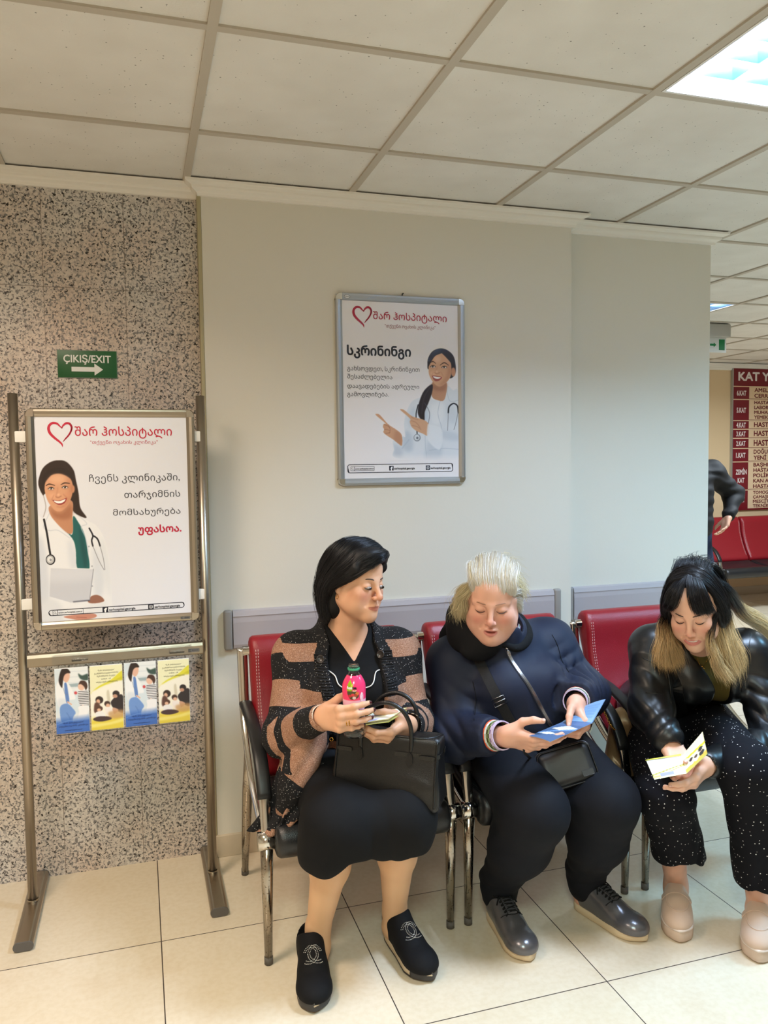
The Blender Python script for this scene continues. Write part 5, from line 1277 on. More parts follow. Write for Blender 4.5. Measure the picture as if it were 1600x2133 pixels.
# eyes: a glimpse between the lids
def eyes(person, o, A, wide, look=(0, 0), m_iris=None, zo=-.0068, r=.0114):
    for s in (-1, 1):
        c = np.array(o)+np.array(A)@np.array([s*.0315*wide, -.0802, zo]); e = MB(); e.ball(c, r, 20, (1, 1, .62)); ob = e.build('eye', M_EYE, person)
        g = np.array(o)+np.array(A)@np.array([s*.0315*wide+look[0]*r*.8, -.0802-r*.93, zo+look[1]*r]); MB().ball(g, .0064, 12, (1, .45, .8)).build('iris', m_iris or M_IRIS, ob)
eyes(w1, w1_o, w1_A, .955, (.30, -.08))
# hair: a swept-over bob tucked behind the ear
hs = Shape(); hs.frame(w1_o, w1_A)
hs.ell((0, .018, .044), (.083, .104, .091), 0); hs.ell((0, -.04, .086), (.062, .052, .040), .03); hs.ell((.015, -.078, .098), (.045, .026, .020), .03)
hs.plane((0, -.084, .070), (0, -.66, -.75), .012)
hs.ell((0, .055, -.045), (.082, .062, .105), .03);
hs.cone((-.062, -.055, .050), (-.082, .012, -.004), .016, .016, .03); hs.cone((.062, -.055, .050), (.080, .012, -.004), .014, .014, .03)
hs.frame(); nzh = Noise(120, 6, 2, (1, 1, .25)); hs.disp = lambda P: .0012*nzh(P); hs.dmax = .003
BLK = lambda V: np.tile(np.array(lin((15, 14, 17))), (len(V), 1))
hair1 = organic('hair', hs, .003, M_HAIRBASE, w1, 2, {'col': BLK})
def shellp(p, c=(0, .018, .044), r=(.089, .1105, .097)):
    p = np.array(p, float); c = np.array(c); r = np.array(r); q = (p-c)/r; L = np.linalg.norm(q); return c+q/L*r if L < 1.06 else p
def headguides(G, o, A, proj=True, skip=0, **kw): return [[np.array(o)+np.array(A)@(shellp(p, **kw) if proj and i >= skip else np.array(p)) for i, p in enumerate(g)] for g in G]
hc = lambda t, i, r: np.tile(np.array(lin((17, 16, 19)))*r.uniform(.5, 2.6), (len(t), 1))
gl = [[(.024, -.099, .099), (-.024, -.106, .080), (-.057, -.082, .048), (-.080, -.040, .012), (-.0885, .004, -.012), (-.080, .040, -.045), (-.062, .056, -.105)],
      [(.02, -.092, .108), (-.030, -.094, .088), (-.066, -.062, .048), (-.088, -.022, .010), (-.089, .018, -.012), (-.078, .048, -.05), (-.058, .060, -.11)],
      [(.022, -.080, .122), (-.036, -.075, .105), (-.078, -.042, .055), (-.093, .005, .012), (-.090, .040, -.03), (-.074, .056, -.08), (-.052, .055, -.145)],
      [(.024, -.050, .136), (-.042, -.045, .118), (-.086, -.015, .06), (-.097, .030, .0), (-.088, .060, -.06), (-.064, .060, -.155)],
      [(.024, -.010, .142), (-.046, .0, .122), (-.090, .025, .06), (-.095, .060, -.01), (-.082, .080, -.08), (-.050, .072, -.160)],
      [(.020, .040, .140), (-.045, .05, .118), (-.082, .075, .05), (-.078, .100, -.02), (-.06, .104, -.09), (-.030, .088, -.155)],
      [(.010, .085, .118), (-.030, .105, .09), (-.045, .128, .03), (-.04, .132, -.04), (-.02, .118, -.1), (0, .1, -.145)]]
gr = [[(.024, -.094, .106), (.055, -.082, .085), (.080, -.045, .045), (.090, -.010, .008), (.088, .025, -.02), (.075, .050, -.06), (.055, .06, -.12)],
      [(.024, -.06, .13), (.065, -.045, .105), (.092, -.005, .05), (.094, .04, -.01), (.080, .062, -.08), (.055, .06, -.14)],
      [(.024, .0, .142), (.07, .02, .105), (.092, .05, .04), (.085, .085, -.03), (.06, .09, -.1), (.035, .085, -.15)],
      [(.02, .06, .132), (.055, .09, .09), (.06, .118, .03), (.045, .125, -.04), (.02, .11, -.1), (0, .1, -.15)]]
gf = [[(.030, -.098, .100), (.008, -.112, .098), (-.022, -.106, .083), (-.050, -.080, .058)], [(.034, -.092, .112), (.010, -.108, .112), (-.026, -.098, .098), (-.064, -.062, .06)]]
V, F, C = merge([strands(headguides(gl, w1_o, w1_A), 4800, .00055, 1, .0048, .0005, 30, .004, 16, hc), strands(headguides(gr, w1_o, w1_A), 1300, .00055, 2, .0048, .0005, 30, .004, 14, hc), strands(headguides(gf, w1_o, w1_A, False), 900, .0005, 3, .006, .001, 20, .003, 10, hc)])
mesh_obj('hair_locks', V, F, M_HAIR, w1, True, cols=C)
MB().lathe([(.0052, -.0012), (.0064, 0), (.0052, .0012)], HP((-.0795, .001, -.049)), 14, rot(.54, .10, .05)@np.array([[0, 0, 1], [1, 0, 0], [0, 1, 0]]), closed=True).build('earring', M_GOLD, w1)
# black V-neck top
tp = Shape(); w1_torso(tp, .007); tp.cone((.619, 2.435, .90), (.621, 2.435, .975), .092, .068, .03)
vb = hit(b, 738, 1379)[0]; nl, nr = at(690, 1285, 2.33), at(797, 1285, 2.33)
def vneck(P):
    z0 = vb[2]; t = np.clip((P[:, 2]-z0)/.13, -.2, 1.6); cx = vb[0]+(P[:, 2]-z0)*.06; hw = .0+t*.088; return np.maximum(np.abs(P[:, 0]-cx)-hw, P[:, 1]-2.43)
tp.fn(vneck, (.61, 2.33, .93), .2, .006, 's'); tp.plane((.615, 2.4, .975), (.05, -.5, 1), .01)
organic('top', tp, .004, M_BLACKTOP, w1, 1)
# cardigan
cg = Shape(); w1_torso(cg, .022); cg.ell((.615, 2.49, .56), (.205, .125, .13), .05); cg.cone((.619, 2.445, .885), (.622, 2.455, .965), .118, .086, .05)
for s_, e_, q_ in ((shL, elL, wrL), (shR, elR, wrR)):
    cg.ball(s_, .070, .05); cg.cone(s_, e_, .068, .060, .035); cg.ball(e_, .059, .03); d_ = unit(q_-e_); cg.cone(e_, q_-d_*.012, .058, .0395, .03)
def opening(P):
    t = np.clip((P[:, 2]-.55)/.3, 0, 1); hw = .050+.030*sstep(0, 1, t)-.022*sstep(.88, .95, P[:, 2]); q = np.maximum(np.abs(P[:, 0]-.617-.012*(1-t))-hw, P[:, 1]-2.36); return q
cg.fn(opening, (.617, 2.2, .72), 1.2, .012, 's')
cg.cone((.62, 2.385, .93), (.63, 2.41, 1.05), .070, .085, .02, 's')
for q_, e_ in ((wrL, elL), (wrR, elR)): d_ = unit(q_-e_); cg.fn(lambda P, q_=q_, d_=d_: np.maximum(np.linalg.norm(P-q_-((P-q_)@d_)[:, None]*d_, axis=1)-.031, -((P-q_)@d_)-.05), q_, .09, .003, 's')
fl1 = [at(650, 1520, 2.30), at(632, 1580, 2.26), at(610, 1640, 2.25), at(592, 1690, 2.26)]; fl2 = [at(600, 1620, 2.30), at(578, 1665, 2.27), at(553, 1705, 2.255), at(538, 1732, 2.25)]; fl3 = [at(612, 1640, 2.28), at(590, 1700, 2.27), at(572, 1745, 2.27)]
cg.chain(fl1, [.062, .056, .046, .026], .035, 'u', 5)
nz1 = Noise(26, 6, 4); fo = folds((elL, .07, (.2, -.3, .9), .035, .007), (elR, .07, (0, -.3, .9), .035, .007), ((.47, 2.40, .78), .06, (.6, .2, .7), .05, .005), ((.77, 2.36, .78), .06, (-.6, .2, .7), .05, .005), ((.56, 2.27, .6), (.08, .06, .12), (1, 0, .3), .045, .006), (fl1[1], .1, (.9, 0, -.4), .045, .007))
cg.disp = lambda P: .0022*nz1(P)+fo(P); cg.dmax = .012
tor = Shape(); w1_torso(tor, .022)
def bands(V):
    s = .925-V[:, 2]; best = np.concatenate([tor.eval(V[i:i+40000]) for i in range(0, len(V), 40000)])
    for a_, e_, q_ in ((shL, elL, wrL), (shR, elR, wrR)):
        t1, d1 = seg_t(V, a_, e_); t2, d2 = seg_t(V, e_, q_); l1, l2 = np.linalg.norm(a_-e_), np.linalg.norm(e_-q_)
        d1 = d1-.064; d2 = d2-(.058-.018*t2); k = np.where(d1 < d2-.004, .045+t1*l1, .045+l1+t2*l2); d = np.minimum(d1, d2)+.004; s = np.where(d < best, k, s); best = np.minimum(d, best)
    low = (V[:, 2] < .585) & (V[:, 0] < .62) & (best > .012); dd = unit((-.62, 0, -.78)); s = np.where(low, .36+((V-np.array([.52, 2.3, .585]))@dd)*.95, s)
    ed = [0, .050, .128, .208, .288, .338, .372, .445, .540, .590, .66]; tan = np.zeros(len(V))
    for i in range(0, len(ed)-1, 2): tan = np.maximum(tan, sstep(ed[i]-.003, ed[i]+.003, s)*(1-sstep(ed[i+1]-.003, ed[i+1]+.003, s)))
    col_ = (opening(V) < .040) & (V[:, 2] > .775) & (V[:, 1] < 2.42); neck = np.linalg.norm(V-np.array([.625, 2.40, .95]), axis=1) < .115
    return np.where(col_ | neck, 0, tan)
card = organic('cardigan', cg, .0042, M_KNIT, w1, 2, {'band': bands})
# the loose hem hanging over the seat edge: two folded panels
def hem_panel(Lc, Rc, bands_, n=18, m=26, amp=.007, k=2.5, ph=0.0):
    Lp, Rp = np.array(crom(Lc, 9)), np.array(crom(Rc, 9)); T_ = np.linspace(0, 1, m); Lp, Rp = [np.stack([np.interp(T_, np.linspace(0, 1, len(q)), q[:, c]) for c in range(3)], 1) for q in (Lp, Rp)]; vs = []; bd = []
    for i, t in enumerate(T_):
        for j in range(n):
            u = j/(n-1); p = Lp[i]*(1-u)+Rp[i]*u+np.array([.1, -1, .1])*amp*(.3+t)*math.sin(u*k*2*PI+ph+t); vs.append(p); q_ = t+.30*(u-.5); bd.append(1.0 if any(a < q_ < b_ for a, b_ in bands_) else 0.0)
    f = np.array([(i*n+j, i*n+j+1, (i+1)*n+j+1, (i+1)*n+j) for i in range(m-1) for j in range(n-1)])
    o = mesh_obj('hem_panel', vs, f, M_KNIT, card, True, cols={'band': np.array(bd)}); sm = o.modifiers.new('thick', 'SOLIDIFY'); sm.thickness = .007; sm.offset = 0
hem_panel([at(592, 1560, 2.33), at(570, 1630, 2.32), at(545, 1690, 2.30), at(513, 1729, 2.285)], [at(640, 1600, 2.26), at(622, 1660, 2.24), at(596, 1700, 2.235), at(580, 1744, 2.23)], [(-.2, .06), (.93, 1.3)], amp=.008, k=1.6)
hem_panel([at(630, 1590, 2.262), at(612, 1650, 2.238), at(592, 1690, 2.23), at(572, 1742, 2.225)], [at(676, 1588, 2.235), at(654, 1640, 2.225), at(630, 1692, 2.222), at(604, 1722, 2.22)], [(.30, .58), (.90, 1.3)], amp=.005, k=1.2, ph=1.0)
for u_, v_ in ((668, 1373), (793, 1363)):
    p_, n_ = hit(cg, u_, v_); x_ = unit(np.cross(n_, (0, 0, 1))); A_ = np.stack([x_, np.cross(n_, x_), n_], 1)
    MB().lathe([(0, -.001), (.0125, -.001), (.0135, .001), (.0125, .0035), (.0105, .0038), (.0095, .0026), (.0, .0026)], p_, 24, A_).build('button', mat('dark_button', (44, 38, 36), .3), card)
# collar ribs
for side in (-1, 1):
    rb = MB()
    for z in np.arange(.782, .90, .0075):
        pz = []
        for dx in np.linspace(.004, .040, 5):
            t = min(max((z-.55)/.3, 0), 1); x = .617+.012*(1-t)+side*(.050+.030*float(sstep(0, 1, np.array(t)))+dx)
            y = 2.1
            for _ in range(60):
                q = cg.eval(np.array([[x, y, z]]))[0]
                if q < .0004: break
                y += max(q*.7, .001)
            pz.append((x, y-.0008, z))
        if all(p_[1] < 2.42 for p_ in pz): rb.tube(pz, .0022, 6)
    rb.build('collar_ribbing', M_KNIT, card)
for q_, e_ in ((wrL, elL), (wrR, elR)):
    d_ = unit(q_-e_); x_ = unit(np.cross(d_, (0, 0, 1))); A_ = np.stack([x_, np.cross(d_, x_), d_], 1)
    MB().lathe([(.0345, -.03), (.0335, .004), (.0325, .0065), (.0310, .004), (.0315, -.03)], q_, 28, A_).build('shirt_cuff', mat('cream_cuff', (232, 214, 192), .8), w1)
M_CORD = mat('white_cord', (228, 226, 222), .6)
for px in ([(684, 1398), (698, 1409), (703, 1424), (711, 1432), (726, 1438)], [(790, 1397), (782, 1402), (779, 1420), (772, 1430), (758, 1434)]):
    P_, N_ = on_surface(tp, px, .004); MB().tube(smooth_path(P_), .0018, 8).build('cord', M_CORD, w1)
# skirt
sk = Shape()
for h_, k_ in ((hipL, knL), (hipR, knR)): sk.cone(h_, k_+[0, .012, -.004], .115, .092, .08)
sk.ell((.615, 2.48, .55), (.195, .14, .12), .04)
sk.cone(knL+[-.01, .03, 0], (.462, 2.085, .40), .082, .070, .05); sk.cone(knR+[.01, .03, 0], (.690, 2.085, .40), .072, .060, .05); sk.box((.578, 2.068, .455), (.168, .055, .08), .05, .06)
sk.fn(lambda P: (.398+.014*np.sin((P[:, 0]-.43)*22)+.03*sstep(.60, .52, P[:, 0])*0-.045*np.exp(-((P[:, 0]-.455)/.05)**2)-.015*np.exp(-((P[:, 0]-.74)/.03)**2))-P[:, 2], (.6, 2.1, .4), 1e9, .006, 'i')
sk.box((.592, 2.095, .375), (.135, .05, .06), .04, .02, 's')
fs = folds(((.56, 2.05, .44), (.12, .08, .08), (1, 0, .2), .07, .006), ((.6, 2.2, .55), (.15, .12, .05), (.5, .9, 0), .08, .005)); sk.disp = fs; sk.dmax = .01
organic('skirt', sk, .005, M_SKIRT, w1, 2)
# slip-on trainers
M_SHOEK = cloth('black_knit_shoe', (16, 16, 19), .8, 0, 1500, .3); M_SOLEC = mat('cream_sole', (222, 202, 170), .55); M_SOLED = mat('dark_sole', (58, 56, 56), .5); M_STONE = mat('rhinestone', (225, 222, 218), .12, .7)
def trainer(heel, toe, person, bend):
    o, A = shoe_frame(heel, toe); L = .272; ol = sole_outline(L, .034, .047, .036, .5, bend)
    s = Shape(); s.frame(o, A); cx = lambda a: np.interp(a/L, np.linspace(0, 1, 40), [bend*math.sin(q*PI)*-1+bend*q for q in np.linspace(0, 1, 40)])
    s.ell((.045, cx(.045), .055), (.046, .036, .048), 0); s.ell((.045, cx(.045), .090), (.043, .034, .040), .03); s.ell((.115, cx(.115), .045), (.06, .038, .042), .04); s.ell((.19, cx(.19), .036), (.070, .046, .034), .04); s.ell((.218, cx(.218), .034), (.050, .043, .027), .03); s.cone((.075, cx(.075), .10), (.15, cx(.15), .062), .028, .03, .03)
    s.plane((0, 0, .026), (0, 0, -1), .003); s.fn(lambda P: ((P-o)@A)[:, 2]-.104-.02*sstep(.05, .10, ((P-o)@A)[:, 0])-.012*sstep(.02, .0, ((P-o)@A)[:, 0]), o, 1e9, .006, 'i')
    s.cone((.042, cx(.04), .085), (.05, cx(.05), .16), .036, .042, .006, 's')
    up = organic('shoe', s, .003, M_SHOEK, person, 2)
    so = sole_mesh(o, A, ol, .006, .030, spring=.006, L=L).build('sole', M_SOLEC, up)
    sole_mesh(o, A, [(a, b*1.01) for a, b in ol], .0008, .008, spring=.006, L=L).build('outsole', M_SOLED, up)
    tipo = [(a, b*1.03) for a, b in ol if a > L*.80]; 
    if len(tipo) > 4: sole_mesh(o, A, tipo, .002, .024, spring=.008, L=L).build('toe_bumper', M_SOLED, up)
    # interlocked double-arc crest in rhinestones
    mb = MB(); c0 = .155; W_ = .024
    for sg in (1, -1):
        for rr in (.0205, .0155):
            for q in np.linspace(.75, 2*PI-.75, 28 if rr > .018 else 21):
                lx, ly = (math.cos(q)*rr*1.1)*sg+.008*sg, math.sin(q)*rr*1.2; p = o+A@np.array([c0-ly, cx(c0)+lx, .2])
                for _ in range(60):
                    d = s.eval(p[None])[0]
                    if d < .0004: break
                    p = p-np.array([0, 0, max(d*.7, .0006)])
                if p[2] > .03: mb.ball(p+[0, 0, .0008], .00155, 6)
    mb.build('crest_stones', M_STONE, up)
trainer((.448, 2.278, 0), (.414, 2.004, 0), w1, -.006); trainer((.714, 2.300, 0), (.748, 2.030, 0), w1, .006)
# ------------------------------------------------------------------ what the first woman holds
M_BAG = leather('black_grained_leather', (15, 15, 17), .36); bump(M_BAG, 'voronoi', 620, .35, .0010)
M_BAGS = leather('black_smooth_leather', (14, 14, 16), .33)
bt = thing('handbag', 'black grained leather handbag with rolled handles on the lap of the woman in the cardigan', 'handbag', (.66, 2.10, .525))
bO = np.array([.500, 2.162, .520]); bE = unit((.83, -.557, -.03)); bD = unit((.557, .83, 0)); bU = np.cross(bE, bD); bA = np.stack([bE, bD, bU], 1); Lb = lambda x, y, z: bO+bA@np.array([x, y, z], float)
bs = Shape(); bs.frame(bO, bA)
bs.box((.155, .062, .098), (.155, .064, .100), .016, 0); bs.ell((.155, -.002, .075), (.14, .016, .07), .03)
bs.fn(lambda P: np.abs(((P-bO)@bA)[:, 1]-.062)-(.066-.028*sstep(.06, .198, ((P-bO)@bA)[:, 2])), bO, 1e9, .02, 'i')
bs.ell((.155, .062, .208), (.135, .022, .03), .02, 's'); nb_ = Noise(22, 6, 9); bs.disp = lambda P: .0025*nb_(P); bs.dmax = .004
bag = organic('bag_body', bs, .004, M_BAG, bt, 2)
def snap(sh, p, d, off=.001):
    p = np.array(p, float); d = unit(d); best = (9, p)
    for _ in range(160):
        q = sh.eval(p[None])[0]
        if q < best[0]: best = (q, p)
        if q < .0004 or q > best[0]+.03: break
        p = p+d*min(max(q*.7, .0005), .02)
    return best[1]-d*off
for x in (.010, .300):                                                # piping down the front corners
    P = [snap(bs, Lb(x, -.08, z), bD, .0005) for z in np.linspace(.012, .190, 22)]; MB().tube(smooth_path(np.array(P), 3), .0028, 8).build('piping', M_BAGS, bt)
P = [snap(bs, Lb(x, -.08, .195), bD, .001) for x in np.linspace(.006, .304, 18)]; MB().tube(smooth_path(np.array(P)), .003, 8).build('rim_piping', M_BAGS, bt)
for y, tabs in ((-1, True), (1, False)):
    yy = .062+y*.040
    pts = [Lb(.226, yy, .150), Lb(.228, yy, .185), Lb(.224, yy+y*.004, .235), Lb(.200, yy+y*.008, .276), Lb(.158, yy+y*.01, .292), Lb(.114, yy+y*.008, .276), Lb(.086, yy+y*.004, .235), Lb(.080, yy, .185), Lb(.080, yy, .150)]
    h_ = MB().tube(crom(pts, 7), .0062, 12).build('handle', M_BAGS, bt)
    for x in (.226, .080):
        c = [snap(bs, Lb(x+a, -.09 if y < 0 else .2, z), bD*(1 if y < 0 else -1), .0022) for a, z in ((0, .118), (.010, .130), (.007, .150), (0, .157), (-.007, .150), (-.010, .130))]
        cen = np.mean(c, 0); MB().add([*c, *[q-bD*y*-.003 if y > 0 else q-bD*.003 for q in c]], [tuple(range(6, 12)), tuple(range(5, -1, -1))]+[(i, (i+1) % 6, (i+1) % 6+6, i+6) for i in range(6)]).build('handle_tab', M_BAGS, h_)
for x0, x1 in ((.252, .296), (.012, .056)):                            # belt ends on the front
    P = np.array([snap(bs, Lb(x, -.08, .146), bD, .001) for x in np.linspace(x0, x1, 8)]); ribbon(P, np.tile(-bD, (8, 1)), list(np.interp(np.linspace(0, 1, 8), [0, .15, .85, 1], [.007, .012, .012, .009])), .0025).build('belt_end', M_BAGS, bt)
for y0, y1 in ((.012, .05), (.075, .112)):
    P = np.array([snap(bs, Lb(.40, y, .150), -bE, .001) for y in np.linspace(y0, y1, 6)]); ribbon(P, np.tile(bE, (6, 1)), .012, .0025).build('side_belt', M_BAGS, bt)
MB().lathe([(.0045, -.001), (.0062, 0), (.0045, .001)], Lb(.002, .004, .176)-bD*.012, 16, np.stack([bE, bU, -bD], 1), closed=True).build('stud_ring', M_GOLD, bt)

# bottle of pink iced tea
M_PET = mat('clear_bottle', (250, 252, 252), .03, trans=1.0, ior=1.38); M_GREENR = mat('green_ring', (60, 150, 110), .3)
bo = at(739, 1532, 2.085); tb = thing('bottle', 'open clear drink bottle with pink label in the hand of the woman in the cardigan', 'bottle', tuple(bo))
bp_ = [(.0, .004), (.018, .001), (.027, .0005), (.0305, .006), (.0312, .020), (.0295, .030), (.0300, .040), (.0272, .060), (.0272, .072), (.0300, .088), (.0312, .094), (.0318, .120), (.0318, .138), (.030, .150), (.022, .166), (.0145, .176), (.0138, .1795), (.0138, .186), (.0155, .1865), (.0155, .189), (.0136, .1895), (.0136, .1945), (.0146, .195), (.0146, .1965), (.0134, .197), (.0134, .200)]
inn = [(max(r-.0012, 0), z) for r, z in bp_[::-1]]; inn = [(r, max(z, .0055)) for r, z in inn]
prof_ = [(r, z) for r, z in crom([np.array(q) for q in bp_], 3)]; prin = [(max(r-.0011, 0.0001), max(z, .0045)) for r, z in prof_[::-1]]
MB().lathe([(max(r, .0001), z) for r, z in prof_]+prin, bo, 40).build('shell', M_PET, tb)
MB().lathe([(.0158, .1845), (.0168, .186), (.0168, .190), (.0158, .1915), (.0152, .188)], bo, 32, closed=True).build('neck_ring', M_GREENR, tb)
M_LABEL = mat_attr('label_print', .12, spec=.6)
def rad_at(z): q = np.array(prof_); return float(np.interp(z, q[:, 1], q[:, 0]))
zs_ = np.linspace(.071, .172, 36); A_ = np.linspace(0, 2*PI, 72, endpoint=False); vs = []; cs = []
for z in zs_:
    for a in A_:
        r = rad_at(z)+.0005; vs.append(bo+[r*math.cos(a), r*math.sin(a), z]); cs.append(lin((242, 60, 112)) if z > .106 else lin((246, 190, 212)))
n_ = 72; fcs = [(i*n_+q, i*n_+(q+1) % n_, (i+1)*n_+(q+1) % n_, (i+1)*n_+q) for i in range(len(zs_)-1) for q in range(n_)]
lb = mesh_obj('label', vs, fcs, M_LABEL, tb, True, cols=np.array(cs))
class Wrap(Flat):
    """printing wrapped round the bottle: x along the girth from angle a0, y = height"""
    def __init__(s, c, a0): s.c0 = np.array(c); s.a0 = a0; s.v = []; s.f = []; s.c = []
    def w(s, xy, lift): z = xy[1]+.016; r = rad_at(z)+.0006+lift; a = s.a0+xy[0]/.0318; return s.c0+np.array([r*math.cos(a), r*math.sin(a), z])
    def poly(s, pts, col, lift=.0003, smooth=6):
        pts = crom(pts, smooth, True); c = np.mean(pts, 0); o = len(pts); rings = [pts]+[[c+(p-c)*k for p in pts] for k in (.66, .33)]
        v = [q for r in rings for q in r]+[c]; f = [(i+k*o, (i+1) % o+k*o, (i+1) % o+(k+1)*o, i+(k+1)*o) for k in (0, 1) for i in range(o)]+[(i+2*o, (i+1) % o+2*o, 3*o) for i in range(o)]; s.raw(v, f, col, lift)
front = math.atan2(-2.085, -.55)                                        # towards the viewer
wr = Wrap(bo+[0, 0, .0], front-.62)
wr.poly([(0, .118), (.001, .135), (.007, .146), (.012, .140), (.0165, .134), (.0155, .122), (.010, .116)], (150, 178, 30)); wr.poly([(.006, .120), (.012, .134), (.016, .136), (.014, .124)], (196, 206, 70), .0005)
wr.poly([(.001, .116), (.010, .1175), (.026, .116), (.031, .112), (.031, .100), (.014, .094), (.004, .102)], (70, 66, 40), .0004)
for x, y, c in ((.008, .104, (190, 30, 50)), (.016, .107, (214, 50, 60)), (.025, .106, (170, 60, 40)), (.020, .099, (226, 200, 196)), (.028, .111, (220, 120, 60))): wr.poly([(x+.0048*math.cos(q), y+.0042*math.sin(q)) for q in np.linspace(0, 2*PI, 9)[:-1]], c, .0006, 3)
wr.text('fuse', .0005, .1235, .0150, .0105, (250, 250, 250), .04, .0010); wr.text('tea', .0158, .1235, .0262, .0105, (20, 20, 20), .05, .0010); wr.text('FRUIT', .0165, .1165, .0262, .0052, (244, 240, 200), .03, .0010)
wr.poly([(.036, .100), (.040, .112), (.046, .108), (.047, .092), (.040, .088)], (250, 214, 226), .0005); wr.stroke([(.042, .092), (.044, .098), (.042, .104), (.045, .108)], .0012, (210, 90, 140), .0008)
mesh_obj('label_graphics', np.array(wr.v), wr.f, M_LABEL, lb, cols=np.array(wr.c))

# folded leaflet in her left hand
M_LEAFP = mat_attr('leaflet_print', .4, spec=.4)
def paper(name, A, B, C, D, parent, paint, nx=24, ny=16, bend=0.0, th=.0009, up=(0, 0, 1)):
    """sheet A-B-C-D (A-D near edge, B-C far edge), paint(u, v) -> rgb; u from A to D, v from A to B"""
    A, B, C, D = (np.array(q, float) for q in (A, B, C, D)); nrm = unit(np.cross(D-A, B-A)); nrm = nrm if nrm@np.array(up) > 0 else -nrm; vs = []; cs = []
    for side in (0, 1):
        for j in range(ny):
            for i in range(nx):
                u, v = i/(nx-1), j/(ny-1); p = (A*(1-u)+D*u)*(1-v)+(B*(1-u)+C*u)*v; vs.append(p+nrm*(bend*4*u*(1-u)-(th if side else 0))); cs.append(lin(paint(u, v, side)))
    o = nx*ny; f = [(j*nx+i, j*nx+i+1, (j+1)*nx+i+1, (j+1)*nx+i) for j in range(ny-1) for i in range(nx-1)]; f += [tuple(o+q for q in r[::-1]) for r in f]
    edge = [i for i in range(nx)]+[j*nx+nx-1 for j in range(1, ny)]+[(ny-1)*nx+i for i in range(nx-2, -1, -1)]+[j*nx for j in range(ny-2, 0, -1)]
    f += [(edge[i], edge[(i+1) % len(edge)], edge[(i+1) % len(edge)]+o, edge[i]+o) for i in range(len(edge))]
    return mesh_obj(name, vs, f, M_LEAFP, parent, True, cols=np.array(cs))
def paint_cream(u, v, side):
    if side: return (236, 232, 190)
    if min(u, v, 1-u, 1-v) < .035: return (214, 206, 92)
    if .25 < u < .62 and .06 < v < .22: return (176, 174, 206)
    if abs(v-.35-.25*(u-.4)) < .03: return (220, 214, 130)
    if v > .42 and (v*17) % 1 < .42 and .1 < u < .9-.12*((v*37) % 1): return (206, 204, 204)
    return (238, 236, 226)
l1 = thing('leaflet', 'cream folded leaflet in the left hand of the woman in the striped cardigan', 'leaflet', tuple(atz(780, 1500, .757)), group='leaflets being read')
LA, LB, LC, LD = atz(731, 1512, .758), atz(776, 1485, .765), atz(848, 1474, .775), atz(810, 1498, .765)
paper('front_page', LA, LB, LC, LD, l1, paint_cream, bend=.002); paper('back_page', LA-[0, 0, .004], LB-[0, 0, .0035], LC-[0, 0, .008], LD-[0, 0, .008], l1, lambda u, v, s: (226, 220, 120) if min(u, v, 1-u, 1-v) < .05 else (232, 228, 196), bend=.001)
# rings on her finger, worn
k_, d_ = TL1[2][0], TL1[2][1]
# ------------------------------------------------------------------ woman in the navy jacket
w2_o = at(1026, 1246, 2.28); w2_R = rot(-.50, .26, .03); w2_A = w2_R*.985
H2 = lambda p: w2_o+w2_A@np.array(p, float)
s2L, s2R = np.array([.985, 2.42, .795]), np.array([1.335, 2.415, .835]); e2L, e2R = np.array([.940, 2.31, .605]), np.array([1.405, 2.305, .695])
q2L, q2R = at(1050, 1532, 2.075), at(1198, 1462, 2.13)
h2L, h2R = np.array([1.13, 2.50, .54]), np.array([1.31, 2.50, .54]); k2L, k2R = at(1118, 1692, 2.05), at(1268, 1672, 2.05); a2L, a2R = np.array([1.072, 2.262, .10]), np.array([1.366, 2.225, .10])
def w2_torso(sh, g=0.0):
    sh.ell((1.20, 2.49, .55), (.20+g, .15+g, .12+g), 0); sh.ell((1.185, 2.39, .645), (.185+g, .165+g, .14+g), .06)
    sh.ell((1.165, 2.415, .775), (.175+g, .125+g, .125+g), .06); sh.cone(s2L+[.03, 0, 0], s2R-[.03, 0, 0], .062+g, .062+g, .07)
    sh.ell((1.105, 2.30, .74), (.085+g, .075+g, .075+g), .05); sh.ell((1.23, 2.295, .745), (.085+g, .075+g, .075+g), .05); sh.cone((1.14, 2.42, .85), (1.11, 2.38, .92), .10+g*.5, .072+g*.3, .05)
b2 = Shape(); w2_torso(b2)
b2.cone((1.135, 2.41, .88), H2((0, .02, -.05)), .070, .062, .03)
for a, e in ((h2L, k2L), (h2R, k2R)): b2.cone(a, e, .095, .068, .04)
for k_, a_, t_ in ((k2L, a2L, (1.056, 2.06)), (k2R, a2R, (1.43, 2.03))):
    b2.ball(k_, .062, .03); b2.cone(k_, a_, .060, .040, .03); b2.cone(a_, a_+[0, 0, -.045], .038, .036, .02); b2.cone(a_+[0, 0, -.06], a_*.45+np.array([*t_, .045])*.55+[0, 0, -.01], .032, .024, .03)
for s_, e_ in ((s2L, e2L), (s2R, e2R)): b2.ball(s_, .06, .04); b2.cone(s_, e_, .056, .048, .03)
T2L = hand(b2, q2L, (.80, -.52, -.20), (.20, .78, .58), 1, [(.25, .35, .2), (.32, .35, .2), (.42, .4, .2), (.5, .45, .25)], [(.62, .62, .45), (.88, .42, .18), (.98, .15, .05)], 1.0, .03, 1.12, e2L)
T2R = hand(b2, q2R, (-.02, -.74, -.64), (-.86, .34, -.30), -1, [(.9, 1.0, .5), (1.0, 1.1, .5), (1.1, 1.1, .5), (1.2, 1.1, .5)], [(.55, .6, .35), (.8, .3, .45), (.9, .05, .4)], .98, .03, 1.12, e2R)
head(b2, w2_o, w2_A, wide=1.03, jaw=1.05, cheek=1.12, nose=1.12, mouth='ajar', age=.75, full=1.0, chin=1.0)
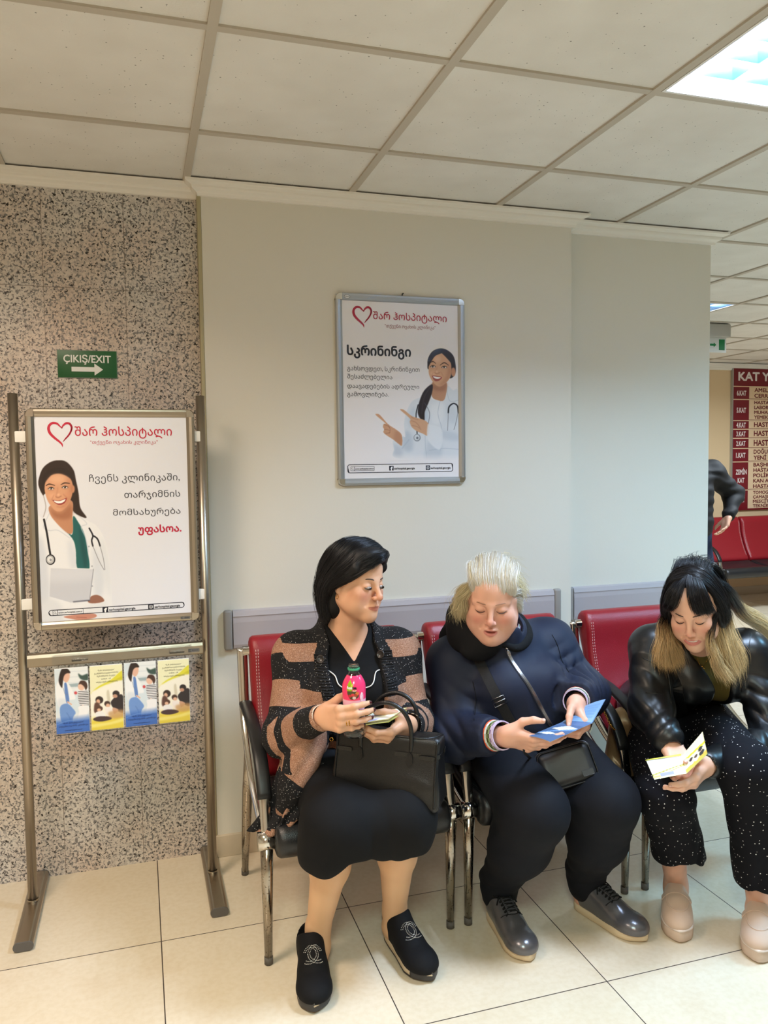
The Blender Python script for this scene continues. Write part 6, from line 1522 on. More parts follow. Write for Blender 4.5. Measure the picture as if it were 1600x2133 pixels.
w2 = person_body(b2, 'white-haired woman in a navy zip jacket reading a blue leaflet, middle of the three seated', cols=skin_cols((224, 170, 146), (190, 112, 104), (216, 128, 112), w2_o, w2_A, None, (-.062, -.087), .0215))
face_marks('', w2, w2_o, w2_A, 1.03, mat('pale_brow_hair', (150, 112, 86), .6), mat('brown_lash', (66, 44, 36), .5), .0014)
nails(w2, T2L, M_NAILN, range(5)); nails(w2, T2R, M_NAILN, (4,))
MB().ball(H2((0, -.080, -.0735)), .017, 12, (1, .5, .4)).build('mouth_inside', mat('mouth_dark', (70, 24, 26), .6), w2)
for s in (-1, 1): MB().lathe([(.004, -.001), (.0052, 0), (.004, .001)], H2((s*.081, .000, -.046)), 12, w2_R@np.array([[0, 0, 1], [1, 0, 0], [0, 1, 0]]), closed=True).build('earring', M_GOLD, w2)
# hair: short, bleached, drawn back, wispy at her right temple
hs = Shape(); hs.frame(w2_o, w2_A); hs.ell((0, .020, .042), (.0805, .0995, .0870), 0); hs.ell((0, .10, .0), (.05, .035, .05), .03)
w2_Ai = w2_A/abs(np.linalg.det(w2_A))**(2/3)
def hline(P):
    q = (P-w2_o)@w2_Ai; x = np.abs(q[:, 0]); return (.079-.10*x-9.0*np.maximum(x-.045, 0)**2*8-q[:, 2])*.75-(q[:, 1]+.083+.35*np.maximum(x-.03, 0)*-1)*.66
hs.fn(hline, (0, 0, 0), 1e9, .010, 'i')
hs.plane((0, 0, -.075), (0, -.3, -1), .01); hs.frame(); hs.disp = lambda P: .0014*nzh(P); hs.dmax = .003
WHT_ = lambda V: np.tile(np.array(lin((232, 220, 196))), (len(V), 1))
organic('hair', hs, .003, M_HAIRBASE, w2, 2, {'col': WHT_})
def hc2(t, i, r):
    a = np.array(lin((246, 240, 230))) if r.rand() < .7 else np.array(lin((230, 212, 172))); k = np.array(lin((168, 148, 116))); w = np.clip((t-.35)/.5, 0, 1)[:, None]*(.8 if r.rand() < .5 else .2); return (a*(1-w)+k*w)*r.uniform(.72, 1.08)
kw2 = dict(c=(0, .020, .042), r=(.0865, .105, .0925))
def arcs(xs, z0=.0, back=.118, y0=-.08):
    G = []
    for x in xs: G.append([(x*.92+.006, y0-.0015+.34*x*x/.08, .060-3.0*x*x+.007*math.sin(x*170)), (x*.98+.006, y0+.004+.25*x*x/.08, .084-3.3*x*x), (x*.98, -.055, .108-3.2*x*x), (x*1.05, -.005, .128-3.4*x*x), (x*.9, .055, .112-3.0*x*x), (x*.5, .10, .06-1.5*x*x), (x*.2, .125, .0)])
    return G
parts_ = [strands(headguides(arcs(np.linspace(-.072, .072, 11)), w2_o, w2_A, True, 1, **kw2), 7500, .00036, 11, .006, .0030, 14, .003, 14, hc2)]
for sg in (-1, 1):
    gs_ = [[(sg*(.062+.002*k), -.060+.010*k, .050-.016*k), (sg*.080, -.035+.006*k, .05-.017*k), (sg*.089, .005, .035-.02*k), (sg*.080, .06, .02-.02*k), (sg*.04, .115, -.01-.01*k)] for k in range(5)]
    parts_.append(strands(headguides(gs_, w2_o, w2_A, True, **kw2), 1700, .00036, 12+sg, .006, .0030, 26, .003, 12, hc2))
wl = [[(-.066, -.060, .052), (-.088, -.046, .02), (-.094, -.032, -.02), (-.088, -.015, -.06)], [(-.074, -.048, .06), (-.100, -.03, .02), (-.106, -.012, -.02), (-.095, .0, -.075)], [(-.080, -.02, .05), (-.108, .0, .01), (-.108, .02, -.04), (-.09, .03, -.09)]]
hy = lambda t, i, r: np.tile(np.array(lin((238, 222, 178)))*r.uniform(.7, 1.1), (len(t), 1))
parts_.append(strands(headguides(wl, w2_o, w2_A, False), 1300, .00034, 15, .011, .005, 13, .014, 14, hy))
wr_ = [[(.078, -.02, .05), (.094, .0, .02), (.098, .015, -.01)], [(.075, .01, .07), (.098, .03, .04), (.104, .045, .0)], [(.02, .05, .13), (.04, .08, .13), (.07, .09, .11)]]
parts_.append(strands(headguides(wr_, w2_o, w2_A, False), 240, .0003, 16, .010, .005, 20, .012, 10, hy))
V, F, C = merge(parts_); mesh_obj('hair_locks', V, F, M_HAIR, w2, True, cols=C)
# navy jacket
M_NAVY = cloth('navy_cotton', (27, 33, 52), .62, 0, 700, .12); M_NAVYT = cloth('dark_trouser_cloth', (14, 16, 24), .8); M_HOOD = cloth('black_hood_cloth', (13, 13, 16), .85)
jk = Shape(); w2_torso(jk, .022); jk.ell((1.195, 2.44, .575), (.225, .185, .11), .06)
for s_, e_, q_ in ((s2L, e2L, q2L), (s2R, e2R, q2R)):
    d_ = unit(q_-e_); jk.ball(s_, .080, .06); jk.cone(s_, e_, .080, .072, .05); jk.ball(e_, .070, .03); jk.cone(e_, q_-d_*.075, .074, .062, .04); jk.cone(q_-d_*.085, q_-d_*.045, .060, .044, .015)
jk.cone((1.14, 2.40, .86), (1.10, 2.345, .935), .125, .092, .05); jk.cone((1.108, 2.335, .935), (1.085, 2.32, 1.06), .074, .09, .015, 's')
for q_, e_ in ((q2L, e2L), (q2R, e2R)): d_ = unit(q_-e_); jk.fn(lambda P, q_=q_, d_=d_: np.maximum(np.linalg.norm(P-q_-((P-q_)@d_)[:, None]*d_, axis=1)-.075, -((P-q_)@d_)-.044), q_, .09, .004, 's')
fo2 = folds((e2L+[0, -.05, 0], .09, (.5, -.5, .7), .055, .009), ((1.0, 2.33, .70), .07, (.7, 0, .7), .06, .007), (e2R+[-.06, -.05, .03], .08, (-.9, -.3, .3), .04, .009), ((1.33, 2.33, .77), .07, (-.5, .2, .8), .05, .007), ((1.06, 2.24, .60), (.12, .1, .06), (.3, 0, 1), .06, .007), (q2L+unit(e2L-q2L)*.06, .045, np.cross(unit(q2L-e2L), (0, 0, 1)), .016, .004), (q2R+unit(e2R-q2R)*.06, .045, np.cross(unit(q2R-e2R), (0, 0, 1)), .016, .004), ((1.29, 2.27, .66), (.06, .08, .1), (1, 0, .5), .05, .006))
nz2_ = Noise(17, 7, 14); nz5_ = Noise(19, 6, 15, (1, 1, .7)); jk.disp = lambda P: .003*nz2_(P)+fo2(P)-.0055*(1-2*np.minimum(np.abs(nz5_(P)), 1)); jk.dmax = .022
jacket = organic('jacket', jk, .0045, M_NAVY, w2, 2)
hd_ = Shape(); nc = np.array([1.098, 2.365, .905])
ring = [nc+np.array([math.cos(a)*.105, math.sin(a)*.105, .012+.042*math.sin(a)*.9+(.02 if math.cos(a) < 0 else .0)]) for a in np.linspace(-PI/2-.10, -PI/2+2*PI-.35, 14)][::-1]
hd_.chain(ring, [.026, .034, .042, .050, .054, .056, .056, .052, .044, .032, .022, .016, .012], .02, 'u', 4); hd_.ell(nc+[-.02, .11, -.02], (.12, .055, .07), .05); hd_.ell(nc+[-.115, -.005, .0], (.035, .06, .045), .04); hd_.ell(nc+[-.08, -.075, -.028], (.06, .03, .03), .03)
hd_.frame(); hd_.cone(nc+[0, 0, -.05], nc+[-.01, -.03, .12], .070, .082, .015, 's'); nz3_ = Noise(36, 6, 21); hd_.disp = lambda P: .0035*nz3_(P); hd_.dmax = .006
organic('hood', hd_, .004, M_HOOD, jacket, 2)
P_, N_ = on_surface(hd_, [(1062, 1338), (1077, 1324), (1083, 1308), (1084, 1294)], .003); k_ = np.linalg.norm(P_-nc, axis=1) < .25; P_, N_ = P_[k_], N_[k_]; 
ribbon(smooth_path(P_, 3), N_, .010, .002).build('hood_lining', mat('lilac_lining', (190, 176, 226), .7), jacket); ribbon(smooth_path(P_, 3)+N_*.001, N_, .004, .002).build('hood_binding', mat('mint_binding', (150, 186, 172), .7), jacket)
P_, N_ = on_surface(jk, [(1055, 1347), (1063, 1370), (1078, 1394), (1100, 1425), (1119, 1458), (1134, 1487), (1148, 1512)], .0015, 8); P_ = smooth_path(P_, 4)
zp = ribbon(P_, N_, .013, .0012).build('zip', mat('zip_tape', (58, 60, 72), .7), jacket); mb = MB()
d = np.r_[0, np.cumsum(np.linalg.norm(np.diff(P_, axis=0), axis=1))]
for s in np.arange(.002, d[-1], .0032):
    p = np.array([np.interp(s, d, P_[:, k]) for k in range(3)]); i = min(int(np.searchsorted(d, s)), len(P_)-1); T_ = unit(P_[min(i+1, len(P_)-1)]-P_[max(i-1, 0)]); X_ = np.cross(T_, N_[i])
    c = p+N_[i]*.002; mb.add([c+X_*a*.0042+T_*b*.0010+N_[i]*e*.0012 for a in (-1, 1) for b in (-1, 1) for e in (-1, 1)], [(0, 1, 3, 2), (4, 6, 7, 5), (0, 4, 5, 1), (2, 3, 7, 6), (0, 2, 6, 4), (1, 5, 7, 3)])
mb.build('zip_teeth', M_SILVER, zp)
c = P_[1]+N_[1]*.005; X_ = unit(np.cross(P_[2]-P_[0], N_[1])); T_ = unit(P_[2]-P_[0]); mb = MB(); mb.tube([c-T_*.008, c+T_*.006], [.0055, .0045], 10, flat=.6); mb.tube([c+T_*.006+N_[1]*.002+X_*(.0045*math.sin(a)) +T_*(.011-.011*math.cos(a)) for a in np.linspace(0, 2*PI, 14)[:-1]], .0014, 6, closed=True); mb.build('zip_pull', M_SILVER, zp)
for px in ([(1150, 1322), (1162, 1345), (1170, 1375), (1185, 1400)], [(985, 1420), (992, 1455), (988, 1500)]):
    P_, N_ = on_surface(jk, px, .0004, 6); MB().tube(smooth_path(P_, 2), .0012, 6).build('seam', M_HOOD, jacket)
# check-knit cuffs
M_CHECK = mat_attr('check_knit', .85, spec=.2)
PAL = [((40, 96, 136), (30, 70, 110)), ((226, 84, 44), (206, 96, 60)), ((214, 216, 208), (190, 196, 192)), ((112, 128, 84), (70, 72, 44)), ((150, 170, 120), (92, 96, 62)), ((206, 190, 214), (150, 122, 166)), ((206, 190, 220), (196, 180, 212))]
for q_, e_, r0 in ((q2L, e2L, .046), (q2R, e2R, .042)):
    d_ = unit(q_-e_); x_ = unit(np.cross(d_, (0, 0, 1))); y_ = np.cross(d_, x_); vs = []; cs = []; fcs = []; nA = 22
    for r_ in range(7):
        for e in (0, 1):
            t = (r_+e)/7; rr = r0*(1-.10*t+.02*math.sin(t*9))
            for a in range(nA):
                for e2 in (0, 1):
                    an = 2*PI*(a+e2)/nA; vs.append(q_-d_*.052+d_*.050*t+(x_*math.cos(an)+y_*math.sin(an))*rr); cs.append(lin(PAL[r_][(a+r_) % 2]))
    for r_ in range(7):
        for a in range(nA): o_ = r_*2*nA*2+a*2; fcs.append((o_, o_+1, o_+nA*2+1, o_+nA*2))
    ob = mesh_obj('cuff', vs, fcs, M_CHECK, w2, False, cols=np.array(cs)); sm = ob.modifiers.new('thick', 'SOLIDIFY'); sm.thickness = .003; sm.offset = -1
# trousers
tr = Shape(); tr.ell((1.21, 2.50, .53), (.22, .16, .11), 0)
for h_, k_, a_ in ((h2L, k2L, a2L), (h2R, k2R, a2R)):
    tr.cone(h_, k_+[0, .02, 0], .125, .098, .05); tr.cone(k_+[0, .01, -.01], k_*.6+a_*.4+[0, .0, 0], .094, .088, .05); tr.cone(k_*.6+a_*.4, a_+[0, -.005, .035], .088, .062, .05); tr.cone(a_+[0, 0, .04], a_+[0, -.004, -.01], .060, .060, .02)
fo3 = folds((k2L+[-.03, .06, -.08], (.1, .09, .08), (.3, .4, .85), .06, .009), (k2R+[0, .05, -.1], (.1, .09, .08), (-.3, .4, .85), .06, .009), (a2L+[0, 0, .07], .07, (0, .2, 1), .045, .008), (a2R+[0, 0, .07], .07, (0, .2, 1), .045, .008))
tr.disp = lambda P: .003*nz2_(P)+fo3(P); tr.dmax = .014
organic('trousers', tr, .005, M_NAVYT, w2, 2)
# laced trainers
M_GUN = mat('gunmetal_leather', (112, 111, 116), .26, spec=.6, metal=.55); bump(M_GUN, 'noise', 60, .2, .002, 3); M_LACE = cloth('black_lace', (12, 12, 13), .8); M_SOLEW = mat('off_white_sole', (226, 204, 170), .55)
def sneaker(heel, toe, person, bend):
    o, A = shoe_frame(heel, toe); L = .275; ol = sole_outline(L, .035, .048, .038, .5, bend); cx = lambda a: np.interp(a/L, np.linspace(0, 1, 40), [bend*math.sin(q*PI)*-1+bend*q for q in np.linspace(0, 1, 40)])
    s = Shape(); s.frame(o, A)
    s.ell((.045, cx(.045), .055), (.044, .037, .050), 0); s.ell((.05, cx(.05), .085), (.042, .034, .035), .03); s.ell((.12, cx(.12), .045), (.06, .040, .046), .04); s.ell((.195, cx(.195), .034), (.070, .046, .034), .035); s.ell((.228, cx(.228), .034), (.044, .042, .026), .03); s.cone((.09, cx(.09), .085), (.165, cx(.165), .055), .028, .03, .03)
    s.plane((0, 0, .022), (0, 0, -1), .003); s.fn(lambda P: ((P-o)@A)[:, 2]-.092-.016*sstep(.04, .09, ((P-o)@A)[:, 0]), o, 1e9, .006, 'i'); up = organic('shoe', s, .003, M_GUN, person, 2); sole_mesh(o, A, ol, .0008, .026, spring=.004, L=L).build('sole', M_SOLEW, up)
    def top(x, y):
        p = o+A@np.array([x, y, .2])
        for _ in range(80):
            d = s.eval(p[None])[0]
            if d < .0004: break
            p = p-np.array([0, 0, max(d*.7, .0006)])
        return p
    tg = np.array([top(x, cx(x)) for x in np.linspace(.075, .165, 10)])+[0, 0, .001]; ribbon(tg, np.tile([0, 0, 1.0], (10, 1)), .034, .003).build('tongue', M_GUN, up); mb = MB()
    for k in range(7):
        x = .085+k*.0125; w = .024
        P = np.array([top(x+.006*t, cx(x)+w*t*(1 if k % 2 else -1)) for t in np.linspace(-1, 1, 9)])+[0, 0, .0035]; mb.tube(P, .003, 6, flat=.55)
        P = np.array([top(x+.006*t, cx(x)-w*t*(1 if k % 2 else -1)) for t in np.linspace(-1, 1, 9)])+[0, 0, .0045]; mb.tube(P, .003, 6, flat=.55)
    for sg in (-1, 1): b0 = top(.085, cx(.085))+[0, 0, .006]; y_ = A[:, 1]; x_ = A[:, 0]; mb.tube(crom([b0, b0+y_*sg*.018+[0, 0, .008], b0+y_*sg*.034+x_*.006+[0, 0, -.002], b0+y_*sg*.022+x_*.012+[0, 0, -.002], b0], 5), .0024, 6); mb.tube(crom([b0, b0+y_*sg*.02+x_*.02+[0, 0, .002], b0+y_*sg*.034+x_*.034+[0, 0, -.016]], 5), .0022, 6)
    mb.build('laces', M_LACE, up)
    P = np.array([top(.172+.0*t+.02*abs(t)*-1, cx(.172)+.036*t) for t in np.linspace(-1, 1, 13)])+[0, 0, .0006]; MB().tube(smooth_path(P), .0012, 6).build('toe_seam', M_LACE, up)
sneaker((1.066, 2.300, 0), (1.056, 2.026, 0), w2, .004); sneaker((1.352, 2.262, 0), (1.440, 2.002, 0), w2, .006)

# cross-body bag and its strap
cb_ = thing('crossbody_bag', 'small black cross-body bag on the lap of the woman in the navy jacket', 'bag', tuple(at(1180, 1600, 2.10)), group=None)
cc = at(1181, 1598, 2.115); n_ = unit((-.38, -.80, .46)); x_ = at(1230, 1582, 2.08)-at(1130, 1612, 2.12); x_ = unit(x_-n_*(x_@n_)); z_ = np.cross(x_, -n_); A3 = np.stack([x_, -n_, z_], 1)
z_ = unit(np.cross(x_, -n_)); A3 = np.stack([x_, -n_, z_], 1)
cs_ = Shape(); cs_.frame(cc, A3); cs_.box((0, 0, 0), (.086, .031, .060), .026, 0); nb2 = Noise(30, 6, 31); cs_.disp = lambda P: .0015*nb2(P); cs_.dmax = .003
organic('bag_body', cs_, .0035, bump(mat('soft_black_leather', (24, 25, 28), .42), 'noise', 90, .12, .001, 3), cb_, 2)
def rr_path(w, h, r, y):
    return [cc+A3@np.array([sx*(w-r)+r*math.cos(a), y, sz*(h-r)+r*math.sin(a)]) for sx, sz, a0 in ((1, 1, 0), (-1, 1, PI/2), (-1, -1, PI), (1, -1, 1.5*PI)) for a in np.linspace(a0, a0+PI/2, 7)]
MB().tube(rr_path(.082, .056, .022, -.024), .0022, 8, closed=True).build('front_piping', M_BAGS, cb_)
P = [q for q in rr_path(.087, .061, .024, -.004)][:15]; mb = MB().tube(P, .0028, 8); mb.build('zip', M_BAGS, cb_)
q = cc+A3@np.array([.052, -.0325, -.034]); mb = MB(); mb.add([q+A3@np.array([a*.017, c*.0012, b_*.0085]) for a in (-1, 1) for c in (-1, 1) for b_ in (-1, 1)], [(0, 1, 3, 2), (4, 6, 7, 5), (0, 4, 5, 1), (2, 3, 7, 6), (0, 2, 6, 4), (1, 5, 7, 3)]); pl_ = mb.build('leather_patch', _mats['soft_black_leather'], cb_)
mb = MB(); mb.tube([q+A3@np.array([a*.017, -.0014, b_*.0085]) for a, b_ in ((-1, -1), (1, -1), (1, 1), (-1, 1))], .0006, 5, closed=True); mb.build('patch_edge', mat('patch_line', (60, 60, 64), .4), pl_)
M_WEB = cloth('webbing', (38, 38, 40), .75, 0, 300, .5)
P_, N_ = on_surface(jk, [(986, 1351), (1002, 1384), (1020, 1420), (1040, 1459), (1058, 1492), (1072, 1516), (1086, 1542)], .003, 6); P_ = smooth_path(P_, 6); sp_ = ribbon(P_, N_, .031, .0022).build('strap', M_WEB, cb_)
i = int(len(P_)*.50); T_ = unit(P_[i+1]-P_[i-1]); X_ = unit(np.cross(T_, N_[i])); T_ = np.cross(N_[i], X_); c = P_[i]+N_[i]*.004
MB().tube([c+X_*a*.0205+T_*b_*.013 for a, b_ in ((-1, -1), (1, -1), (1, 1), (-1, 1))], .0018, 8, closed=True).build('buckle', M_SILVER, sp_); MB().tube([c-X_*.0205+N_[i]*.002, c+X_*.0205+N_[i]*.002], .0014, 8).build('buckle_bar', M_SILVER, sp_)
e0 = cc+A3@np.array([-.084, -.004, .035]); l_ = [e0, e0+A3@np.array([-.012, -.004, .018]), at(1093, 1566, 2.05), at(1094, 1548, 2.06)]; MB().tube(crom(l_, 6), .0048, 8, flat=.4).build('strap_end', M_WEB, cb_)
MB().tube([e0+A3@np.array([.006*math.cos(a)-.003, 0, .009*math.sin(a)]) for a in np.linspace(0, 2*PI, 14)[:-1]], .0015, 6, closed=True).build('ring', M_SILVER, cb_)

# blue leaflet
def paint_blue(u, v, side):
    if side: return (206, 214, 232)
    x, y = u-.5, v-.5
    if abs(y-.10-.1*x) < .13-.30*abs(x-.05) and x > -.32: return (226, 222, 200) if y < .10+.1*x else (196, 202, 226)
    if abs(y+.22-.05*x) < .07-.22*abs(x+.12): return (222, 222, 206)
    if abs(y+.06-.35*x) < .03: return (106, 150, 206)
    return (72, 98, 138) if v < .8 else (84, 112, 156)
def paint_blue2(u, v, side):
    if side: return (60, 110, 190)
    if .12 < u < .9 and .18 < v < .86 and (v*16) % 1 < .4: return (94, 132, 178)
    return (118, 154, 196)
l2 = thing('leaflet', 'blue folded leaflet held by the woman in the navy jacket', 'leaflet', tuple(at(1170, 1520, 2.02)), group='leaflets being read')
A_, B_, C_, D_ = at(1102, 1533, 2.005), at(1171, 1504, 2.075), at(1234, 1506, 2.03), at(1146, 1545, 1.965)
paper('front_page', A_, B_, C_, D_, l2, paint_blue, 48, 36, bend=.003)
paper('inner_page', B_, at(1208, 1476, 2.11), at(1262, 1456, 2.06), C_, l2, paint_blue2, 24, 40, bend=.004, up=(-.6, -.6, .6)); paper('back_page', B_-[0, 0, .002], at(1196, 1488, 2.115), at(1240, 1492, 2.07), C_-[0, 0, .002], l2, lambda u, v, s: (232, 236, 240), bend=.004)
# ------------------------------------------------------------------ woman in the leather jacket
w3_o = at(1447, 1262, 2.04); w3_R = rot(-.86, .42, -.06); w3_A = w3_R*.955
H3 = lambda p: w3_o+w3_A@np.array(p, float)
s3L, s3R = np.array([1.615, 2.235, .850]), np.array([1.955, 2.165, .815]); e3L, e3R = at(1356, 1478, 2.13), at(1612, 1545, 2.03)
q3L, q3R = at(1390, 1540, 2.015), at(1476, 1592, 1.925)
h3L, h3R = np.array([1.80, 2.50, .54]), np.array([1.97, 2.48, .54]); k3L, k3R = at(1392, 1652, 2.01), at(1562, 1598, 1.88); a3L, a3R = at(1408, 1838, 2.14), at(1582, 1902, 1.965)
def w3_torso(sh, g=0.0):
    sh.ell((1.885, 2.49, .55), (.175+g, .14+g, .115+g), 0); sh.ell((1.86, 2.40, .64), (.145+g, .12+g, .13+g), .06)
    sh.ell((1.82, 2.28, .755), (.155+g, .11+g, .12+g), .06); sh.cone(s3L+[.03, 0, 0], s3R-[.03, 0, 0], .052+g, .052+g, .06); sh.cone((1.79, 2.21, .82), (1.755, 2.15, .88), .085+g*.4, .06+g*.3, .05)
    sh.ell((1.735, 2.18, .745), (.062+g, .055+g, .062+g), .04); sh.ell((1.845, 2.165, .735), (.062+g, .055+g, .062+g), .04)
b3 = Shape(); w3_torso(b3); b3.cone((1.775, 2.19, .85), H3((0, .025, -.055)), .055, .048, .03)
for a, e in ((h3L, k3L), (h3R, k3R)): b3.cone(a, e, .085, .060, .04)
for k_, a_ in ((k3L, a3L), (k3R, a3R)): b3.ball(k_, .055, .03); b3.cone(k_, a_, .055, .034, .03); b3.cone(a_, a_*[1, 1, 0]+[0, 0, .05], .034, .036, .02)
for a_, t_ in ((a3L, (1.57, 2.03, .05)), (a3R, (1.685, 1.84, .05))): b3.cone(a_*[1, 1, 0]+[0, 0, .06], a_*[.5, .5, 0]+np.array(t_)*.5+[0, 0, .03], .034, .026, .02)
for s_, e_ in ((s3L, e3L), (s3R, e3R)): b3.ball(s_, .05, .04); b3.cone(s_, e_, .046, .040, .03)
T3L = hand(b3, q3L, (-.04, -.84, -.54), (.06, .50, -.86), 1, [(.75, 1.0, .5), (.8, 1.05, .5), (.85, 1.05, .5), (.9, 1.05, .5)], [(.6, .55, .5), (.85, .2, .45), (.95, .0, .3)], .98, .10, 1.06, e3L)
T3R = hand(b3, q3R, (-.86, -.28, -.42), (.10, .80, .58), -1, [(.22, .35, .2), (.28, .4, .2), (.36, .45, .25), (.44, .5, .3)], [(.55, .7, .45), (.85, .5, .2), (.97, .15, .1)], .98, .03, 1.06, e3R)
head(b3, w3_o, w3_A, wide=.95, jaw=.93, cheek=1.0, nose=1.05, mouth='smile', age=.12, chin=.95)
w3 = person_body(b3, 'young woman in a black leather jacket with black to blond hair, reading a yellow leaflet', cols=skin_cols((228, 178, 152), (184, 100, 98), (222, 142, 126), w3_o, w3_A, None, (-.0635, -.0862), .027))
face_marks('', w3, w3_o, w3_A, .95, mat('dark_brow', (62, 46, 40), .6), M_LASH, .0017); nails(w3, T3R, M_NAILN, range(5)); nails(w3, T3L, M_NAILN, range(5))
tt_ = crom([(-.023, -.0875, -.0685), (-.011, -.0935, -.0712), (0, -.095, -.0722), (.011, -.0935, -.0712), (.023, -.0875, -.0685)], 4); MB().tube([H3(p) for p in tt_], .0034, 8, flat=.5, up=w3_A@np.array([0, 0, 1.0])).build('teeth', mat('teeth', (238, 232, 222), .25), w3)
# hair: black crown and fringe parted over the brow, blond lengths
hs = Shape(); hs.frame(w3_o, w3_A); hs.ell((0, .018, .042), (.081, .103, .088), 0); hs.plane((0, -.086, .060), (0, -.72, -.70), .012)
hs.ell((-.076, .006, -.02), (.018, .040, .065), .02); hs.ell((.078, .010, -.02), (.018, .045, .065), .02); hs.ell((0, .075, -.02), (.075, .045, .09), .03); hs.frame(); hs.disp = lambda P: .0014*nzh(P); hs.dmax = .003
organic('hair', hs, .003, M_HAIRBASE, w3, 2, {'col': BLK})
def ombre(t0, t1, blond=(206, 182, 124)):
    def f(t, i, r):
        o_ = r.normal()*.06; w = sstep(t0+o_, t1+o_, t)[:, None]; a = np.array(lin((17, 15, 16)))*r.uniform(.6, 2.2); m = np.array(lin((134, 98, 64))); b = np.array(lin(blond))*r.uniform(.55, 1.2); return np.where(w < .5, a*(1-2*w)+m*2*w, m*(2-2*w)+b*(2*w-1))
    return f
kw3 = dict(c=(0, .018, .042), r=(.086, .108, .093)); P3 = lambda u, v, Y: (np.linalg.inv(w3_A)@(at(u, v, Y)-w3_o))
def hg3(G, proj=True): return headguides(G, w3_o, w3_A, proj, **kw3)
px_ = .004
fr_ = [[(.004+k*.012, -.03-.004*k, .132-.012*k*.3), (.010+k*.016, -.072, .112-.004*k), (.018+k*.017, -.100+.006*k, .075-.006*k), (.030+k*.0155, -.104+.011*k, .034-.004*k)] for k in range(4)]
fl_ = [[(.000-k*.010, -.03-.004*k, .132-.004*k), (-.012-k*.014, -.072, .108-.004*k), (-.030-k*.014, -.096+.008*k, .070-.006*k), (-.056-k*.009, -.084+.014*k, .034-.006*k)] for k in range(4)]
ca_ = [[(.0, .055-.03*k, .128), (-.045, .045-.03*k, .118), (-.082, .03-.022*k, .05), (-.090, .015-.016*k, -.01), (-.088, .004-.014*k, -.06)] for k in range(4)]
cr_ = [[(.0, .055-.03*k, .128), (.045, .045-.03*k, .118), (.082, .03-.022*k, .05), (.092, .02-.016*k, -.01), (.090, .01-.014*k, -.06)] for k in range(4)]
cb3 = [[(x*.4, .04, .132), (x*.8, .09, .10), (x, .115, .04), (x*1.05, .115, -.04), (x*1.1, .10, -.09)] for x in np.linspace(-.08, .08, 6)]
blk3 = lambda t, i, r: np.tile(np.array(lin((17, 15, 17)))*r.uniform(.5, 2.4), (len(t), 1))
parts_ = [strands(hg3(fr_), 2400, .0005, 31, .0042, .0006, 20, .003, 12, blk3), strands(hg3(fl_), 1500, .0005, 32, .0042, .0006, 20, .003, 12, blk3), strands(hg3(ca_), 1700, .0005, 33, .005, .0008, 20, .003, 12, blk3), strands(hg3(cr_), 1700, .0005, 34, .005, .0008, 20, .003, 12, blk3), strands(hg3(cb3), 1400, .0005, 35, .005, .001, 20, .004, 12, blk3)]
# ruffled crown
crn = [[(x, .02, .128-5*x*x), (x*.9, .045, .138-5*x*x), (x*.8, .075, .130-5*x*x), (x*.8, .105, .10-4*x*x)] for x in np.linspace(-.06, .06, 7)]
parts_.append(strands(hg3(crn, False), 700, .0005, 41, .009, .003, 9, .012, 12, blk3))
# long locks: image-left bunch, image-right bunch over the chest, and the length thrown back over her shoulder
L1 = [[H3((-.080, -.03+.02*k, .03)), H3((-.092, -.02+.016*k, -.03)), at(1376+k*7, 1310, 2.07+.02*k), at(1372+k*12, 1345, 2.06+.02*k), at(1371+k*17, 1392, 2.07+.015*k)] for k in range(4)]
L2 = [[H3((.078, -.035+.02*k, .03)), H3((.092, -.02+.014*k, -.02)), at(1492+k*9, 1290, 1.99+.025*k), at(1496+k*11, 1335, 1.99+.02*k), at(1505+k*13, 1375, 2.01+.015*k), at(1515+k*8, 1415-abs(k-1)*6, 2.03+.012*k)] for k in range(4)]
L2b = [[H3((.074, -.045+.008*k, .0)), at(1482+k*5, 1300, 1.965), at(1478+k*7, 1345, 1.965), at(1494+k*8, 1385, 1.985), at(1512+k*7, 1418, 2.01)] for k in range(2)]
L3 = [[H3((.060, .07, .05)), H3((.095, .085-.012*k, .01)), at(1540+k*4, 1265+k*8, 2.16), at(1570+k*5, 1285+k*7, 2.21), at(1605+k*4, 1318+k*5, 2.25), at(1640+k*4, 1360+k*4, 2.28)] for k in range(3)]
parts_ += [strands(L1, 1900, .00042, 36, .0085, .0055, 13, .010, 20, ombre(.34, .58, (226, 186, 132))), strands(L2, 2300, .00042, 37, .0085, .0062, 14, .012, 22, ombre(.26, .46, (240, 206, 152))), strands(L2b, 500, .0004, 38, .006, .007, 16, .010, 20, ombre(.15, .4, (244, 212, 160))), strands(L3, 1500, .00042, 39, .010, .004, 11, .010, 18, ombre(.30, .45, (244, 214, 160)))]
V, F, C = merge(parts_); mesh_obj('hair_locks', V, F, M_HAIR, w3, True, cols=C)
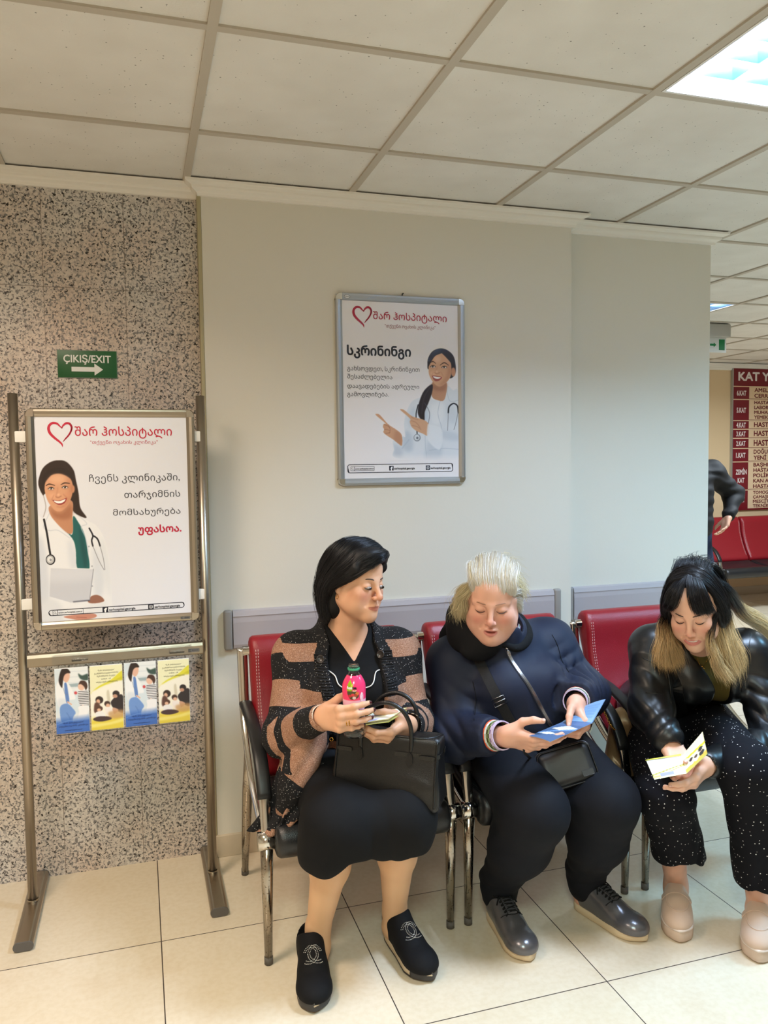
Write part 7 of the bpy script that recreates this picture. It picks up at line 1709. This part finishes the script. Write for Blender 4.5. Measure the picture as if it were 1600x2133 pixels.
# olive top
M_OLIVT = cloth('olive_jersey', (92, 82, 38), .85); ot = Shape(); w3_torso(ot, .007); ot.cone((1.77, 2.15, .90), (1.73, 2.10, 1.0), .066, .085, .012, 's'); organic('top', ot, .0045, M_OLIVT, w3, 1)
p_, n_ = hit(ot, 1462, 1392); M_PEND = M_GOLD
ch_ = [at(1452, 1370, 2.11), at(1457, 1384, 2.085), p_+n_*.004, at(1471, 1379, 2.075), at(1478, 1366, 2.09)]; MB().tube(crom(ch_, 6), .0006, 6).build('necklace_chain', M_GOLD, w3)
mb = MB(); x_ = unit(np.cross(n_, (0, 0, 1))); z_ = np.cross(x_, n_)*-1
for px in ([(-.003, .004), (.0, .008), (.003, .004), (0, .001), (-.003, .004)], [(-.008, -.002), (-.003, .002), (.002, -.001), (.008, .003)], [(-.005, -.010), (-.001, -.004), (.004, -.008), (.006, -.003)], [(-.007, -.008), (0, -.012), (.006, -.011)]): mb.tube([p_+n_*.005+x_*a+np.array([0, 0, 1])*b_ for a, b_ in crom(px, 4)], .0011, 6)
mb.build('pendant', M_GOLD, w3)
# leather jacket
M_LEA = mat('black_jacket_leather', (16, 17, 19), .36, spec=.5); bump(M_LEA, 'noise', 240, .12, .001, 3)
lj = Shape(); w3_torso(lj, .020); lj.ell((1.89, 2.47, .58), (.19, .15, .10), .05)
for s_, e_, q_ in ((s3L, e3L, q3L), (s3R, e3R, q3R)): d_ = unit(q_-e_); lj.ball(s_, .070, .04); lj.cone(s_, e_, .068, .062, .035); lj.ball(e_, .061, .02); lj.cone(e_, q_-d_*.006, .059, .050 if e_ is e3L else .044, .03)
def open3(P):
    z = P[:, 2]; cx = 1.79+(.76-z)*.20; hw = .028+.050*sstep(.70, .90, z); return np.maximum(np.maximum(np.abs(P[:, 0]-cx)-hw, P[:, 1]-2.24), np.maximum(2.072-P[:, 1], .612-z))
lj.fn(open3, (1.79, 2.1, .74), 1.2, .010, 's'); lj.cone((1.765, 2.14, .89), (1.72, 2.08, 1.0), .078, .10, .02, 's')
for q_, e_ in ((q3L, e3L), (q3R, e3R)): d_ = unit(q_-e_); lj.fn(lambda P, q_=q_, d_=d_: np.maximum(np.linalg.norm(P-q_-((P-q_)@d_)[:, None]*d_, axis=1)-.029, -((P-q_)@d_)-.028), q_, .07, .003, 's')
dl, dr = unit(q3L-e3L), unit(q3R-e3R)
fo4 = folds((e3L, .08, (.4, -.5, .8), .040, .0042), ((s3L+e3L)/2, .07, (.5, .1, .8), .06, .003), (e3L+dl*.10, .06, dl+[.6, .2, 0], .034, .0035), (e3R, .08, (.6, -.4, .6), .04, .009), ((s3R+e3R)/2, .08, (.2, .2, 1), .055, .007), (e3R+dr*.12, .08, dr+[0, .3, .9], .052, .006), ((1.70, 2.2, .66), .07, (.4, 0, 1), .05, .006), ((1.95, 2.2, .68), .08, (.5, .2, 1), .055, .007))
nz4 = Noise(22, 7, 44); nz6 = Noise(30, 6, 45, (1, 1, .8)); lj.disp = lambda P: .0024*nz4(P)+fo4(P)-.0042*(1-2*np.minimum(np.abs(nz6(P)), 1)); lj.dmax = .018
lj_ob = organic('jacket', lj, .0045, M_LEA, w3, 2)
for px in ([(1400, 1396), (1409, 1430), (1421, 1465), (1433, 1494)], [(1502, 1420), (1494, 1460), (1483, 1500)]):                 # lapels
    P_, N_ = on_surface(lj, px, .002, 6); P_ = smooth_path(P_, 5); m_ = len(P_); ribbon(P_, N_, list(np.interp(np.linspace(0, 1, m_), [0, .5, 1], [.036, .034, .010])), .004).build('lapel', M_LEA, lj_ob)
for px in ([(1565, 1318), (1560, 1350), (1556, 1400), (1545, 1440)], [(1338, 1370), (1355, 1378), (1372, 1388)], [(1345, 1442), (1360, 1444), (1382, 1446)], [(1390, 1395), (1396, 1430), (1398, 1465)]):
    P_, N_ = on_surface(lj, px, .0004, 6); MB().tube(smooth_path(P_, 3), .0013, 6).build('seam', M_BAGS, lj_ob)
# dotted wide trousers
def make_dots():
    m = mat('dotted_black_cloth', (12, 12, 18), .85, spec=.2); k = NT(m); tc = k.new('ShaderNodeTexCoord'); v = k.new('ShaderNodeTexVoronoi'); v.inputs['Scale'].default_value = 78; v.inputs['Randomness'].default_value = .45; k.link(tc.outputs['Object'], v.inputs['Vector'])
    c = mixc(k, mathn(k, 'LESS_THAN', v.outputs['Distance'], .135), (11, 11, 18), (226, 222, 218)); k.link(c, k.b.inputs['Base Color']); return m
pt = Shape(); pt.ell((1.89, 2.49, .53), (.19, .15, .10), 0)
for h_, k_, a_, hem in ((h3L, k3L, a3L, .20), (h3R, k3R, a3R, .165)):
    lo_ = np.array([a_[0], a_[1]-.02, hem-.03]); pt.cone(h_, k_+[0, .015, -.01], .105, .080, .04); pt.cone(k_+[0, .01, -.01], lo_, .078, .082, .04); pt.cone(lo_+[0, 0, .03], lo_-[0, 0, .08], .05, .05, .004, 's')
def hem3(P): return np.where(np.linalg.norm(P[:, :2]-a3L[:2], axis=1) < np.linalg.norm(P[:, :2]-a3R[:2], axis=1), .196, .152)+.012*np.sin(P[:, 0]*40)-P[:, 2]
pt.fn(hem3, (0, 0, 0), 1e9, .004, 'i')
fo5 = folds((a3L+[0, 0, .22], (.12, .1, .16), (1, -.3, 0), .055, .010), (a3R+[0, 0, .22], (.12, .1, .18), (1, -.3, 0), .06, .010), (k3L, .08, (.3, 0, 1), .05, .005)); pt.disp = fo5; pt.dmax = .014
organic('trousers', pt, .0048, make_dots(), w3, 2)
# platform loafers
M_SUEDE = cloth('beige_suede', (212, 184, 164), .9, .3, 900, .3); M_LOAFS = mat('loafer_sole', (214, 190, 172), .7); bump(M_LOAFS, 'noise', 700, .3, .001); M_WELT = mat('loafer_welt', (232, 216, 206), .6)
def loafer(heel, toe, person, bend):
    o, A = shoe_frame(heel, toe); L = .262; ol = sole_outline(L, .036, .048, .042, .55, bend); cx = lambda a: np.interp(a/L, np.linspace(0, 1, 40), [bend*math.sin(q*PI)*-1+bend*q for q in np.linspace(0, 1, 40)])
    s = Shape(); s.frame(o, A); s.ell((.045, cx(.045), .06), (.044, .037, .046), 0); s.ell((.125, cx(.125), .055), (.06, .041, .042), .03); s.ell((.195, cx(.195), .05), (.066, .046, .036), .035); s.cone((.11, cx(.11), .085), (.16, cx(.16), .07), .026, .028, .03)
    s.plane((0, 0, .038), (0, 0, -1), .003); s.cone((.045, cx(.045), .085), (.065, cx(.06), .16), .030, .045, .008, 's'); s.fn(lambda P: ((P-o)@A)[:, 2]-.088-.022*sstep(.06, .11, ((P-o)@A)[:, 0]), o, 1e9, .006, 'i'); up = organic('shoe', s, .003, M_SUEDE, person, 2); sole_mesh(o, A, ol, .001, .034, spring=.003, L=L).build('platform_sole', M_LOAFS, up); sole_mesh(o, A, [((a-.13)*1.02+.13, b*1.03) for a, b in ol], .032, .041, spring=.003, L=L).build('welt', M_WELT, up)
    def top(x, y):
        p = o+A@np.array([x, y, .2])
        for _ in range(80):
            d = s.eval(p[None])[0]
            if d < .0004: break
            p = p-np.array([0, 0, max(d*.7, .0006)])
        return p
    P = smooth_path(np.array([top(.148, cx(.148)+.044*t) for t in np.linspace(-.95, .95, 17)])); N_ = np.array([normal_of(s, q) for q in P]); ribbon(P+N_*.0008, N_, .022, .0026).build('saddle_strap', M_SUEDE, up)
    P = np.array([top(.155+.070*math.cos(a), cx(.2)+.034*math.sin(a)) for a in np.linspace(-PI/2, PI/2, 21)]); P = np.array([q+normal_of(s, q)*.0008 for q in P]); MB().tube(smooth_path(P, 2), .0021, 6).build('apron_seam', M_SUEDE, up)
for a_, t_ in ((a3L, (1.552, 2.0)), (a3R, (1.668, 1.80))): d_ = unit([t_[0]-a_[0], t_[1]-a_[1], 0]); loafer((a_[0]-d_[0]*.052, a_[1]-d_[1]*.052, 0), (*t_, 0), w3, .004)

# yellow leaflet
def paint_y1(u, v, side):
    if side: return (238, 236, 214)
    if .22 < u < .62 and .10 < v < .24+.06*u: return (168, 168, 206)
    if abs(v-.22-.32*u) < .025: return (186, 176, 70)
    if abs(v-.12-.45*max(u-.2, 0)) < .03: return (232, 222, 120)
    if v > .45 and (v*19) % 1 < .4 and .12 < u < .85: return (214, 214, 214)
    return (236, 234, 206) if v > .3 else (232, 230, 176)
def paint_y2(u, v, side):
    if side: return (240, 238, 210)
    d = u*1.0+ (1-v)*.0
    if u > .93: return (200, 190, 90)
    for cu, cv_, rr, c in ((.60, .30, .075, (64, 46, 40)), (.64, .30, .05, (206, 160, 134)), (.66, .52, .065, (84, 58, 48)), (.70, .52, .045, (216, 172, 146)), (.56, .76, .085, (46, 38, 40)), (.63, .76, .055, (196, 150, 124)), (.74, .78, .10, (52, 44, 50)), (.75, .30, .08, (238, 230, 226)), (.80, .52, .07, (240, 234, 230))):
        if (u-cu)**2+((v-cv_)*.8)**2 < rr*rr: return c
    if u > .80: return (226, 190, 80)
    if abs(u-.36-.12*v) < .05: return (214, 206, 50)
    if .08 < u < .34 and (u*40) % 1 < .35 and .12 < v < .88: return (206, 204, 190)
    return (240, 236, 196)
l3 = thing('leaflet', 'yellow folded leaflet held open by the woman in the leather jacket', 'leaflet', tuple(at(1420, 1590, 1.9)), group='leaflets being read')
A_, B_, C_, D_ = at(1363.5, 1624, 1.865), at(1346.5, 1584.5, 1.90), at(1420, 1575, 1.905), at(1431, 1611, 1.865)
paper('front_page', A_, B_, C_, D_, l3, paint_y1, 40, 30, bend=.001, up=(-.5, -.6, .4))
paper('inner_page', C_, at(1464, 1523.5, 1.90), at(1474, 1570, 1.865), D_, l3, lambda u, v, s: paint_y2(u, v, s), 40, 30, bend=.002, up=(-.6, -.6, .4)); paper('back_page', B_+[0, .004, -.001], at(1346.5, 1582, 1.905), at(1420, 1570, 1.915), C_+[0, .004, 0], l3, lambda u, v, s: (224, 214, 80), 12, 8, up=(-.5, -.6, .4))
# ------------------------------------------------------------------ things on and around the seats, people far back
M_GOLDL = mat('bronze_leather', (150, 120, 84), .36, spec=.6, metal=.25); bump(M_GOLDL, 'noise', 160, .35, .002, 4)
gb_ = thing('shoulder_bag', 'soft bronze leather bag with a chain, on the seat behind the armrests', 'bag', tuple(at(1306, 1640, 2.37)))
g0 = at(1306, 1572, 2.37); gs = Shape(); gs.frame(g0, rot(-.45, 0, .06)); gs.box((0, 0, .015), (.070, .045, .140), .04, 0); gs.ell((0, -.012, -.055), (.074, .055, .06), .04); gs.ell((.0, 0, .150), (.05, .022, .02), .03)
ng = Noise(34, 7, 51); fg = folds((g0+[0, -.04, .06], (.1, .08, .08), (1, .3, .1), .030, .006), (g0+[0, -.04, -.03], .09, (.7, .2, .6), .045, .006)); gs.disp = lambda P: .003*ng(P)+fg(P); gs.dmax = .012
organic('bag_body', gs, .004, M_GOLDL, gb_, 2)
cp = [at(1264, 1488, 2.36), at(1272, 1510, 2.35), at(1283, 1530, 2.345), at(1290, 1510+35, 2.35), at(1300, 1515, 2.37)]; cp = crom([at(1252, 1470, 2.31), at(1262, 1490, 2.305), at(1273, 1512, 2.30), at(1284, 1520, 2.305), at(1296, 1506, 2.32)], 10); mb = MB(); d = np.r_[0, np.cumsum(np.linalg.norm(np.diff(cp, axis=0), axis=1))]
for q, s in enumerate(np.arange(0, d[-1], .0065)):
    p = np.array([np.interp(s, d, np.array(cp)[:, k]) for k in range(3)]); t = unit(np.array([np.interp(s+.003, d, np.array(cp)[:, k]) for k in range(3)])-p+1e-6); a = unit(np.cross(t, (0, 1, 0) if q % 2 else (0, .3, 1))); mb.tube([p+t*.0048*math.cos(w)+a*.0034*math.sin(w) for w in np.linspace(0, 2*PI, 11)[:-1]], .0011, 6, closed=True)
mb.build('chain', M_GOLD, gb_); c_ = g0+np.array([-.005, -.035, .162])
MB().tube([c_+np.array([.009*math.cos(w), 0, .007*math.sin(w)]) for w in np.linspace(0, 2*PI, 14)[:-1]], .0018, 8, closed=True).build('clasp_ring', M_GOLD, gb_)
co = thing('coat', 'black cloth coat bundled on the seat between the bronze bag and the leather jacket', 'coat', tuple(at(1340, 1560, 2.42)))
c0_ = at(1352, 1535, 2.46); cs2 = Shape(); cs2.ell(c0_+[.035, .02, -.06], (.06, .06, .07), 0); cs2.chain([c0_+[.02, -.01, -.07], c0_+[.005, -.02, .0], at(1318, 1478, 2.42)], [.032, .026, .014], .03); nc_ = Noise(28, 7, 61); fc_ = folds((c0_, .12, (.6, .2, .8), .04, .008)); cs2.disp = lambda P: .004*nc_(P)+fc_(P); cs2.dmax = .014
organic('coat_cloth', cs2, .005, cloth('black_wool', (10, 10, 11), .95), co, 2)

# man standing with hand in pocket near the far seats
def far_person():
    b = Shape(); X, Y = 3.95, 5.02; sR, eR, wR = np.array([X+.215, Y, 1.375]), np.array([X+.47, Y+.06, 1.20]), np.array([X+.30, Y-.08, 1.035]); sL, eL, wL = np.array([X-.215, Y, 1.375]), np.array([X-.34, Y+.05, 1.10]), np.array([X-.30, Y-.1, .87])
    b.ell((X, Y, 1.20), (.18, .12, .22), 0); b.ell((X, Y, .98), (.165, .12, .14), .06); b.cone(sL, sR, .07, .07, .06); b.cone((X, Y+.01, 1.42), (X, Y-.005, 1.52), .065, .058, .04)
    hipp = [np.array([X-.09, Y, .92]), np.array([X+.09, Y, .92])]; fe = [np.array([X-.12, Y+.02, .09]), np.array([X+.15, Y-.03, .09])]
    for h_, f_ in zip(hipp, fe): k_ = (h_+f_)/2+[0, -.02, .02]; b.cone(h_, k_, .085, .06, .04); b.cone(k_, f_, .058, .04, .03); b.cone(f_, f_+[0, -.14, -.05], .04, .034, .03)
    for s_, e_, w_ in ((sL, eL, wL), (sR, eR, wR)): b.cone(s_, e_, .05, .043, .03); b.cone(e_, w_, .042, .03, .02)
    hand(b, wR, (-.55, -.25, -.80), (-.80, .2, .5), 1, [(.3, .3, .2)]*4, [(.7, .5, .3), (.9, .2, .3), (1, 0, .2)], 1.05, .03, 1.1); hand(b, wL, (.1, -.2, -1), (1, 0, .1), -1, [(.3, .4, .2)]*4, [(.7, .5, .3), (.9, .2, .3), (1, 0, .2)], 1.05, .03, 1.1)
    A = rot(.4, .05, 0)*1.03; o = np.array([X, Y-.01, 1.63]); head(b, o, A, wide=1.03, jaw=1.1, nose=1.1)
    p = person_body(b, 'man in a black puffer jacket and jeans, hand in pocket, partly behind the wall end', None, .005, skin_cols((206, 158, 130), (160, 96, 88), (200, 130, 110), o, A))
    m_p = mat('black_nylon', (13, 14, 17), .72, spec=.3); j = Shape(); j.ell((X, Y, 1.20), (.205, .15, .23), 0); j.ell((X, Y, .99), (.20, .15, .17), .06); j.cone(sL, sR, .09, .09, .06); j.cone((X, Y+.01, 1.40), (X, Y, 1.47), .085, .078, .04)
    for s_, e_, w_ in ((sL, eL, wL), (sR, eR, wR)): j.cone(s_, e_, .085, .074, .04); j.ball(e_, .072, .03); j.cone(e_, w_+(e_-w_)*.10, .072, .050, .03)
    j.plane((X, Y, .83), (0, 0, -1), .02); nj = Noise(30, 6, 71); j.disp = lambda P: .0035*np.sin(P[:, 2]*80+nj(P)*1.2)+.004*nj(P); j.dmax = .014; organic('puffer_jacket', j, .007, m_p, p, 2)
    t = Shape()
    for h_, f_ in zip(hipp, fe): k_ = (h_+f_)/2+[0, -.02, .02]; t.cone(h_, k_, .10, .075, .05); t.cone(k_, f_+[0, 0, .0], .073, .062, .03)
    t.plane((X, Y, .06), (0, 0, -1), .005); nt = Noise(24, 6, 72); t.disp = lambda P: .004*nt(P); t.dmax = .006; organic('jeans', t, .007, cloth('dark_denim', (30, 40, 66), .8), p, 2)
    for h_, f_ in zip(hipp, fe):
        s = Shape(); s.ell(f_+[0, -.07, -.04], (.048, .135, .05), 0); s.ball(f_+[0, .01, -.03], .05, .03); s.plane((0, 0, .002), (0, 0, -1), .004); organic('shoe', s, .006, M_BLACK, p, 2)
    h = Shape(); h.frame(o, A); h.ell((0, .018, .044), (.081, .101, .09), 0); h.plane((0, -.084, .070), (0, -.62, -.78), .012); h.frame(); organic('hair', h, .006, M_HAIRBASE, p, 2, {'col': BLK})
far_person()
